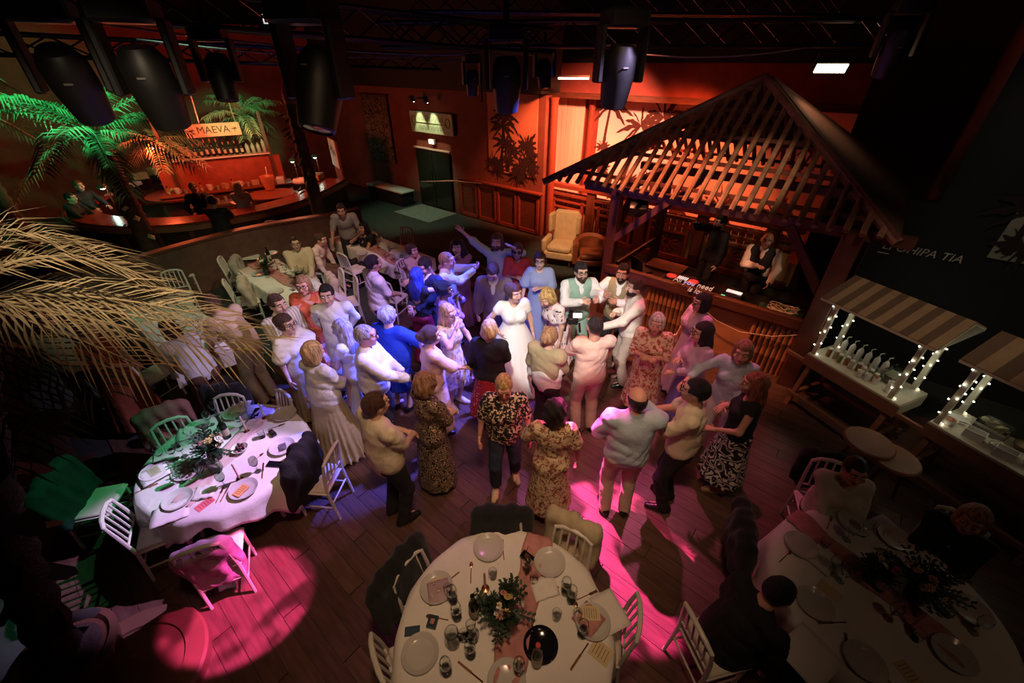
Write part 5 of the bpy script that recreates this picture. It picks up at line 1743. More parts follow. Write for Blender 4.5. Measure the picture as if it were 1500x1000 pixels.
def longtable(u0, u1, v0, v1, lab, clab):
    t = thing('long_table', lab, 'table', wp(u0, v0), RU, 'long banquet tables')
    L, D = u1 - u0, v1 - v0
    MB().box((L / 2, D / 2, .725), (L, D, .03)).build('table_top', TWD, t)
    for x in (.12, L - .12):
        for y in (.1, D - .1):
            MB().tube([(x, y, .71), (x, y, 0)], .022, 8).build('leg', TWD, t)
    m = MB()
    n1, n2 = 24, 8
    per = [(L * i / n1, 0) for i in range(n1)] + [(L, D * i / n2) for i in range(n2)] + [(L - L * i / n1, D) for i in range(n1)] + [(0, D - D * i / n2) for i in range(n2)]
    N = len(per)
    m.v.append((L / 2, D / 2, .752))
    for k in range(6):
        for i, (x, y) in enumerate(per):
            dx, dy = (x - L / 2) / (L / 2), (y - D / 2) / (D / 2)
            cx, cy = (1 if dx > .99 else -1 if dx < -.99 else 0), (1 if dy > .99 else -1 if dy < -.99 else 0)
            w = (.012 + k * .005 * (1 + sin(i * 1.9))) if k else .008
            m.v.append((x + cx * w, y + cy * w, .752 - (.01 + .065 * (k - 1) if k else 0)))
    m.f += [(0, 1 + i, 1 + (i + 1) % N) for i in range(N)]
    for k in range(5):
        m.f += [(1 + k * N + i, 1 + (k + 1) * N + i, 1 + (k + 1) * N + (i + 1) % N, 1 + k * N + (i + 1) % N) for i in range(N)]
    tag(m.build('tablecloth', LIN, None, wp(u0, v0), RU, smooth=60), clab, 'tablecloth', 'long white tablecloths')


longtable(-9.2, -6.5, 2.35, 3.15, 'long banquet table behind the couple at the left', 'white cloth on the long table behind the woman in coral')
longtable(-9.45, -6.65, 4.55, 5.35, 'long banquet table furthest back, by the man leaning over', 'white cloth on the furthest long table')
longtable(-9.0, -6.4, .5, 1.3, 'long banquet table half hidden by the dry palm fronds', 'white cloth on the long table behind the palm fronds')

gch = 'white banquet chairs'
chair('white chair at the far right side of the left round table', 417, 586, 215, .8, gch)
chair('white chair under a pink jacket at the far left of the left round table', 252, 628, 140, .8, gch)
chair('white chair under a black shawl at the far side of the left round table', 338, 590, 175, .8, gch)
chair('white chair under the black fur coat at the right of the left round table', 0, 0, 275, at=(-2.12, 2.95, 0), group=gch)
chair('white chair at the near left corner of the left round table', 238, 772, 60, .47, gch)
chair('green-lit white chair left of the left round table', 140, 735, 75, .47, gch)
chair('white chair at the near edge of the left round table, under the cloth', 0, 0, 335, at=(-2.72, 2.12, 0), group=gch)
chair('white chair at the bottom left of the centre table', 556, 965, 60, .84, gch)
chair('white chair at the right of the bottom centre table', 930, 905, 285, .84, gch)
chair('white chair under a beige jacket at the far right of the centre table', 838, 792, 210, .8, gch)
chair('white chair under a black coat at the far side of the centre table', 735, 768, 180, .8, gch)
chair('white chair under a black coat at the left of the centre table', 600, 838, 120, .8, gch)
chair('white chair of the hunched guest at the right round table', 0, 0, 78, at=tuple(PEOPLE['black_guest']['mw'] @ Vector((0, -.05, 0))), group=gch)
chair('white chair of the woman in the striped scarf', 0, 0, 200, at=tuple(PEOPLE['scarf_woman']['mw'] @ Vector((0, -.06, 0))), group=gch)
chair('white chair of the guest at the right edge', 0, 0, 235, at=tuple(PEOPLE['hat_guest']['mw'] @ Vector((0, -.06, 0))), group=gch)
for k, lab in (('long_hair_woman', 'white chair of the dark long-haired woman at the furthest table'), ('seat_man', 'white chair of the man in beige sitting sideways'),
               ('pink_guest', 'white chair of the guest bent forward at the long table'), ('beige_woman', 'white chair of the woman with tied hair at the near end of the furthest table')):
    chair(lab, 0, 0, -math.degrees(PEOPLE[k]['root'].rotation_euler.z), at=tuple(PEOPLE[k]['mw'] @ Vector((0, -.06, 0))), group=gch)
for px, py, fc, lab in ((520, 392, 35, 'empty white chair seen from the side at the furthest long table'), (576, 432, 20, 'empty white chair right of the man in the loose white shirt'),
                        (487, 428, 235, 'white chair under a beige jacket at the near long table'), (507, 440, 240, 'white chair with bare back beside the jacket-covered chair'),
                        (590, 362, 200, 'white chair behind the far corner of the furthest long table'), (642, 405, 240, 'violet-lit white chair behind the man in the navy suit'),
                        (366, 372, 165, 'green-lit chair at the far left end of the near long table'), (352, 402, 70, 'white chair under a grey jacket left of the near long table'),
                        (362, 436, 60, 'white chair under a pale jacket behind the bending man'), (385, 420, 45, 'white chair tucked at the near long table front'),
                        (268, 398, 150, 'pale green-lit chair back by the bar parapet'), (262, 432, 150, 'green-lit chair behind the long table with the fronds'),
                        (222, 545, 20, 'pink-lit white chair left of the bending woman in white'), (400, 352, 170, 'white chair behind the seated man in beige')):
    chair(lab, px, py, fc, .5, gch)
BLK = M('black wool', (.007, .007, .008), .95, sheen=.1, bump=.5, scale=20)
coat('black fur coat over the chair at the right of the left round table', 'coat', 445, 690, 275, M('black fur', (.008, .007, .007), .95, bump=1, scale=40), (.56, .34, .78), .58, name='fur_coat', fold=.02)
coat('dusty pink jacket over the chair at the far left of the left round table', 'jacket', 245, 622, 140, M('dusty pink wool', (.34, .12, .11), .9, bump=.3), (.50, .17, .55), .68, True, 'jacket')
coat('black shawl over the chair at the far side of the left round table', 'shawl', 335, 588, 175, BLK, (.52, .2, .5), .72, False, 'shawl')
coat('dark green coat over the green-lit chair at the left', 'coat', 95, 722, 75, M('dark green wool', (.008, .032, .024), .9, bump=.3), (.58, .2, .62), .66, False, 'coat')
coat('beige jacket over the chair at the far right of the centre table', 'jacket', 838, 787, 210, M('beige wool', (.44, .36, .23), .9, bump=.3), (.46, .16, .52), .72, True, 'jacket')
coat('black coat over the chair at the far side of the centre table', 'coat', 735, 772, 180, BLK, (.52, .2, .50), .70, False, 'coat')
coat('black coat over the chair at the left of the centre table', 'coat', 590, 852, 120, BLK, (.58, .22, .66), .66, False, 'coat')
coat('beige jacket over a chair at the near long table', 'jacket', 487, 420, 235, M('beige wool', (.44, .36, .23), .9, bump=.3), (.46, .16, .46), .72, False, 'jacket')
coat('grey jacket over a chair left of the near long table', 'jacket', 350, 395, 70, M('grey wool', (.30, .27, .22), .9, bump=.3), (.46, .15, .55), .72, False, 'jacket')
coat('pale jacket over the chair behind the bending man', 'jacket', 362, 428, 60, M('pale wool', (.46, .38, .30), .9, bump=.3), (.48, .17, .56), .70, False, 'jacket')
coat('black coat over an unseen chair beside the right round table', 'coat', 1085, 790, 110, BLK, (.56, .25, .6), .62, False, 'coat')
coat('black coat hanging behind the woman in the striped scarf', 'coat', 1205, 690, 200, BLK, (.5, .2, .5), .62, False, 'coat')
coat('violet-lit scarf hanging over the chair at the near edge of the left round table', 'scarf', 0, 0, 335, M('mauve cotton scarf', (.42, .24, .36), .9, bump=.4), (.40, .17, .70), .52, False, 'scarf', at=(-2.66, 1.98, 0))

# ------------------------------------------------------------ tableware
GOLD = M('copper cutlery', (.55, .27, .14), .25, .9, var=.05)
GREYP = M('grey glazed plate', (.52, .49, .45), .18, var=.06)
PINKN = M('dusty pink linen', (.45, .20, .18), .85, bump=.4, scale=12)
PAP = M('kraft card', (.58, .46, .26), .8, var=.05)
INK = M('ink', (.08, .05, .03), .8)
TZ = .7535
plate0 = link('plate', MB().lathe([(0, .0), (.075, .001), (.085, .006), (.122, .026), (.131, .030), (.128, .034), (.122, .031), (.098, .014), (.088, .010), (0, .008)], 32).mesh('plate', GREYP))
glass0 = thing('wine_glass', '-', 'glass')
MB().lathe([(0, 0), (.034, .002), (.03, .006), (.006, .012), (.0045, .08)], 12).build('stem', GL, glass0)
MB().lathe([(.0045, .08), (.025, .095), (.04, .13), (.040, .16), (.033, .195), (.031, .195), (.037, .16), (.037, .13), (.022, .1), (0, .09)], 14).build('bowl', GL, glass0)
tumb0 = link('tumbler', MB().lathe([(0, 0), (.03, 0), (.036, .09), (.034, .09), (.028, .008), (0, .008)], 12).mesh('tumbler', GL))
fork0 = link('fork', MB().tube([(0, -.09, .003), (0, .02, .004)], [.0045, .003], 6).box((0, .035, .004), (.02, .03, .003)).box((-.008, .068, .004), (.003, .045, .003)).box((-.0027, .068, .004), (.003, .045, .003)).box((.0027, .068, .004), (.003, .045, .003)).box((.008, .068, .004), (.003, .045, .003)).mesh('fork', GOLD))
knife0 = link('knife', MB().tube([(0, -.1, .004), (0, .0, .004)], [.006, .005], 6).box((.001, .055, .004), (.015, .12, .002)).mesh('knife', GOLD))
spoon0 = link('spoon', MB().tube([(0, -.09, .003), (0, .04, .004)], [.0045, .003], 6).ball((0, .06, .005), (.016, .026, .005), 8, 4).mesh('spoon', GOLD))
for o_, c_ in ((plate0, 'plate'), (tumb0, 'glass'), (fork0, 'fork'), (knife0, 'knife'), (spoon0, 'spoon')):
    o_['category'] = c_
_used = set()


def put(proto, label, px, py, rz=0, group=None, z=TZ, tilt=(0, 0), at=None):
    p = at if at is not None else G(px, py, z)
    if proto.name not in _used:
        _used.add(proto.name)
        c = proto
        c.location = p
        c.rotation_euler = (tilt[0], tilt[1], rz)
        c['label'] = label
        if group:
            c['group'] = group
        return c
    return dup(proto, label, p, rz, group, tilt)


# plates: centre, left, right tables
for px, py, l in ((716, 803, 'grey plate at the far side of the centre table, in front of the black coat'), (805, 825, 'shiny grey plate at the far right of the centre table by the beige jacket'),
                  (640, 862, 'grey plate under a menu card at the left of the centre table'), (616, 958, 'large bare grey plate at the lower left of the centre table'),
                  (868, 912, 'grey plate under a pink napkin at the right of the centre table'), (742, 998, 'grey plate at the bottom edge of the centre table'),
                  (262, 733, 'lilac-lit empty plate at the near edge of the left table'), (358, 718, 'plate with an orange card at the near right of the left table'),
                  (418, 608, 'pink-lit plate beside the bare chair at the far right of the left table'), (414, 656, 'plate with a small photo at the right of the left table'),
                  (228, 692, 'greenish plate with a folded napkin at the left of the left table'), (345, 606, 'plate at the far side of the left table'), (290, 628, 'plate under a napkin at the far left of the left table'),
                  (1172, 800, 'plate at the far left of the right-hand table'), (1192, 885, 'plate in front of the guest in black at the right-hand table'), (1265, 970, 'oval-looking plate at the near side of the right-hand table'),
                  (1310, 790, 'plate at the far right of the right-hand table'), (1420, 895, 'plate at the right edge of the right-hand table'), (1250, 768, 'plate in front of the woman in the striped scarf'), (1395, 960, 'plate at the lower right of the right-hand table')):
    put(plate0, l, px, py, 0, 'dinner plates')
g1 = 'wine glasses on the round tables'
SECT = ('right', 'far right', 'far', 'far left', 'left', 'near left', 'near', 'near right')
CEN = {'bottom centre': TC, 'left': TA, 'right-hand': TB}
_named = {}


def place_words(tab, px, py, what):
    d = G(px, py, TZ) - CEN[tab]
    k = SECT[int(round(math.atan2(d.y, d.x) / (pi / 4))) % 8]
    ring = 'rim' if math.hypot(d.x, d.y) > .5 else 'middle'
    key = (tab, k, ring, what)
    _named[key] = _named.get(key, 0) + 1
    n = ('', ', second there', ', third there', ', fourth there', ', fifth there')[_named[key] - 1]
    return '%s near the %s, %s side of the %s round table%s' % (what, ring, k, tab, n)


for tab, pts in (('bottom centre', ((657, 868), (664, 880), (670, 905), (680, 935), (690, 960), (772, 838), (782, 852), (828, 868), (836, 880), (845, 905), (852, 930), (700, 890), (815, 905), (760, 985), (655, 985), (722, 845))),
                 ('left', ((302, 612), (310, 622), (318, 608), (262, 655), (270, 668), (258, 672), (285, 690), (300, 700), (355, 625), (370, 612), (378, 690), (330, 712), (385, 640), (268, 705), (240, 675))),
                 ('right-hand', ((1205, 800), (1240, 790), (1262, 782), (1300, 815), (1330, 840), (1365, 870), (1385, 900), (1230, 850), (1215, 835), (1340, 935), (1300, 905), (1425, 925)))):
    for i, (px, py) in enumerate(pts):
        put(glass0 if i % 3 else tumb0, place_words(tab, px, py, 'wine glass' if i % 3 else 'clear tumbler'), px, py, i, ('wine glasses' if i % 3 else 'tumblers') + ' on the %s table' % tab)
for tab, pts in (('bottom centre', ((737, 805, .1), (658, 850, 2.3), (690, 838, .05), (860, 872, -1.2), (872, 930, -1.5), (845, 898, 0), (805, 850, .9), (850, 960, 2.4), (640, 905, 1.4), (775, 795, -.3), (690, 985, 1.0))),
                 ('left', ((322, 725, .15), (330, 722, .12), (376, 672, -.4), (225, 668, .6), (240, 745, -.5), (395, 615, -1), (405, 625, -1), (262, 640, .3), (340, 598, -1), (215, 715, -.9), (385, 690, .4))),
                 ('right-hand', ((1215, 765, -.8), (1220, 912, 1.6), (1150, 815, -1), (1240, 945, -.5), (1400, 875, 1.4), (1330, 800, 1), (1290, 985, .4)))):
    for i, (px, py, a) in enumerate(pts):
        pr, nm = ((fork0, 'fork'), (knife0, 'knife'), (spoon0, 'spoon'))[i % 3]
        put(pr, place_words(tab, px, py, 'copper ' + nm), px, py, a, 'copper %ss on the %s table' % (nm, tab))


def card(label, px, py, rz, mat=PAP, d=(.10, .14), z=TZ, lines=5, cat='card', name='menu_card', ink=INK, th=.003):
    o = thing(name, label, cat, G(px, py, z), rz)
    MB().box((0, 0, th / 2), (d[0], d[1], th)).build('sheet', mat, o)
    if lines:
        m = MB()
        for i in range(lines):
            m.box((0, d[1] * (.32 - .62 * i / max(lines - 1, 1)), th + .0006), (d[0] * (.62 if i % 2 else .72), .0035, .0008))
        m.build('printed_lines', ink, o)
    return o


card('pale menu card on the plate at the left of the centre table', 640, 860, .35, z=TZ + .024)
card('kraft menu card with dark lines at the right of the centre table', 865, 898, 1.52, z=TZ + .03, lines=6)
card('kraft booklet at the lower right of the centre table', 880, 955, .9, d=(.12, .15))
card('orange card on a plate at the near right of the left table', 353, 718, -.35, M('orange card', (.72, .34, .12), .8), (.09, .13), TZ + .024)
card('pink card beside the lilac plate on the left table', 300, 738, -.5, M('pink card', (.70, .14, .16), .8), (.09, .15))
card('greenish card on the napkin at the left of the left table', 226, 690, .9, M('olive card', (.42, .42, .24), .8), (.09, .13), TZ + .03)
card('small colour photo on a plate at the right of the left table', 414, 654, .6, M('photo print', (.10, .09, .12), .3, var=.8, scale=30), (.07, .10), TZ + .024, 0)
card('cream menu sheet at the bottom of the centre table', 738, 978, -.1, d=(.16, .12), lines=4)
card('cream card at the far left of the right-hand table', 1180, 775, .9, lines=0)
card('brown napkin folder near the hunched guest', 1215, 865, .6, d=(.10, .16), lines=0, cat='napkin', name='napkin')
card('kraft card on the near side of the right-hand table', 1330, 985, .2, lines=5)
card('navy folded card left of the centre table', 604, 924, .12, M('navy card', (.02, .045, .07), .6), (.11, .065), lines=0)
PH = M('phone glass', (.008, .008, .01), .1)
card('black phone at the right edge of the left table', 402, 680, 1.5, PH, (.075, .15), lines=0, cat='phone', name='phone', th=.009)
card('black phone at the far side of the left table', 376, 604, .2, PH, (.075, .15), lines=0, cat='phone', name='phone', th=.009)
card('dark phone on the furthest long table', 582, 400, .8, PH, (.075, .15), lines=0, cat='phone', name='phone', th=.009)
o = thing('photo_frame', 'small dark framed box left of the centre bouquet', 'box', G(634, 912, TZ), -.2)
MB().box((0, 0, .015), (.07, .085, .03)).build('box_body', M('teal box', (.015, .035, .04), .4), o)
MB().box((0, 0, .0305), (.03, .035, .002)).build('picture', PINKN, o)
for px, py, a, l, d in ((400, 636, .9, 'pair of dark toy blocks with copper edges on the left table', (.05, .10)), (772, 818, .9, 'black napkin ring box behind the centre bouquet', (.07, .11))):
    o = thing('dark_box', l, 'box', G(px, py, TZ), a)
    MB().box((0, 0, .02), (d[0], d[1], .04), ch=.004).build('box_body', PH, o)
    MB().box((0, 0, .0405), (d[0] * .5, d[1] * .4, .002)).build('label_patch', GOLD, o)


def napkin(label, px, py, rz, mat, d=(.2, .2), z=TZ, peak=.03):
    m = MB()
    n = 7
    for i in range(n):
        for j in range(n):
            x, y = (i / (n - 1) - .5) * d[0], (j / (n - 1) - .5) * d[1]
            m.v.append((x, y, .006 + peak * abs(sin(5 * x / d[0] * 1.7 + 3 * y / d[1])) * (1 - abs(x / d[0]))))
    for i in range(n - 1):
        for j in range(n - 1):
            a = i * n + j
            m.f.append((a, a + n, a + n + 1, a + 1))
    o = m.build('napkin', mat, None, G(px, py, z), rz)
    o.modifiers.new('s', 'SOLIDIFY').thickness = .004
    return tag(o, label, 'napkin')


napkin('dusty pink napkin under the menu card at the left of the centre table', 643, 866, .3, M('mauve linen', (.40, .28, .30), .85, bump=.3), (.17, .17), TZ + .02, .004)
napkin('brown-pink napkin under the card at the right of the centre table', 862, 906, .75, PINKN, (.18, .18), TZ + .02, .006)
napkin('lilac-lit napkin beside the near plate of the left table', 300, 722, .3, LIN, (.19, .16))
napkin('white napkin at the left rim of the left table', 226, 694, .9, LIN, (.24, .24), TZ + .02, .006)
napkin('crumpled napkin at the far left of the left table', 278, 634, .6, LIN, (.24, .22))
napkin('crumpled pale napkin at the far side of the left table', 352, 598, .3, LIN, (.22, .2))
napkin('crumpled pale napkin behind the centre bouquet', 798, 862, .3, LIN, (.20, .16))
napkin('pale napkin at the near corner of the left table', 250, 752, .5, LIN, (.30, .22), TZ, .01)
napkin('crumpled napkin in front of the hunched guest', 1205, 820, .5, LIN, (.24, .2))
napkin('dusky napkin at the far edge of the right-hand table', 1290, 770, .3, M('mauve linen', (.40, .28, .30), .85), (.26, .16), TZ, .008)
napkin('folded napkin at the lower left of the right-hand table', 1185, 960, .5, LIN, (.34, .3), TZ, .004)
napkin('newspaper-like folded sheet at the right rim of the centre table', 893, 895, .4, LIN, (.2, .28), TZ, .006)


def runner(label, p0, p1, w, mat):
    a, b = G(*p0, TZ), G(*p1, TZ)
    d = b - a
    L = d.length
    m = MB()
    n, k = 26, 9
    for i in range(n):
        for j in range(k):
            y = (j / (k - 1) - .5) * w * (1 + .15 * sin(i * .7))
            m.v.append((L * i / (n - 1), y + .01 * sin(i * .9), .004 + .007 * (1 + sin(j * 2.2 + .4 * sin(i * .5))) * (.6 + .4 * sin(i * 1.1 + j))))
    for i in range(n - 1):
        for j in range(k - 1):
            q = i * k + j
            m.f.append((q, q + k, q + k + 1, q + 1))
    o = m.build('table_runner', mat, None, a, math.atan2(d.y, d.x))
    o.modifiers.new('s', 'SOLIDIFY').thickness = .003
    return tag(o, label, 'runner')


runner('dusty pink gathered runner crossing the centre table', (790, 784), (738, 1010), .22, PINKN)
runner('dark pink runner on the right-hand round table', (1160, 752), (1420, 970), .2, PINKN)
runner('pale pink runner crossing the left round table', (262, 742), (395, 596), .22, M('pale pink linen', (.55, .36, .34), .85, bump=.4))
runner('pink runner along the furthest long table', (505, 338), (600, 395), .25, PINKN)
runner('pink runner along the near long table', (370, 385), (500, 450), .25, PINKN)


def candle(label, px, py, z=TZ, c=(.60, .22, .22), h=.2, tilt=0):
    o = thing('candlestick', label, 'candle', G(px, py, z), 0, None)
    MB().lathe([(0, 0), (.035, .0), (.032, .008), (.010, .014), (.012, .03), (.014, .035), (0, .035)], 14).build('holder', GOLD, o)
    MB().lathe([(.0095, .03), (.0085, .03 + h), (.003, .036 + h), (0, .036 + h)], 10).build('candle_stick', M('candle %g' % c[0], c, .5, var=.03), o)
    return o


for px, py, l, c in ((711, 862, 'rose dinner candle left of the centre bouquet', (.60, .22, .22)), (760, 985, 'cream dinner candle below the centre bouquet', (.72, .64, .48)), (352, 702, 'pink dinner candle in the middle of the left table', (.74, .40, .44)),
                     (362, 632, 'cream dinner candle right of the bouquet on the left table', (.74, .66, .44)), (388, 612, 'second cream candle at the right of the left table', (.75, .67, .44)), (1300, 905, 'rose candle left of two on the right-hand table', (.6, .26, .2)), (1332, 920, 'rose candle right of two on the right-hand table', (.6, .28, .2)),
                     (570, 375, 'rose candle at the near end of the furthest table', (.6, .3, .3)), (497, 330, 'cream candle at the far end of the furthest table', (.7, .6, .45)), (412, 405, 'rose candle in the middle of the near long table', (.6, .22, .2)), (407, 395, 'second rose candle at the middle of the near long table', (.6, .22, .2))):
    candle(l, px, py, c=c)


BG = M('dark bottle glass', (.008, .011, .006), .08)
LB = M('bottle label', (.50, .42, .30), .7)


def bottle(label, px, py, z=TZ, h=.31, mat=BG, capc=None, at=None, group=None, lab=True, r=.038):
    o = thing('bottle', label, 'bottle', at if at is not None else G(px, py, z), random.random() * 6, group)
    bottle_mb(h, r).build('bottle_body', mat, o)
    if lab:
        MB().lathe([(r + .0008, h * .16), (r + .0008, h * .44)], 14).build('label', LB, o).data.polygons.foreach_set('use_smooth', [True] * 0 or [True] * len(o.children[-1].data.polygons))
    MB().lathe([(r * .42, h * .82), (r * .44, h * 1.004), (0, h * 1.006)], 10).build('capsule', capc or BG, o)
    return o


RC = M('red capsule', (.50, .05, .04), .4)
bottle('dark wine bottle left of the centre bouquet', 695, 902)
bottle('dark bottle with a red cap on the black tray of the centre table', 786, 972, capc=RC)
bottle('dark wine bottle behind the bouquet of the left table', 334, 640)
bottle('wine bottle on the right-hand table beside the flowers', 1285, 862, capc=RC)
bottle('tall dark bottle on the furthest long table', 521, 352)
bottle('second tall dark bottle on the furthest long table', 514, 350)
bottle('dark bottle at the far end of the near long table', 396, 382)
put(link('black_tray', MB().lathe([(0, 0), (.10, .0), (.125, .02), (.12, .022), (.098, .006), (0, .006)], 28).mesh('black_tray', PH)), 'oval black tray right of the centre bouquet', 792, 945)['category'] = 'tray'
o = thing('carafe', 'clear water carafe left of the centre bouquet', 'carafe', G(692, 935, TZ))
MB().lathe([(0, 0), (.045, .002), (.052, .08), (.03, .15), (.026, .2), (.036, .23), (.033, .23), (.023, .2), (.027, .15), (.047, .08), (.04, .01), (0, .01)], 16).build('glass_body', GL, o)
for px, py, l in ((664, 942, 'clear glass pitcher near the lower left plate of the centre table'), (318, 690, 'clear glass pitcher on the left table by the pink candle')):
    o = thing('pitcher', l, 'pitcher', G(px, py, TZ))
    MB().lathe([(0, 0), (.05, .002), (.055, .1), (.045, .16), (.05, .18), (.046, .18), (.041, .16), (.05, .1), (.045, .01), (0, .01)], 16).build('glass_body', GL, o)
    MB().tube([(.045, 0, .16), (.085, 0, .14), (.085, 0, .07), (.052, 0, .05)], .006, 6).build('handle', GL, o)
LEAFM = M('dark eucalyptus leaf', (.022, .045, .022), .55, var=.3)
PET = [M('cream petals', (.72, .60, .36), .7), M('pink petals', (.55, .24, .20), .7), M('white petals', (.74, .66, .55), .7), M('ochre petals', (.60, .42, .16), .7)]
VAS = M('dark vase', (.02, .014, .014), .2)


def bouquet(label, px, py, sc=1.0, z=TZ, nf=9, nl=34, dark=True, seed=1, red=False):
    rnd = random.Random(seed)
    o = thing('flower_centrepiece', label, 'flowers', G(px, py, z), 0)
    MB().lathe([(0, 0), (.045 * sc, .0), (.055 * sc, .06 * sc), (.04 * sc, .12 * sc), (.036 * sc, .12 * sc), (.05 * sc, .06 * sc), (0, .01)], 16).build('vase', VAS if dark else CER, o)
    for i in range(nl):
        a, e = rnd.uniform(0, 2 * pi), rnd.uniform(.05, 1.2)
        d = Vector((cos(a) * cos(e), sin(a) * cos(e), sin(e)))
        p = Vector((0, 0, .12 * sc))
        L = rnd.uniform(.10, .21) * sc
        s_ = d.cross(Vector((0, 0, 1))).normalized()
        m = MB()
        q = p + d * L
        m.tube([p, p + d * L * .5, q - Vector((0, 0, .02 * sc))], .0025 * sc, 4)
        for k in range(5):
            c_ = p + d * L * (.35 + .16 * k)
            for sg_ in (-1, 1):
                t_ = c_ + s_ * sg_ * .035 * sc + d * .02 * sc
                n0 = len(m.v)
                w_ = d * .014 * sc
                m.v += [c_, (c_ + t_) / 2 + w_, t_, (c_ + t_) / 2 - w_ + Vector((0, 0, .004))]
                m.f.append((n0, n0 + 1, n0 + 2, n0 + 3))
        m.build('leaf_sprig', LEAFM, o, smooth=0)
    for i in range(nf):
        a, e = rnd.uniform(0, 2 * pi), rnd.uniform(.35, 1.4)
        d = Vector((cos(a) * cos(e), sin(a) * cos(e), sin(e)))
        c_ = Vector((0, 0, .13 * sc)) + d * rnd.uniform(.09, .14) * sc
        mt = Matrix.Translation(c_) @ d.to_track_quat('Z', 'Y').to_matrix().to_4x4()
        m = MB()
        R = rnd.uniform(.022, .036) * sc
        for ring, (np_, rr, zz) in enumerate(((8, 1, 0), (6, .65, .008), (4, .35, .014))):
            for k in range(np_):
                b = 2 * pi * k / np_ + ring * .4
                m.ball((R * rr * .6 * cos(b), R * rr * .6 * sin(b), zz * sc), (R * .45 * rr, R * .3 * rr, R * .14), 6, 4, Matrix.Rotation(b, 4, 'Z') @ Matrix.Rotation(-.4 - ring * .3, 4, 'Y'))
        m2 = MB()
        for v_ in m.v:
            m2.v.append(tuple(mt @ Vector(v_)))
        m2.f = m.f
        fl_ = m2.build('flower', PET[(i + seed) % 4], o)
        MB().ball(mt @ Vector((0, 0, .012 * sc)), .006 * sc, 6, 4).build('flower_eye', INK, fl_)
    return o


bouquet('cream and pink flower bouquet in a dark vase on the centre table', 738, 905, 1.15, seed=1, nf=11, nl=40)
bouquet('cream gerbera bouquet in a dark vase on the left round table', 318, 672, 1.25, seed=2, nf=9, nl=36)
bouquet('dark bouquet with pale flowers on the right-hand round table', 1335, 872, 1.25, seed=3, nf=9, nl=40)
bouquet('second small bouquet in the middle of the right-hand table', 1270, 848, .9, seed=4, nf=5)
bouquet('green-lit bouquet on the near long table', 392, 402, 1.2, seed=5, nf=6)
bouquet('small bouquet with yellow flowers on the near long table', 442, 415, 1.0, seed=6, nf=7)
bouquet('pink and cream bouquet on the furthest long table', 548, 358, 1.2, seed=7, nf=12)
bouquet('small bouquet at the far end of the furthest long table', 505, 338, .9, seed=8, nf=7)
for px, py, l in ((353, 660, 'wooden bowl of berries on the left round table'),):
    o = thing('serving_bowl', l, 'bowl', G(px, py, TZ))
    MB().lathe([(0, 0), (.05, .003), (.085, .05), (.08, .05), (.048, .01), (0, .01)], 18).build('bowl_body', CER, o)
    for k in range(16):
        a = k * 2.4
        MB().ball((.05 * cos(a) * (k / 16) ** .5, .05 * sin(a) * (k / 16) ** .5, .035 + .012 * (k % 3)), .017, 8, 5).build('fruit', (PINKN, PH, M('dark fruit', (.10, .02, .02), .3))[k % 3], o)
o = thing('oyster_platter', 'silver platter of shell scraps at the left of the left table bouquet', 'platter', G(276, 688, TZ), .5)
MB().lathe([(0, 0), (.12, .003), (.15, .015), (.146, .017), (.118, .008), (0, .008)], 24).build('platter', GREYP, o)
for k in range(12):
    a = k * 2.4
    r_ = .1 * (k / 12) ** .5
    MB().ball((r_ * cos(a), r_ * sin(a), .018), (.034, .02, .010), 8, 4, Matrix.Rotation(a, 4, (.2, .1, 1))).build('shell', M('shell', (.42, .36, .26), .5, var=.4, scale=30), o)
# small plates, glasses and bottles on the long tables
for i, (px, py) in enumerate(((545, 345), (530, 372), (560, 390), (585, 378), (598, 392), (575, 362), (380, 402), (405, 428), (430, 400), (450, 440), (470, 428), (398, 372), (262, 478), (300, 492), (318, 500), (285, 470))):
    put(plate0, ['plate nearest the man leaning over the far table', 'plate beside the jacket-less chair on the far table', 'plate left of the phone on the far table', 'plate behind the phone on the far table', 'plate at the near right corner of the far table', 'plate by the candle on the far table',
                 'green-lit plate at the left of the near long table', 'plate in front of the grinning man on the near long table', 'plate by the seated man in beige', 'plate near the woman in coral on the near long table', 'plate at the right of the near long table', 'green-lit plate at the far end of the near long table',
                 'lilac-lit plate left of the bright glasses behind the fronds', 'lilac-lit plate right of the bright glasses behind the fronds', 'lilac-lit plate at the near end of the table behind the fronds', 'plate at the far side of the table behind the fronds'][i], px, py, 0, 'dinner plates')
for tab, pts in (('furthest long', ((520, 345), (535, 350), (555, 365), (565, 378), (578, 385), (590, 380), (596, 385), (540, 362), (570, 368))), ('near long', ((385, 392), (420, 402), (450, 420), (412, 388), (430, 425), (462, 432))), ('frond-hidden long', ((292, 480), (300, 486), (285, 484), (296, 492), (276, 474), (308, 488)))):
    for px, py in pts:
        put(glass0, 'stemmed wine glass on the cloth of the %s table' % tab, px, py, 0, 'wine glasses on the %s table' % tab)
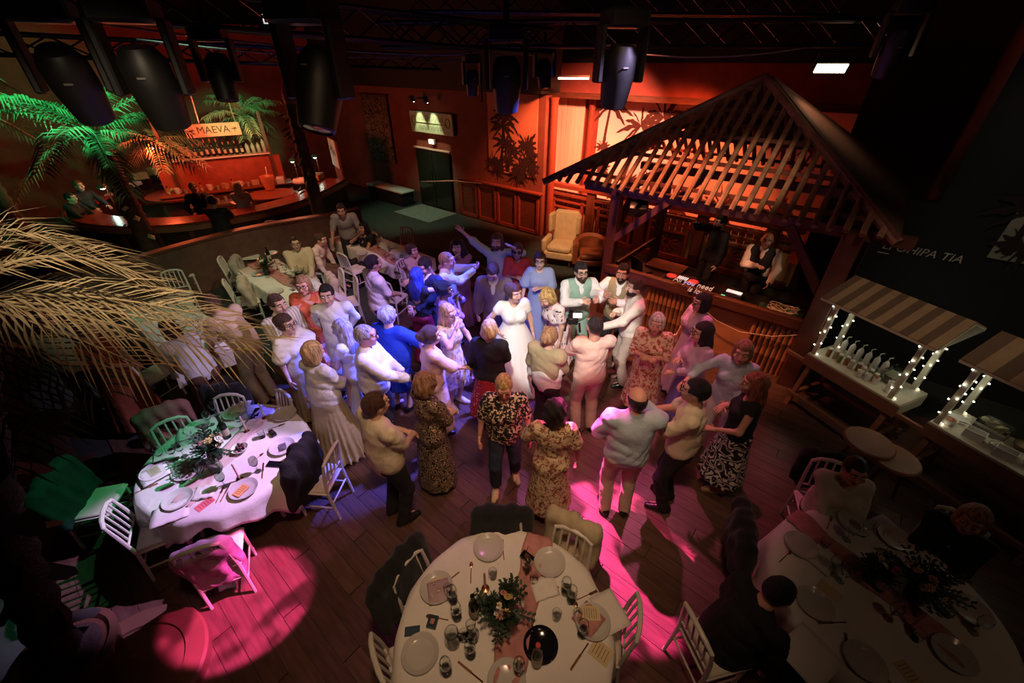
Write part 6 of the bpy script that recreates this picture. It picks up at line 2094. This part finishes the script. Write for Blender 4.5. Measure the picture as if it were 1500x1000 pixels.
# things the guests hold
h = PEOPLE['phone_woman']
o = tag(MB().box((0, 0, 0), (.075, .15, .009), ch=.002).build('phone', PH, None, h['R'] + h['dR'] * .08 + Vector((0, 0, .03)), 1), 'dark phone in the hands of the woman in pale pink', 'phone')
h = PEOPLE['grey_man']
o = thing('camera', 'small black camera in the hands of the grey-haired man', 'camera', h['R'] + h['dR'] * .10 + Vector((0, 0, .05)), -radians(80))
MB().box((0, 0, 0), (.12, .05, .08), ch=.008).build('body', PH, o)
MB().tube([(0, .02, 0), (0, .09, 0)], .03, 14).build('lens', M('black plastic', (.01, .01, .012), .35), o)
h = PEOPLE['film_man']
p = (h['R'] + h['L']) / 2 + Vector((-.12, .12, .20))
o = thing('video_camera', 'black video camera rig with a lit screen held by the filming man', 'camera', p, 0)
rbox('body', (0, .06, 0), (.13, .14, .10), .012, M('black plastic', (.01, .01, .012), .35), o)
MB().tube([(0, .12, 0), (0, .25, 0)], .04, 16).build('lens', PH, o)
MB().box((.04, -.03, .12), (.13, .02, .085)).build('monitor', PH, o)
MB().box((.04, -.042, .12), (.115, .003, .07)).build('screen', M('monitor picture', (.85, .82, .75), emit=1.1), o)
MB().tube([(-.08, 0, .05), (-.1, 0, -.14)], .014, 8).tube([(.08, 0, -.02), (.1, 0, -.16)], .014, 8).build('handle', PH, o)
MB().tube([(0, .02, .06), (0, .02, .1)], .01, 6).build('mount', CHW, o)
h = PEOPLE['purple_woman']
o = tag(MB().lathe([(0, 0), (.022, 0), (.027, .08), (.025, .08), (.02, .006), (0, .006)], 12).build('shot_glass', GL, None, h['R'] + Vector((.06, .0, .05))), 'small glass raised by the woman in the purple blouse', 'glass')
h = PEOPLE['meadow_woman']
o = thing('shoulder_bag', 'small dark handbag on a strap of the woman in the pale flowered dress', 'bag', h['L'] + Vector((.05, -.08, -.45)), .4)
rbox('bag_body', (0, 0, 0), (.18, .06, .13), .02, BLK, o)
MB().tube([(-.08, 0, .06), (-.06, .02, .3), (.0, .03, .62)], .006, 5).build('strap', BLK, o)
h = PEOPLE['lilac_woman']
st = thing('microphone_stand', 'thin black stand with a dark head in front of the woman in coral', 'stand', (G(463, 450, 1.5).x, G(463, 450, 1.5).y, 0), 0)
MB().lathe([(.14, 0), (.14, .015), (.02, .03), (.011, .05), (.011, 1.45), (0, 1.45)], 16).build('pole', PH, st)
MB().ball((0, 0, 1.5), (.05, .045, .06), 10, 6).build('head', PH, st)
# ------------------------------------------------------------ the round bar
def spline(pts, n=6):
    out = []
    P_ = [Vector(p) for p in pts]
    for i in range(len(P_) - 1):
        a, b, c, d = P_[max(i - 1, 0)], P_[i], P_[i + 1], P_[min(i + 2, len(P_) - 1)]
        for k in range(n):
            t = k / n
            out.append(.5 * ((2 * b) + (c - a) * t + (2 * a - 5 * b + 4 * c - d) * t * t + (3 * b - a - 3 * c + d) * t ** 3))
    return out + [P_[-1]]


def wallstrip(path, prof, closed=True):
    """sweep a profile (offset to the left, z) along a ground path"""
    m = MB()
    n = len(prof)
    for i, p in enumerate(path):
        d = (path[min(i + 1, len(path) - 1)] - path[max(i - 1, 0)]).normalized()
        nrm = Vector((-d.y, d.x, 0))
        m.v += [tuple(p + nrm * o + Vector((0, 0, z))) for o, z in prof]
    for i in range(len(path) - 1):
        for k in range(n):
            a, b = i * n + k, i * n + (k + 1) % n
            m.f.append((a, a + n, b + n, b))
    m.f += [tuple(range(n)), tuple(range(len(m.v) - 1, len(m.v) - n - 1, -1))]
    return m


BP = spline([(-11.9, 12.0, 0), (-11.55, 10.9, 0), (-10.5, 9.85, 0), (-9.1, 9.42, 0), (-7.9, 9.52, 0), (-7.05, 9.95, 0), (-6.15, 10.85, 0), (-5.62, 12.0, 0), (-5.35, 14.1, 0)], 6)
bar = thing('round_bar', 'curved bar counter with a glossy red-brown top at the back left', 'bar')
wallstrip(BP, [(0, 1.06), (.62, 1.06), (.62, 1.10), (0, 1.10)]).build('bar_top', M('glossy red wood', (.26, .045, .02), .22, var=.2, scale=3), bar)
wallstrip(BP, [(-.06, .93), (.02, .93), (.02, 1.06), (-.06, 1.04)]).build('arm_rail', M('tan bar rail', (.26, .13, .07), .4), bar)
wallstrip(BP, [(.06, 0), (.5, 0), (.5, 1.06), (.06, 1.06)]).build('bar_front', M('bar front', (.03, .014, .01), .5), bar)
for i in range(2, len(BP) - 2, 4):
    p, q = BP[i], BP[i + 1]
    d = (q - p).normalized()
    nn = Vector((-d.y, d.x, 0))
    MB().bar(p + nn * .05, p + nn * .05 + Vector((0, 0, .93)), .09, .03, nn).build('front_rib', DARKW, bar)
PP = spline([(-8.2, 6.6, 0), (-7.3, 7.4, 0), (-6.85, 8.1, 0), (-6.15, 9.05, 0), (-5.3, 9.75, 0), (-4.25, 10.4, 0), (-3.9, 10.8, 0)], 6)
pr = thing('parapet', 'low curved dark parapet between the bar and the long tables', 'parapet')
wallstrip(PP, [(0, 0), (.14, 0), (.14, 1.06), (0, 1.06)]).build('wall_face', M('parapet plaster', (.10, .045, .03), .8), pr)
wallstrip(PP, [(-.03, 1.06), (.17, 1.06), (.17, 1.11), (-.03, 1.11)]).build('cap_rail', W_['wood'], pr)
BA = radians(33)
bb = thing('back_bar', 'red-lit bottle shelf and counters in the middle of the round bar', 'shelf', (-8.45, 12.95, 0), BA)
MB().box((0, .3, .5), (3.4, .55, 1.0)).build('cabinet', W_['wood'], bb)
MB().box((0, .26, 1.02), (3.5, .66, .05), ch=.01).build('worktop', W_['redwood'], bb)
MB().box((0, .5, 1.4), (3.2, .04, .8)).build('splash_back', M('red back panel', (.35, .06, .03), .6), bb)
MB().box((.1, .36, 1.9), (2.5, .34, .04)).build('shelf_board', W_['whitewood'], bb)
for x in (-1.25, 1.35):
    MB().box((x, .45, 1.5), (.09, .09, 3.0)).build('post', DARKW, bb)
MB().box((.3, -.55, .82), (2.9, .5, .05)).build('lower_shelf', M('steel counter', (.30, .27, .22), .3, .6), bb)
for x in (-1.1, 0.3, 1.7):
    MB().box((x, -.55, .4), (.05, .45, .8)).build('leg', W_['black'], bb)
wb = tag(struct('wall_bar', MB().box((0, 0, 2.6), (16, .2, 5.3)).build('wall_bar', W_['redwall'], None, (-12.2, 15.6, 0), BA)), kind='structure')


def bbp(x, y, z):
    return Matrix.Translation((-8.45, 12.95, 0)) @ Matrix.Rotation(BA, 4, 'Z') @ Vector((x, y, z))


ms = thing('maeva_board', 'pale hanging board lettered MAEVA above the bar bottles', 'sign', bbp(.1, .2, 2.62), BA)
ms.name = 'hanging_board'
MB().box((0, 0, 0), (1.35, .05, .34), ch=.008).build('board', M('board cream', (.66, .42, .26), .7), ms)
text('lettering', 'MAEVA', .25, INK, ms, (0, -.03, .0), (pi / 2, 0, 0), .004)
for x in (-.52, .52):
    m = MB()
    for k in range(5):
        a = pi * (.1 + .2 * k)
        leafpoly(m, x, .0, a, .09, .02, -.028 - .001 * k, .2)
    m.bar((x, -.028, -.08), (x, -.028, .0), .012, .004, (0, 1, 0))
    m.build('painted_palm', INK, ms, smooth=0)
MB().tube([(-.6, 0, .17), (-.85, .1, 2.0)], .008, 5).tube([(.6, 0, .17), (.6, .1, 2.0)], .008, 5).build('cord', M('pale cable', (.55, .45, .30), .5), ms)
RL = M('red label', (.55, .10, .05), .5)
CLR = M('frosted clear bottle', (.30, .33, .26), .25)
for i in range(16):
    x = -.98 + i * .148
    if i < 3:
        bottle('pale bottle at the left end of the bar shelf', 0, 0, mat=M('amber glass', (.30, .17, .07), .15), at=bbp(x, .36, 1.92), group='bar shelf bottles left', h=.38)
    elif i < 12:
        b_ = bottle('dark bottle with a red label in the middle of the bar shelf', 0, 0, at=bbp(x, .36, 1.92), group='bar shelf bottles middle', h=.36 + (.1 if 5 <= i <= 7 else 0), capc=M('gold capsule', (.5, .33, .16), .4))
        b_.children[1].data.materials[0] = RL
    else:
        bottle('clear stoppered bottle at the right end of the bar shelf', 0, 0, mat=CLR, at=bbp(x, .36, 1.92), group='bar shelf bottles right', h=.34 + (.1 if i == 15 else 0), r=.055, lab=False)
ORD = 'first second third fourth fifth sixth seventh eighth ninth tenth eleventh twelfth thirteenth fourteenth fifteenth'.split()
for ob in [o_ for o_ in COL.objects if o_.get('group', '').startswith('bar shelf bottles')]:
    k = ORD[len([1 for o_ in COL.objects if o_.get('group') == ob['group'] and o_.get('done')])]
    ob['done'] = 1
    ob['label'] = {'left': 'pale bottle, %s from the left on the bar shelf', 'middle': 'dark red-labelled bottle, %s from the left of those in the middle of the bar shelf', 'right': 'clear stoppered bottle, %s from the left at the right end of the bar shelf'}[ob['group'].split()[-1]] % k
rnd = random.Random(5)
for i in range(15):
    x = -1.5 + i * .2
    k = i % 4
    p = bbp(x, .1 + .12 * (i % 2), 1.048)
    if k == 0:
        bottle('small bottle standing on the red back counter of the bar', 0, 0, at=p, group='back counter bottles', h=.26, mat=M('amber glass', (.30, .17, .07), .15))
    elif k == 1:
        o = thing('mixing_jug', 'pale jug standing on the red back counter of the bar', 'jug', p, 0, 'back counter jugs')
        MB().lathe([(0, 0), (.06, 0), (.075, .15), (.07, .15), (.055, .01), (0, .01)], 12).build('jug_body', CER, o)
        MB().tube([(.07, 0, .13), (.11, 0, .11), (.11, 0, .05), (.066, 0, .03)], .009, 6).build('handle', CER, o)
    elif k == 2:
        tag(MB().lathe([(0, 0), (.035, 0), (.042, .13), (.039, .13), (.03, .01), (0, .01)], 10).build('bar_glass', CLR, None, p), 'tall glass standing on the red back counter of the bar', 'glass', 'back counter glasses')
    else:
        o = thing('card_box', 'orange-lit small carton on the red back counter of the bar', 'box', p, BA + .3 * i, 'back counter cartons')
        MB().box((0, 0, .07), (.2, .13, .14)).build('carton', M('carton', (.50, .30, .16), .8), o)
        MB().box((0, -.066, .07), (.12, .003, .07)).build('label', LB, o)
for i in range(14):
    p = bbp(-1.0 + i * .2, -.6 + .14 * (i % 3), .848)
    tag(MB().lathe([(0, 0), (.033, 0), (.045, .12), (.042, .12), (.03, .01), (0, .01)], 10).build('bar_glass', CLR, None, p), 'upturned glass drying on the low steel counter of the bar', 'glass', 'drying bar glasses')
o = thing('ice_bucket', 'orange-lit tall ice bucket on the bar island', 'bucket', G(396, 277, 1.05), 0)
MB().lathe([(0, 0), (.13, 0), (.19, .38), (.175, .38), (.12, .01), (0, .01)], 18).build('pail', M('orange bucket', (.55, .20, .10), .5), o)
MB().tube([(0, 0, .2), (.03, .05, .62)], .014, 6).build('ladle', CHW, o)
isl = thing('bar_island', 'rounded red island counter under the ice bucket', 'counter', G(398, 285, 1.0), .3)
isl.location.z = 0
MB().lathe([(.0, .97), (.62, .97), (.64, .99), (.64, 1.03), (0, 1.03)], 28).build('island_top', W_['redwood'], isl)
MB().lathe([(.45, 0), (.45, .97)], 20).build('island_base', M('steel counter', (.30, .27, .22), .3, .6), isl)
isl2 = thing('bar_island', 'rounded red island counter left of the barmaid', 'counter', G(265, 284, .95), .3)
isl2.location.z = 0
MB().lathe([(.0, .90), (.85, .90), (.88, .92), (.88, .97), (0, .97)], 28).build('island_top', W_['redwood'], isl2)
MB().lathe([(.6, 0), (.6, .9)], 20).build('island_base', M('steel counter', (.30, .27, .22), .3, .6), isl2)
bottle('clear spirit bottle on the island left of the barmaid', 0, 0, at=G(270, 272, .98), mat=CLR, h=.36, r=.06)
o = thing('till', 'dark till on the island left of the barmaid', 'till', G(240, 276, .98), .5)
MB().box((0, 0, .12), (.4, .34, .24), ch=.01).build('till_body', PH, o)
MB().box((0, -.1, .32), (.34, .03, .2), rx=-.3).build('screen', PH, o)
for i, (px, py, sx, sy, sz, m_, l) in enumerate(((190, 272, .55, .35, .10, CER, 'green-lit tray of papers on the left of the bar'), (172, 284, .5, .4, .04, CER, 'pale sheet spread on the left end of the bar'), (207, 262, .4, .3, .2, M('carton', (.5, .3, .16), .8), 'orange carton at the left of the bar island'),
                                                 (233, 256, .42, .3, .25, M('carton', (.5, .3, .16), .8), 'larger orange carton at the left of the bar island'), (465, 262, .5, .3, .16, M('carton', (.5, .3, .16), .8), 'orange carton at the right end of the bar'), (412, 268, .3, .2, .18, CER, 'pale box beside the ice bucket'), (345, 297, .3, .18, .02, CER, 'pale bar towel on the red bar top'))):
    p = G(px, py, 1.08)
    o = thing('bar_box', l, 'box', p, .4 * i)
    MB().box((0, 0, sz / 2), (sx, sy, sz), ch=.008).build('box_body', m_, o)
    MB().box((sx * .1, 0, sz + .003), (sx * .5, sy * .4, .006)).build('paper', LB, o)
v, q = field([('e', np.array((0, 0, .05)), (.28, .2, .12), None), ('e', np.array((.15, .1, .08)), (.16, .14, .12), None)], .03, .05, post=lambda d, X, Y, Z: np.maximum(d + .015 * np.sin(25 * X + 12 * Y) * np.sin(20 * Y), -Z))
tag(link('white_cloth', mesh_np('white_cloth', v, q, LIN), None, G(442, 268, 1.08)), 'crumpled white cloth on the right of the bar', 'cloth')
LAMPG = M('lamp shade green', (.05, .20, .13), .3)
for px, py, l in ((150, 275, 'green-shaded bar lamp at the left end of the bar'), (428, 236, 'green-shaded bar lamp right of the small palm'), (461, 230, 'green-shaded bar lamp beside the leafy post'), (223, 216, 'small bright wall lamp above the left of the bar shelf'), (252, 214, 'small bright wall lamp next to the bar shelf')):
    p = G(px, py, 1.55 if py > 225 else 2.05)
    o = thing('bar_lamp', l, 'lamp', p)
    MB().lathe([(.02, .10), (.07, .08), (.12, .0), (.115, .0), (.065, .07), (.02, .09)], 14).build('lamp_shade', LAMPG, o)
    MB().ball((0, 0, .0), (.06, .06, .045), 10, 6).build('bulb', M('bar bulb', (.80, 1, .86), emit=9), o)
    MB().tube([(0, 0, .1), (0, .02, .3)] if py < 225 else [(0, .1, -.45), (0, .1, .05), (0, 0, .1)], .014, 6).build('stem', GOLD, o)
    lamp('bar_glow', p + Vector((0, -.05, -.12)), 3 if py > 225 else 2, (.6, 1, .78), .05)

# ------------------------------------------------------------ palms
TRK = M('palm trunk', (.075, .045, .028), .9, var=.4, scale=9, stretch=(1, 1, .5), bump=.8)
GRN = M('green palm leaf', (.16, .27, .13), .6, var=.3)
PALE = M('pale palm leaf', (.36, .40, .24), .6, var=.3)
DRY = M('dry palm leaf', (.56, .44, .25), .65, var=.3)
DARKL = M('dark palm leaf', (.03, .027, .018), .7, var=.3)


def frond(parent, p0, p1, arch, leaf, n, mat, droop=.5, wd=.02, seed=0, ang=.9, r=.012):
    rd = random.Random(seed)
    p0, p1 = Vector(p0), Vector(p1)
    up = Vector((0, 0, 1))
    L = (p1 - p0).length
    c = (p0 + p1) / 2 + up * arch

    def pt(t):
        return p0 * (1 - t) ** 2 + c * 2 * t * (1 - t) + p1 * t * t
    m = MB()
    m.tube([pt(i / 9) for i in range(10)], [r * (1.2 - .1 * i) for i in range(10)], 5)
    for i in range(n):
        t = .12 + .88 * i / n
        p = pt(t)
        d = (pt(min(t + .02, 1)) - pt(t - .02)).normalized()
        s_ = d.cross(up).normalized()
        for sg_ in (-1, 1):
            ll = leaf * (.55 + .45 * sin(pi * min(1, t * .9 + .1))) * rd.uniform(.8, 1.15)
            dr = (d * cos(ang) + s_ * sg_ * sin(ang) + up * rd.uniform(.0, .25)).normalized()
            a, b = p + dr * ll * .5, p + dr * ll - up * droop * ll * rd.uniform(.6, 1.2)
            w = d.cross(dr).cross(dr).normalized() * wd
            k = len(m.v)
            m.v += [p, a + w, a - w, b, a + up * wd * .5]
            m.f += [(k, k + 1, k + 4), (k, k + 4, k + 2), (k + 1, k + 3, k + 4), (k + 4, k + 3, k + 2)]
    return m.build('frond', mat, parent, smooth=0)


def ztop(base, py):
    best = min(np.linspace(.5, 6, 300), key=lambda z: abs(proj_y(base, z) - py))
    return float(best)


def proj_y(b, z):
    y_, z_ = b.y * sin(CAM_P) + (z - CAM_H) * cos(CAM_P), b.y * cos(CAM_P) - (z - CAM_H) * sin(CAM_P)
    return 500 - CAM_F * y_ / z_


def trunk(o, z, r0, r1, seed=0, bend=0):
    rd = random.Random(seed)
    prof = []
    n = int(z / .09)
    m = MB()
    pts, rad = [], []
    for i in range(n + 1):
        t = i / n
        pts.append((bend * sin(t * 2), bend * .5 * t, z * t))
        rad.append((r0 + (r1 - r0) * t) * (1.10 if i % 2 else .94))
    m.tube(pts, rad, 12)
    return m.build('trunk', TRK, o)


def garland(o, z0, z1, r, n, mat, seed=0):
    rd = random.Random(seed)
    for i in range(n):
        z = z0 + (z1 - z0) * (i + .5) / n
        a = rd.uniform(-2.8, -.4)
        c = Vector((r * cos(a), r * sin(a), z))
        d = Vector((cos(a), sin(a), -.4))
        s_ = Vector((-sin(a), cos(a), 0))
        m = MB()
        L = rd.uniform(.16, .26)
        m.v = [tuple(c), tuple(c + d * L * .5 + s_ * .07), tuple(c + d * L), tuple(c + d * L * .5 - s_ * .07), tuple(c + d * L * .45 + Vector((0, 0, .04)))]
        m.f = [(0, 1, 4), (1, 2, 4), (2, 3, 4), (3, 0, 4)]
        m.build('leaf', mat, o, smooth=0)


def crown(o, z, nf, L, leaf, n, mats, seed, a0=0, a1=2 * pi, wd=.02, up=.5):
    rd = random.Random(seed)
    for i in range(nf):
        a = a0 + (a1 - a0) * i / nf + rd.uniform(-.2, .2)
        e = rd.uniform(-.45, up)
        l = L * rd.uniform(.8, 1.1)
        tip = Vector((cos(a) * cos(e) * l, sin(a) * cos(e) * l, sin(e) * l + z - .25 * l))
        frond(o, (0, 0, z), tip, .28 * l, leaf, n, mats[i % len(mats)], .55, wd, seed * 50 + i)


b = G(240, 400, 0)
pa = thing('tall_palm', 'tall palm with green-lit fronds in front of the left of the bar', 'palm', b)
z = ztop(b, 195)
trunk(pa, z, .20, .15, 1)
crown(pa, z, 15, 2.0, .42, 26, [GRN, GRN, PALE], 3, .3, 2 * pi + .3, .018, .75)
garland(pa, .9, z - .2, .18, 9, PALE, 2)
b = G(398, 305, 0)
pb = thing('small_palm', 'green-lit palm behind the ice bucket in the bar', 'palm', b)
z = ztop(b, 172)
trunk(pb, z, .12, .10, 4)
crown(pb, z, 17, 1.25, .34, 20, [GRN, PALE, GRN, DRY], 5, wd=.016, up=.9)
garland(pb, .8, z - .1, .14, 12, GRN, 5)
b = G(282, 330, 0)
pc = thing('small_palm', 'red-lit palm left of the MAEVA board', 'palm', b)
pc['label'] = 'red-lit palm left of the lettered hanging board'
z = ztop(b, 205)
trunk(pc, z, .11, .09, 6)
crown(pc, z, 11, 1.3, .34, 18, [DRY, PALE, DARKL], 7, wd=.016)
garland(pc, .8, z - .1, .13, 10, GRN, 7)
b = G(480, 362, 0)
pd = thing('leafy_post', 'dark trunk hung with leaves at the right end of the bar', 'palm', b)
z = ztop(b, 150)
trunk(pd, z, .17, .13, 8)
garland(pd, 1.4, z - .1, .16, 22, GRN, 9)
v, q = field([('e', np.array((0, 0, z + .1)), (.14, .14, .28), None)], .02, .02)
link('bud', mesh_np('bud', v, q, M('red-brown bud', (.20, .06, .04), .7)), pd)
pe = thing('edge_palm', 'orange-lit drooping palm at the left edge of the photo', 'palm', DP(-95, 150, 8.0))
pe.location.z = 0
ze = DP(-95, 150, 8.0).z
trunk(pe, ze, .18, .14, 10)
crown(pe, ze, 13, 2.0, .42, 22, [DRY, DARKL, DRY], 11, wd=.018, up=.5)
# the dry palm close to the camera
c0 = DP(-60, 440, 2.35)
pl_c = G(95, 960, .25)
pn = thing('dry_palm', 'close dry palm with straw-coloured fronds at the left edge', 'palm', (0, 0, 0))
pts = [Vector((pl_c.x, pl_c.y, .30))]
for t in (.2, .4, .6, .8, 1):
    pts.append(Vector((pl_c.x, pl_c.y, .3)).lerp(c0, t) + Vector((-.16 * sin(t * pi), 0, 0)))
MB().tube(spline(pts, 5), [.13 * (1.12 if i % 2 else .9) for i in range(26)], 12).build('trunk', M('near palm trunk', (.022, .013, .008), .95, var=.5, scale=14, bump=1), pn)
for i in range(26):                          # fibre skirts on the trunk
    t = i / 26
    p = Vector((pl_c.x, pl_c.y, .3)).lerp(c0, t) + Vector((-.16 * sin(t * pi), 0, 0))
    a = i * 2.4
    d = Vector((cos(a), sin(a), -.9))
    s_ = Vector((-sin(a), cos(a), 0))
    m = MB()
    m.v = [tuple(p + d * .1 - s_ * .07), tuple(p + d * .1 + s_ * .07), tuple(p + d * .22 + s_ * .05), tuple(p + d * .25), tuple(p + d * .21 - s_ * .06)]
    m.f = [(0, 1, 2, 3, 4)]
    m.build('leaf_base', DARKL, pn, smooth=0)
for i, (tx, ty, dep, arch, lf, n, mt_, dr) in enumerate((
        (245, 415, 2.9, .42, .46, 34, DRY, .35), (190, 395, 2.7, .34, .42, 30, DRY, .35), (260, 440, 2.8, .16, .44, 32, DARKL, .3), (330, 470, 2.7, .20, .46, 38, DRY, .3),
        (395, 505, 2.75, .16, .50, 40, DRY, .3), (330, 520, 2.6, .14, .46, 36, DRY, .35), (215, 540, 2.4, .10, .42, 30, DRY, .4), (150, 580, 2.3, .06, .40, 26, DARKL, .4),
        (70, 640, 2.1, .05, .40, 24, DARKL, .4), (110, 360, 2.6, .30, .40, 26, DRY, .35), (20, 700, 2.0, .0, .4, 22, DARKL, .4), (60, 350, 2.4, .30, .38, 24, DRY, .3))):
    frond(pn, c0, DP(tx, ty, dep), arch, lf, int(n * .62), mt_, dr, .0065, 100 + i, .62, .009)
pt_ = thing('planter', 'round brown wooden planter base at the bottom left', 'planter', (pl_c.x, pl_c.y, 0))
MB().lathe([(.30, 0), (.33, .24), (.35, .28), (.30, .29), (.27, .26), (0, .25)], 28).build('tub', M('planter brown', (.10, .04, .02), .6, var=.2, scale=4), pt_)
MB().lathe([(.0, .27), (.16, .29), (.24, .26)], 20).build('soil_cover', M('dark hessian', (.03, .018, .012), .95, bump=.8, scale=14), pt_)
g = G(185, 992, .12)
st_ = tag(MB().lathe([(0, 0), (.56, 0), (.56, .10), (.54, .12), (.40, .12), (.39, .10), (0, .10)], 48).build('planter_step', M('step brown', (.12, .055, .03), .6, var=.2, scale=4), None, (g.x, g.y, 0)), 'curved brown step around the planter at the bottom left', 'step')

# ------------------------------------------------------------ lighting rig
TR = M('black truss', (.012, .011, .011), .35, .6)
FX = M('black lantern', (.007, .007, .007), .5)


def truss(label, a, b, w=.26):
    a, b = Vector(a), Vector(b)
    t = thing('lighting_truss', label, 'truss', (0, 0, 0))
    d = (b - a).normalized()
    s_ = d.cross(Vector((0, 0, 1))).normalized() * w / 2
    u = Vector((0, 0, w / 2))
    L = (b - a).length
    n = int(L / .35)
    for x, y in ((1, 1), (1, -1), (-1, 1), (-1, -1)):
        MB().tube([a + s_ * x + u * y, b + s_ * x + u * y], .024, 8).build('chord', TR, t)
    for side in range(4):
        m = MB()
        e0, e1 = ((s_ + u, s_ - u), (s_ - u, -s_ - u), (-s_ - u, -s_ + u), (-s_ + u, s_ + u))[side]
        for i in range(n):
            p, q = a + d * L * i / n, a + d * L * (i + 1) / n
            m.tube([p + (e0 if i % 2 else e1), q + (e1 if i % 2 else e0)], .011, 5)
        m.build('lacing', TR, t)
    return t


truss('black lattice truss running from the top left corner to the middle', DP(-160, -30, 2.9), DP(800, 62, 5.6))
truss('black lattice truss crossing above the stage side of the floor', DP(560, 52, 5.5), DP(1330, 48, 5.2))
truss('black lattice truss highest at the top of the photo', DP(600, 2, 6.5), DP(1250, 8, 6.5))
truss('black lattice truss at the top left behind the lanterns', DP(-60, 62, 4.5), DP(640, 92, 7.5), .2)


def lantern(label, px, py, dep, sc, pan, tilt, mark=True):
    p = DP(px, py, dep)
    o = thing('moving_light', label, 'lantern', p, pan)
    MB().box((0, 0, .42 * sc), (.36 * sc, .30 * sc, .14 * sc), ch=.02 * sc).build('base', FX, o)
    MB().tube([(0, 0, .49 * sc), (0, 0, .70 * sc)], .03 * sc, 8).build('clamp', TR, o)
    for sx in (-1, 1):
        MB().box((.20 * sx * sc, 0, .16 * sc), (.05 * sc, .16 * sc, .44 * sc), ch=.012 * sc).build('yoke_arm', FX, o)
    R = Matrix.Rotation(tilt, 4, 'X')
    m = MB()
    m.lathe([(0, .24), (.10, .23), (.145, .15), (.15, -.02), (.13, -.18), (.12, -.26), (.105, -.27), (.10, -.24), (0, -.24)], 18, mt=R @ Matrix.Scale(sc, 4))
    hd_ = m.build('head', FX, o)
    MB().lathe([(0, -.245), (.10, -.25), (.09, -.262), (0, -.27)], 16, mt=R @ Matrix.Scale(sc, 4)).build('lens', M('lantern lens', (.03, .02, .06), .05), hd_)
    MB().box((.0, -.151, .08), (.05, .004, .012)).build('marking', M('grey marking', (.16, .15, .14), .5), hd_).matrix_local = R @ Matrix.Scale(sc, 4)
    return o


LAN = (('large black moving light nearest the camera at the left, over the tall palm', 110, 122, 2.9, .95, .5, .5), ('large black moving light hanging over the bar at the left', 226, 126, 2.7, .92, .3, .2), ('smaller black moving light above the lettered board', 325, 112, 3.2, .62, .2, -.2),
       ('large black moving light left of the blue lamp', 468, 130, 2.7, .95, -.3, -.45), ('black moving light in front of the narrow mural', 742, 122, 4.6, 1.05, 0, .1), ('small black moving light right of the narrow mural', 797, 108, 5.8, .7, .3, -.3),
       ('black moving light with violet lens over the stage mural', 905, 110, 3.8, .98, .2, .15), ('slim black lamp left of the narrow mural', 692, 120, 5.8, .62, .4, .1), ('dark moving light in the top right gloom', 1310, 75, 4.5, .9, -.4, .3))
for a in LAN:
    lantern(*a)
o = thing('wash_lamp', 'small lamp with a blue lens beside the wall hanging', 'lamp', DP(508, 118, 8.0))
MB().lathe([(0, .2), (.09, .2), (.11, -.12), (.10, -.13), (0, -.11)], 14).build('can', FX, o)
MB().ball((0, 0, -.13), (.07, .07, .03), 10, 4).build('lens', M('blue lens', (.12, .12, 1), emit=4), o)
o = thing('strip_light', 'short white tube light above the stage curtain', 'lamp', DP(840, 114, 9.2), RU + .45)
MB().box((0, 0, .03), (.72, .05, .04)).build('housing', FX, o)
MB().box((0, 0, -.01), (.68, .035, .035)).build('tube', M('white tube', (1, .80, .66), emit=6), o)
o = thing('flood_light', 'bright rectangular LED flood light at the top right', 'lamp', DP(1217, 100, 6.2), -.25)
o.rotation_euler.x = .5
MB().box((0, .03, 0), (.46, .06, .18), ch=.01).build('housing', FX, o)
for i in range(6):
    MB().box((-.175 + .07 * i, -.006, 0), (.062, .012, .12)).build('led_panel', M('flood led', (1, .70, .45), emit=9), o, smooth=0)
MB().tube([(-.24, .03, 0), (-.24, .03, .2), (.24, .03, .2), (.24, .03, 0)], .012, 6).build('bracket', TR, o)
lw = thing('lit_lettering', 'tiny lit white letters high in the dark at the top left', 'sign', DP(403, 29, 7.5), .2)
text('letters', 'LERR', .20, M('lit letters', (.9, .86, .8), emit=.8), lw, (0, 0, 0), (pi / 2, 0, 0), .004)
MB().box((0, .05, 0), (.62, .06, .26)).build('housing', FX, lw)
MB().tube([(0, .05, .1), (0, .05, 6.79 - lw.location.z)], .015, 6).build('hanger', TR, lw)
for i, (pa_, pb_, sag, l) in enumerate((((0, 12, 3.2), (760, 78, 6.0), .12, 'dark cable looping along the upper left truss'), ((200, 58, 4.0), (690, 76, 6.5), .1, 'thin dark cable from the left lanterns to the middle'), ((560, 84, 6.6), (690, 86, 5.8), .05, 'pale cable reaching the slim lamp'),
                                       ((263, 85, 2.8), (292, 182, 11.0), .0, 'reddish cord hanging beside the large left moving light'), ((705, 80, 5.8), (706, 150, 5.8), .0, 'red-lit straight cord left of the narrow mural'), ((900, 75, 5.2), (1180, 70, 5.2), .08, 'dark cable along the stage truss'))):
    a, b = DP(*pa_), DP(*pb_)
    tag(MB().tube([a.lerp(b, t) - Vector((0, 0, sag * 4 * t * (1 - t))) for t in np.linspace(0, 1, 12)], .010, 5).build('hanging_cable', M('grey cable', (.10, .08, .09), .4)), l, 'cable')

# labels still shared by countable neighbours: say which, counted from the left
from collections import defaultdict
_by = defaultdict(list)
for o_ in COL.objects:
    if o_.parent is None and o_.get('label'):
        _by[o_['label']].append(o_)
for lb, L_ in _by.items():
    if len(L_) > 1:
        L_.sort(key=lambda q: q.location.x / max(.1, q.location.y * cos(CAM_P) - (q.location.z - CAM_H) * sin(CAM_P)))
        for k, q in enumerate(L_):
            q['label'] = '%s, %s from the left' % (lb, ORD[k])
for o_ in COL.objects:
    if 'done' in o_:
        del o_['done']
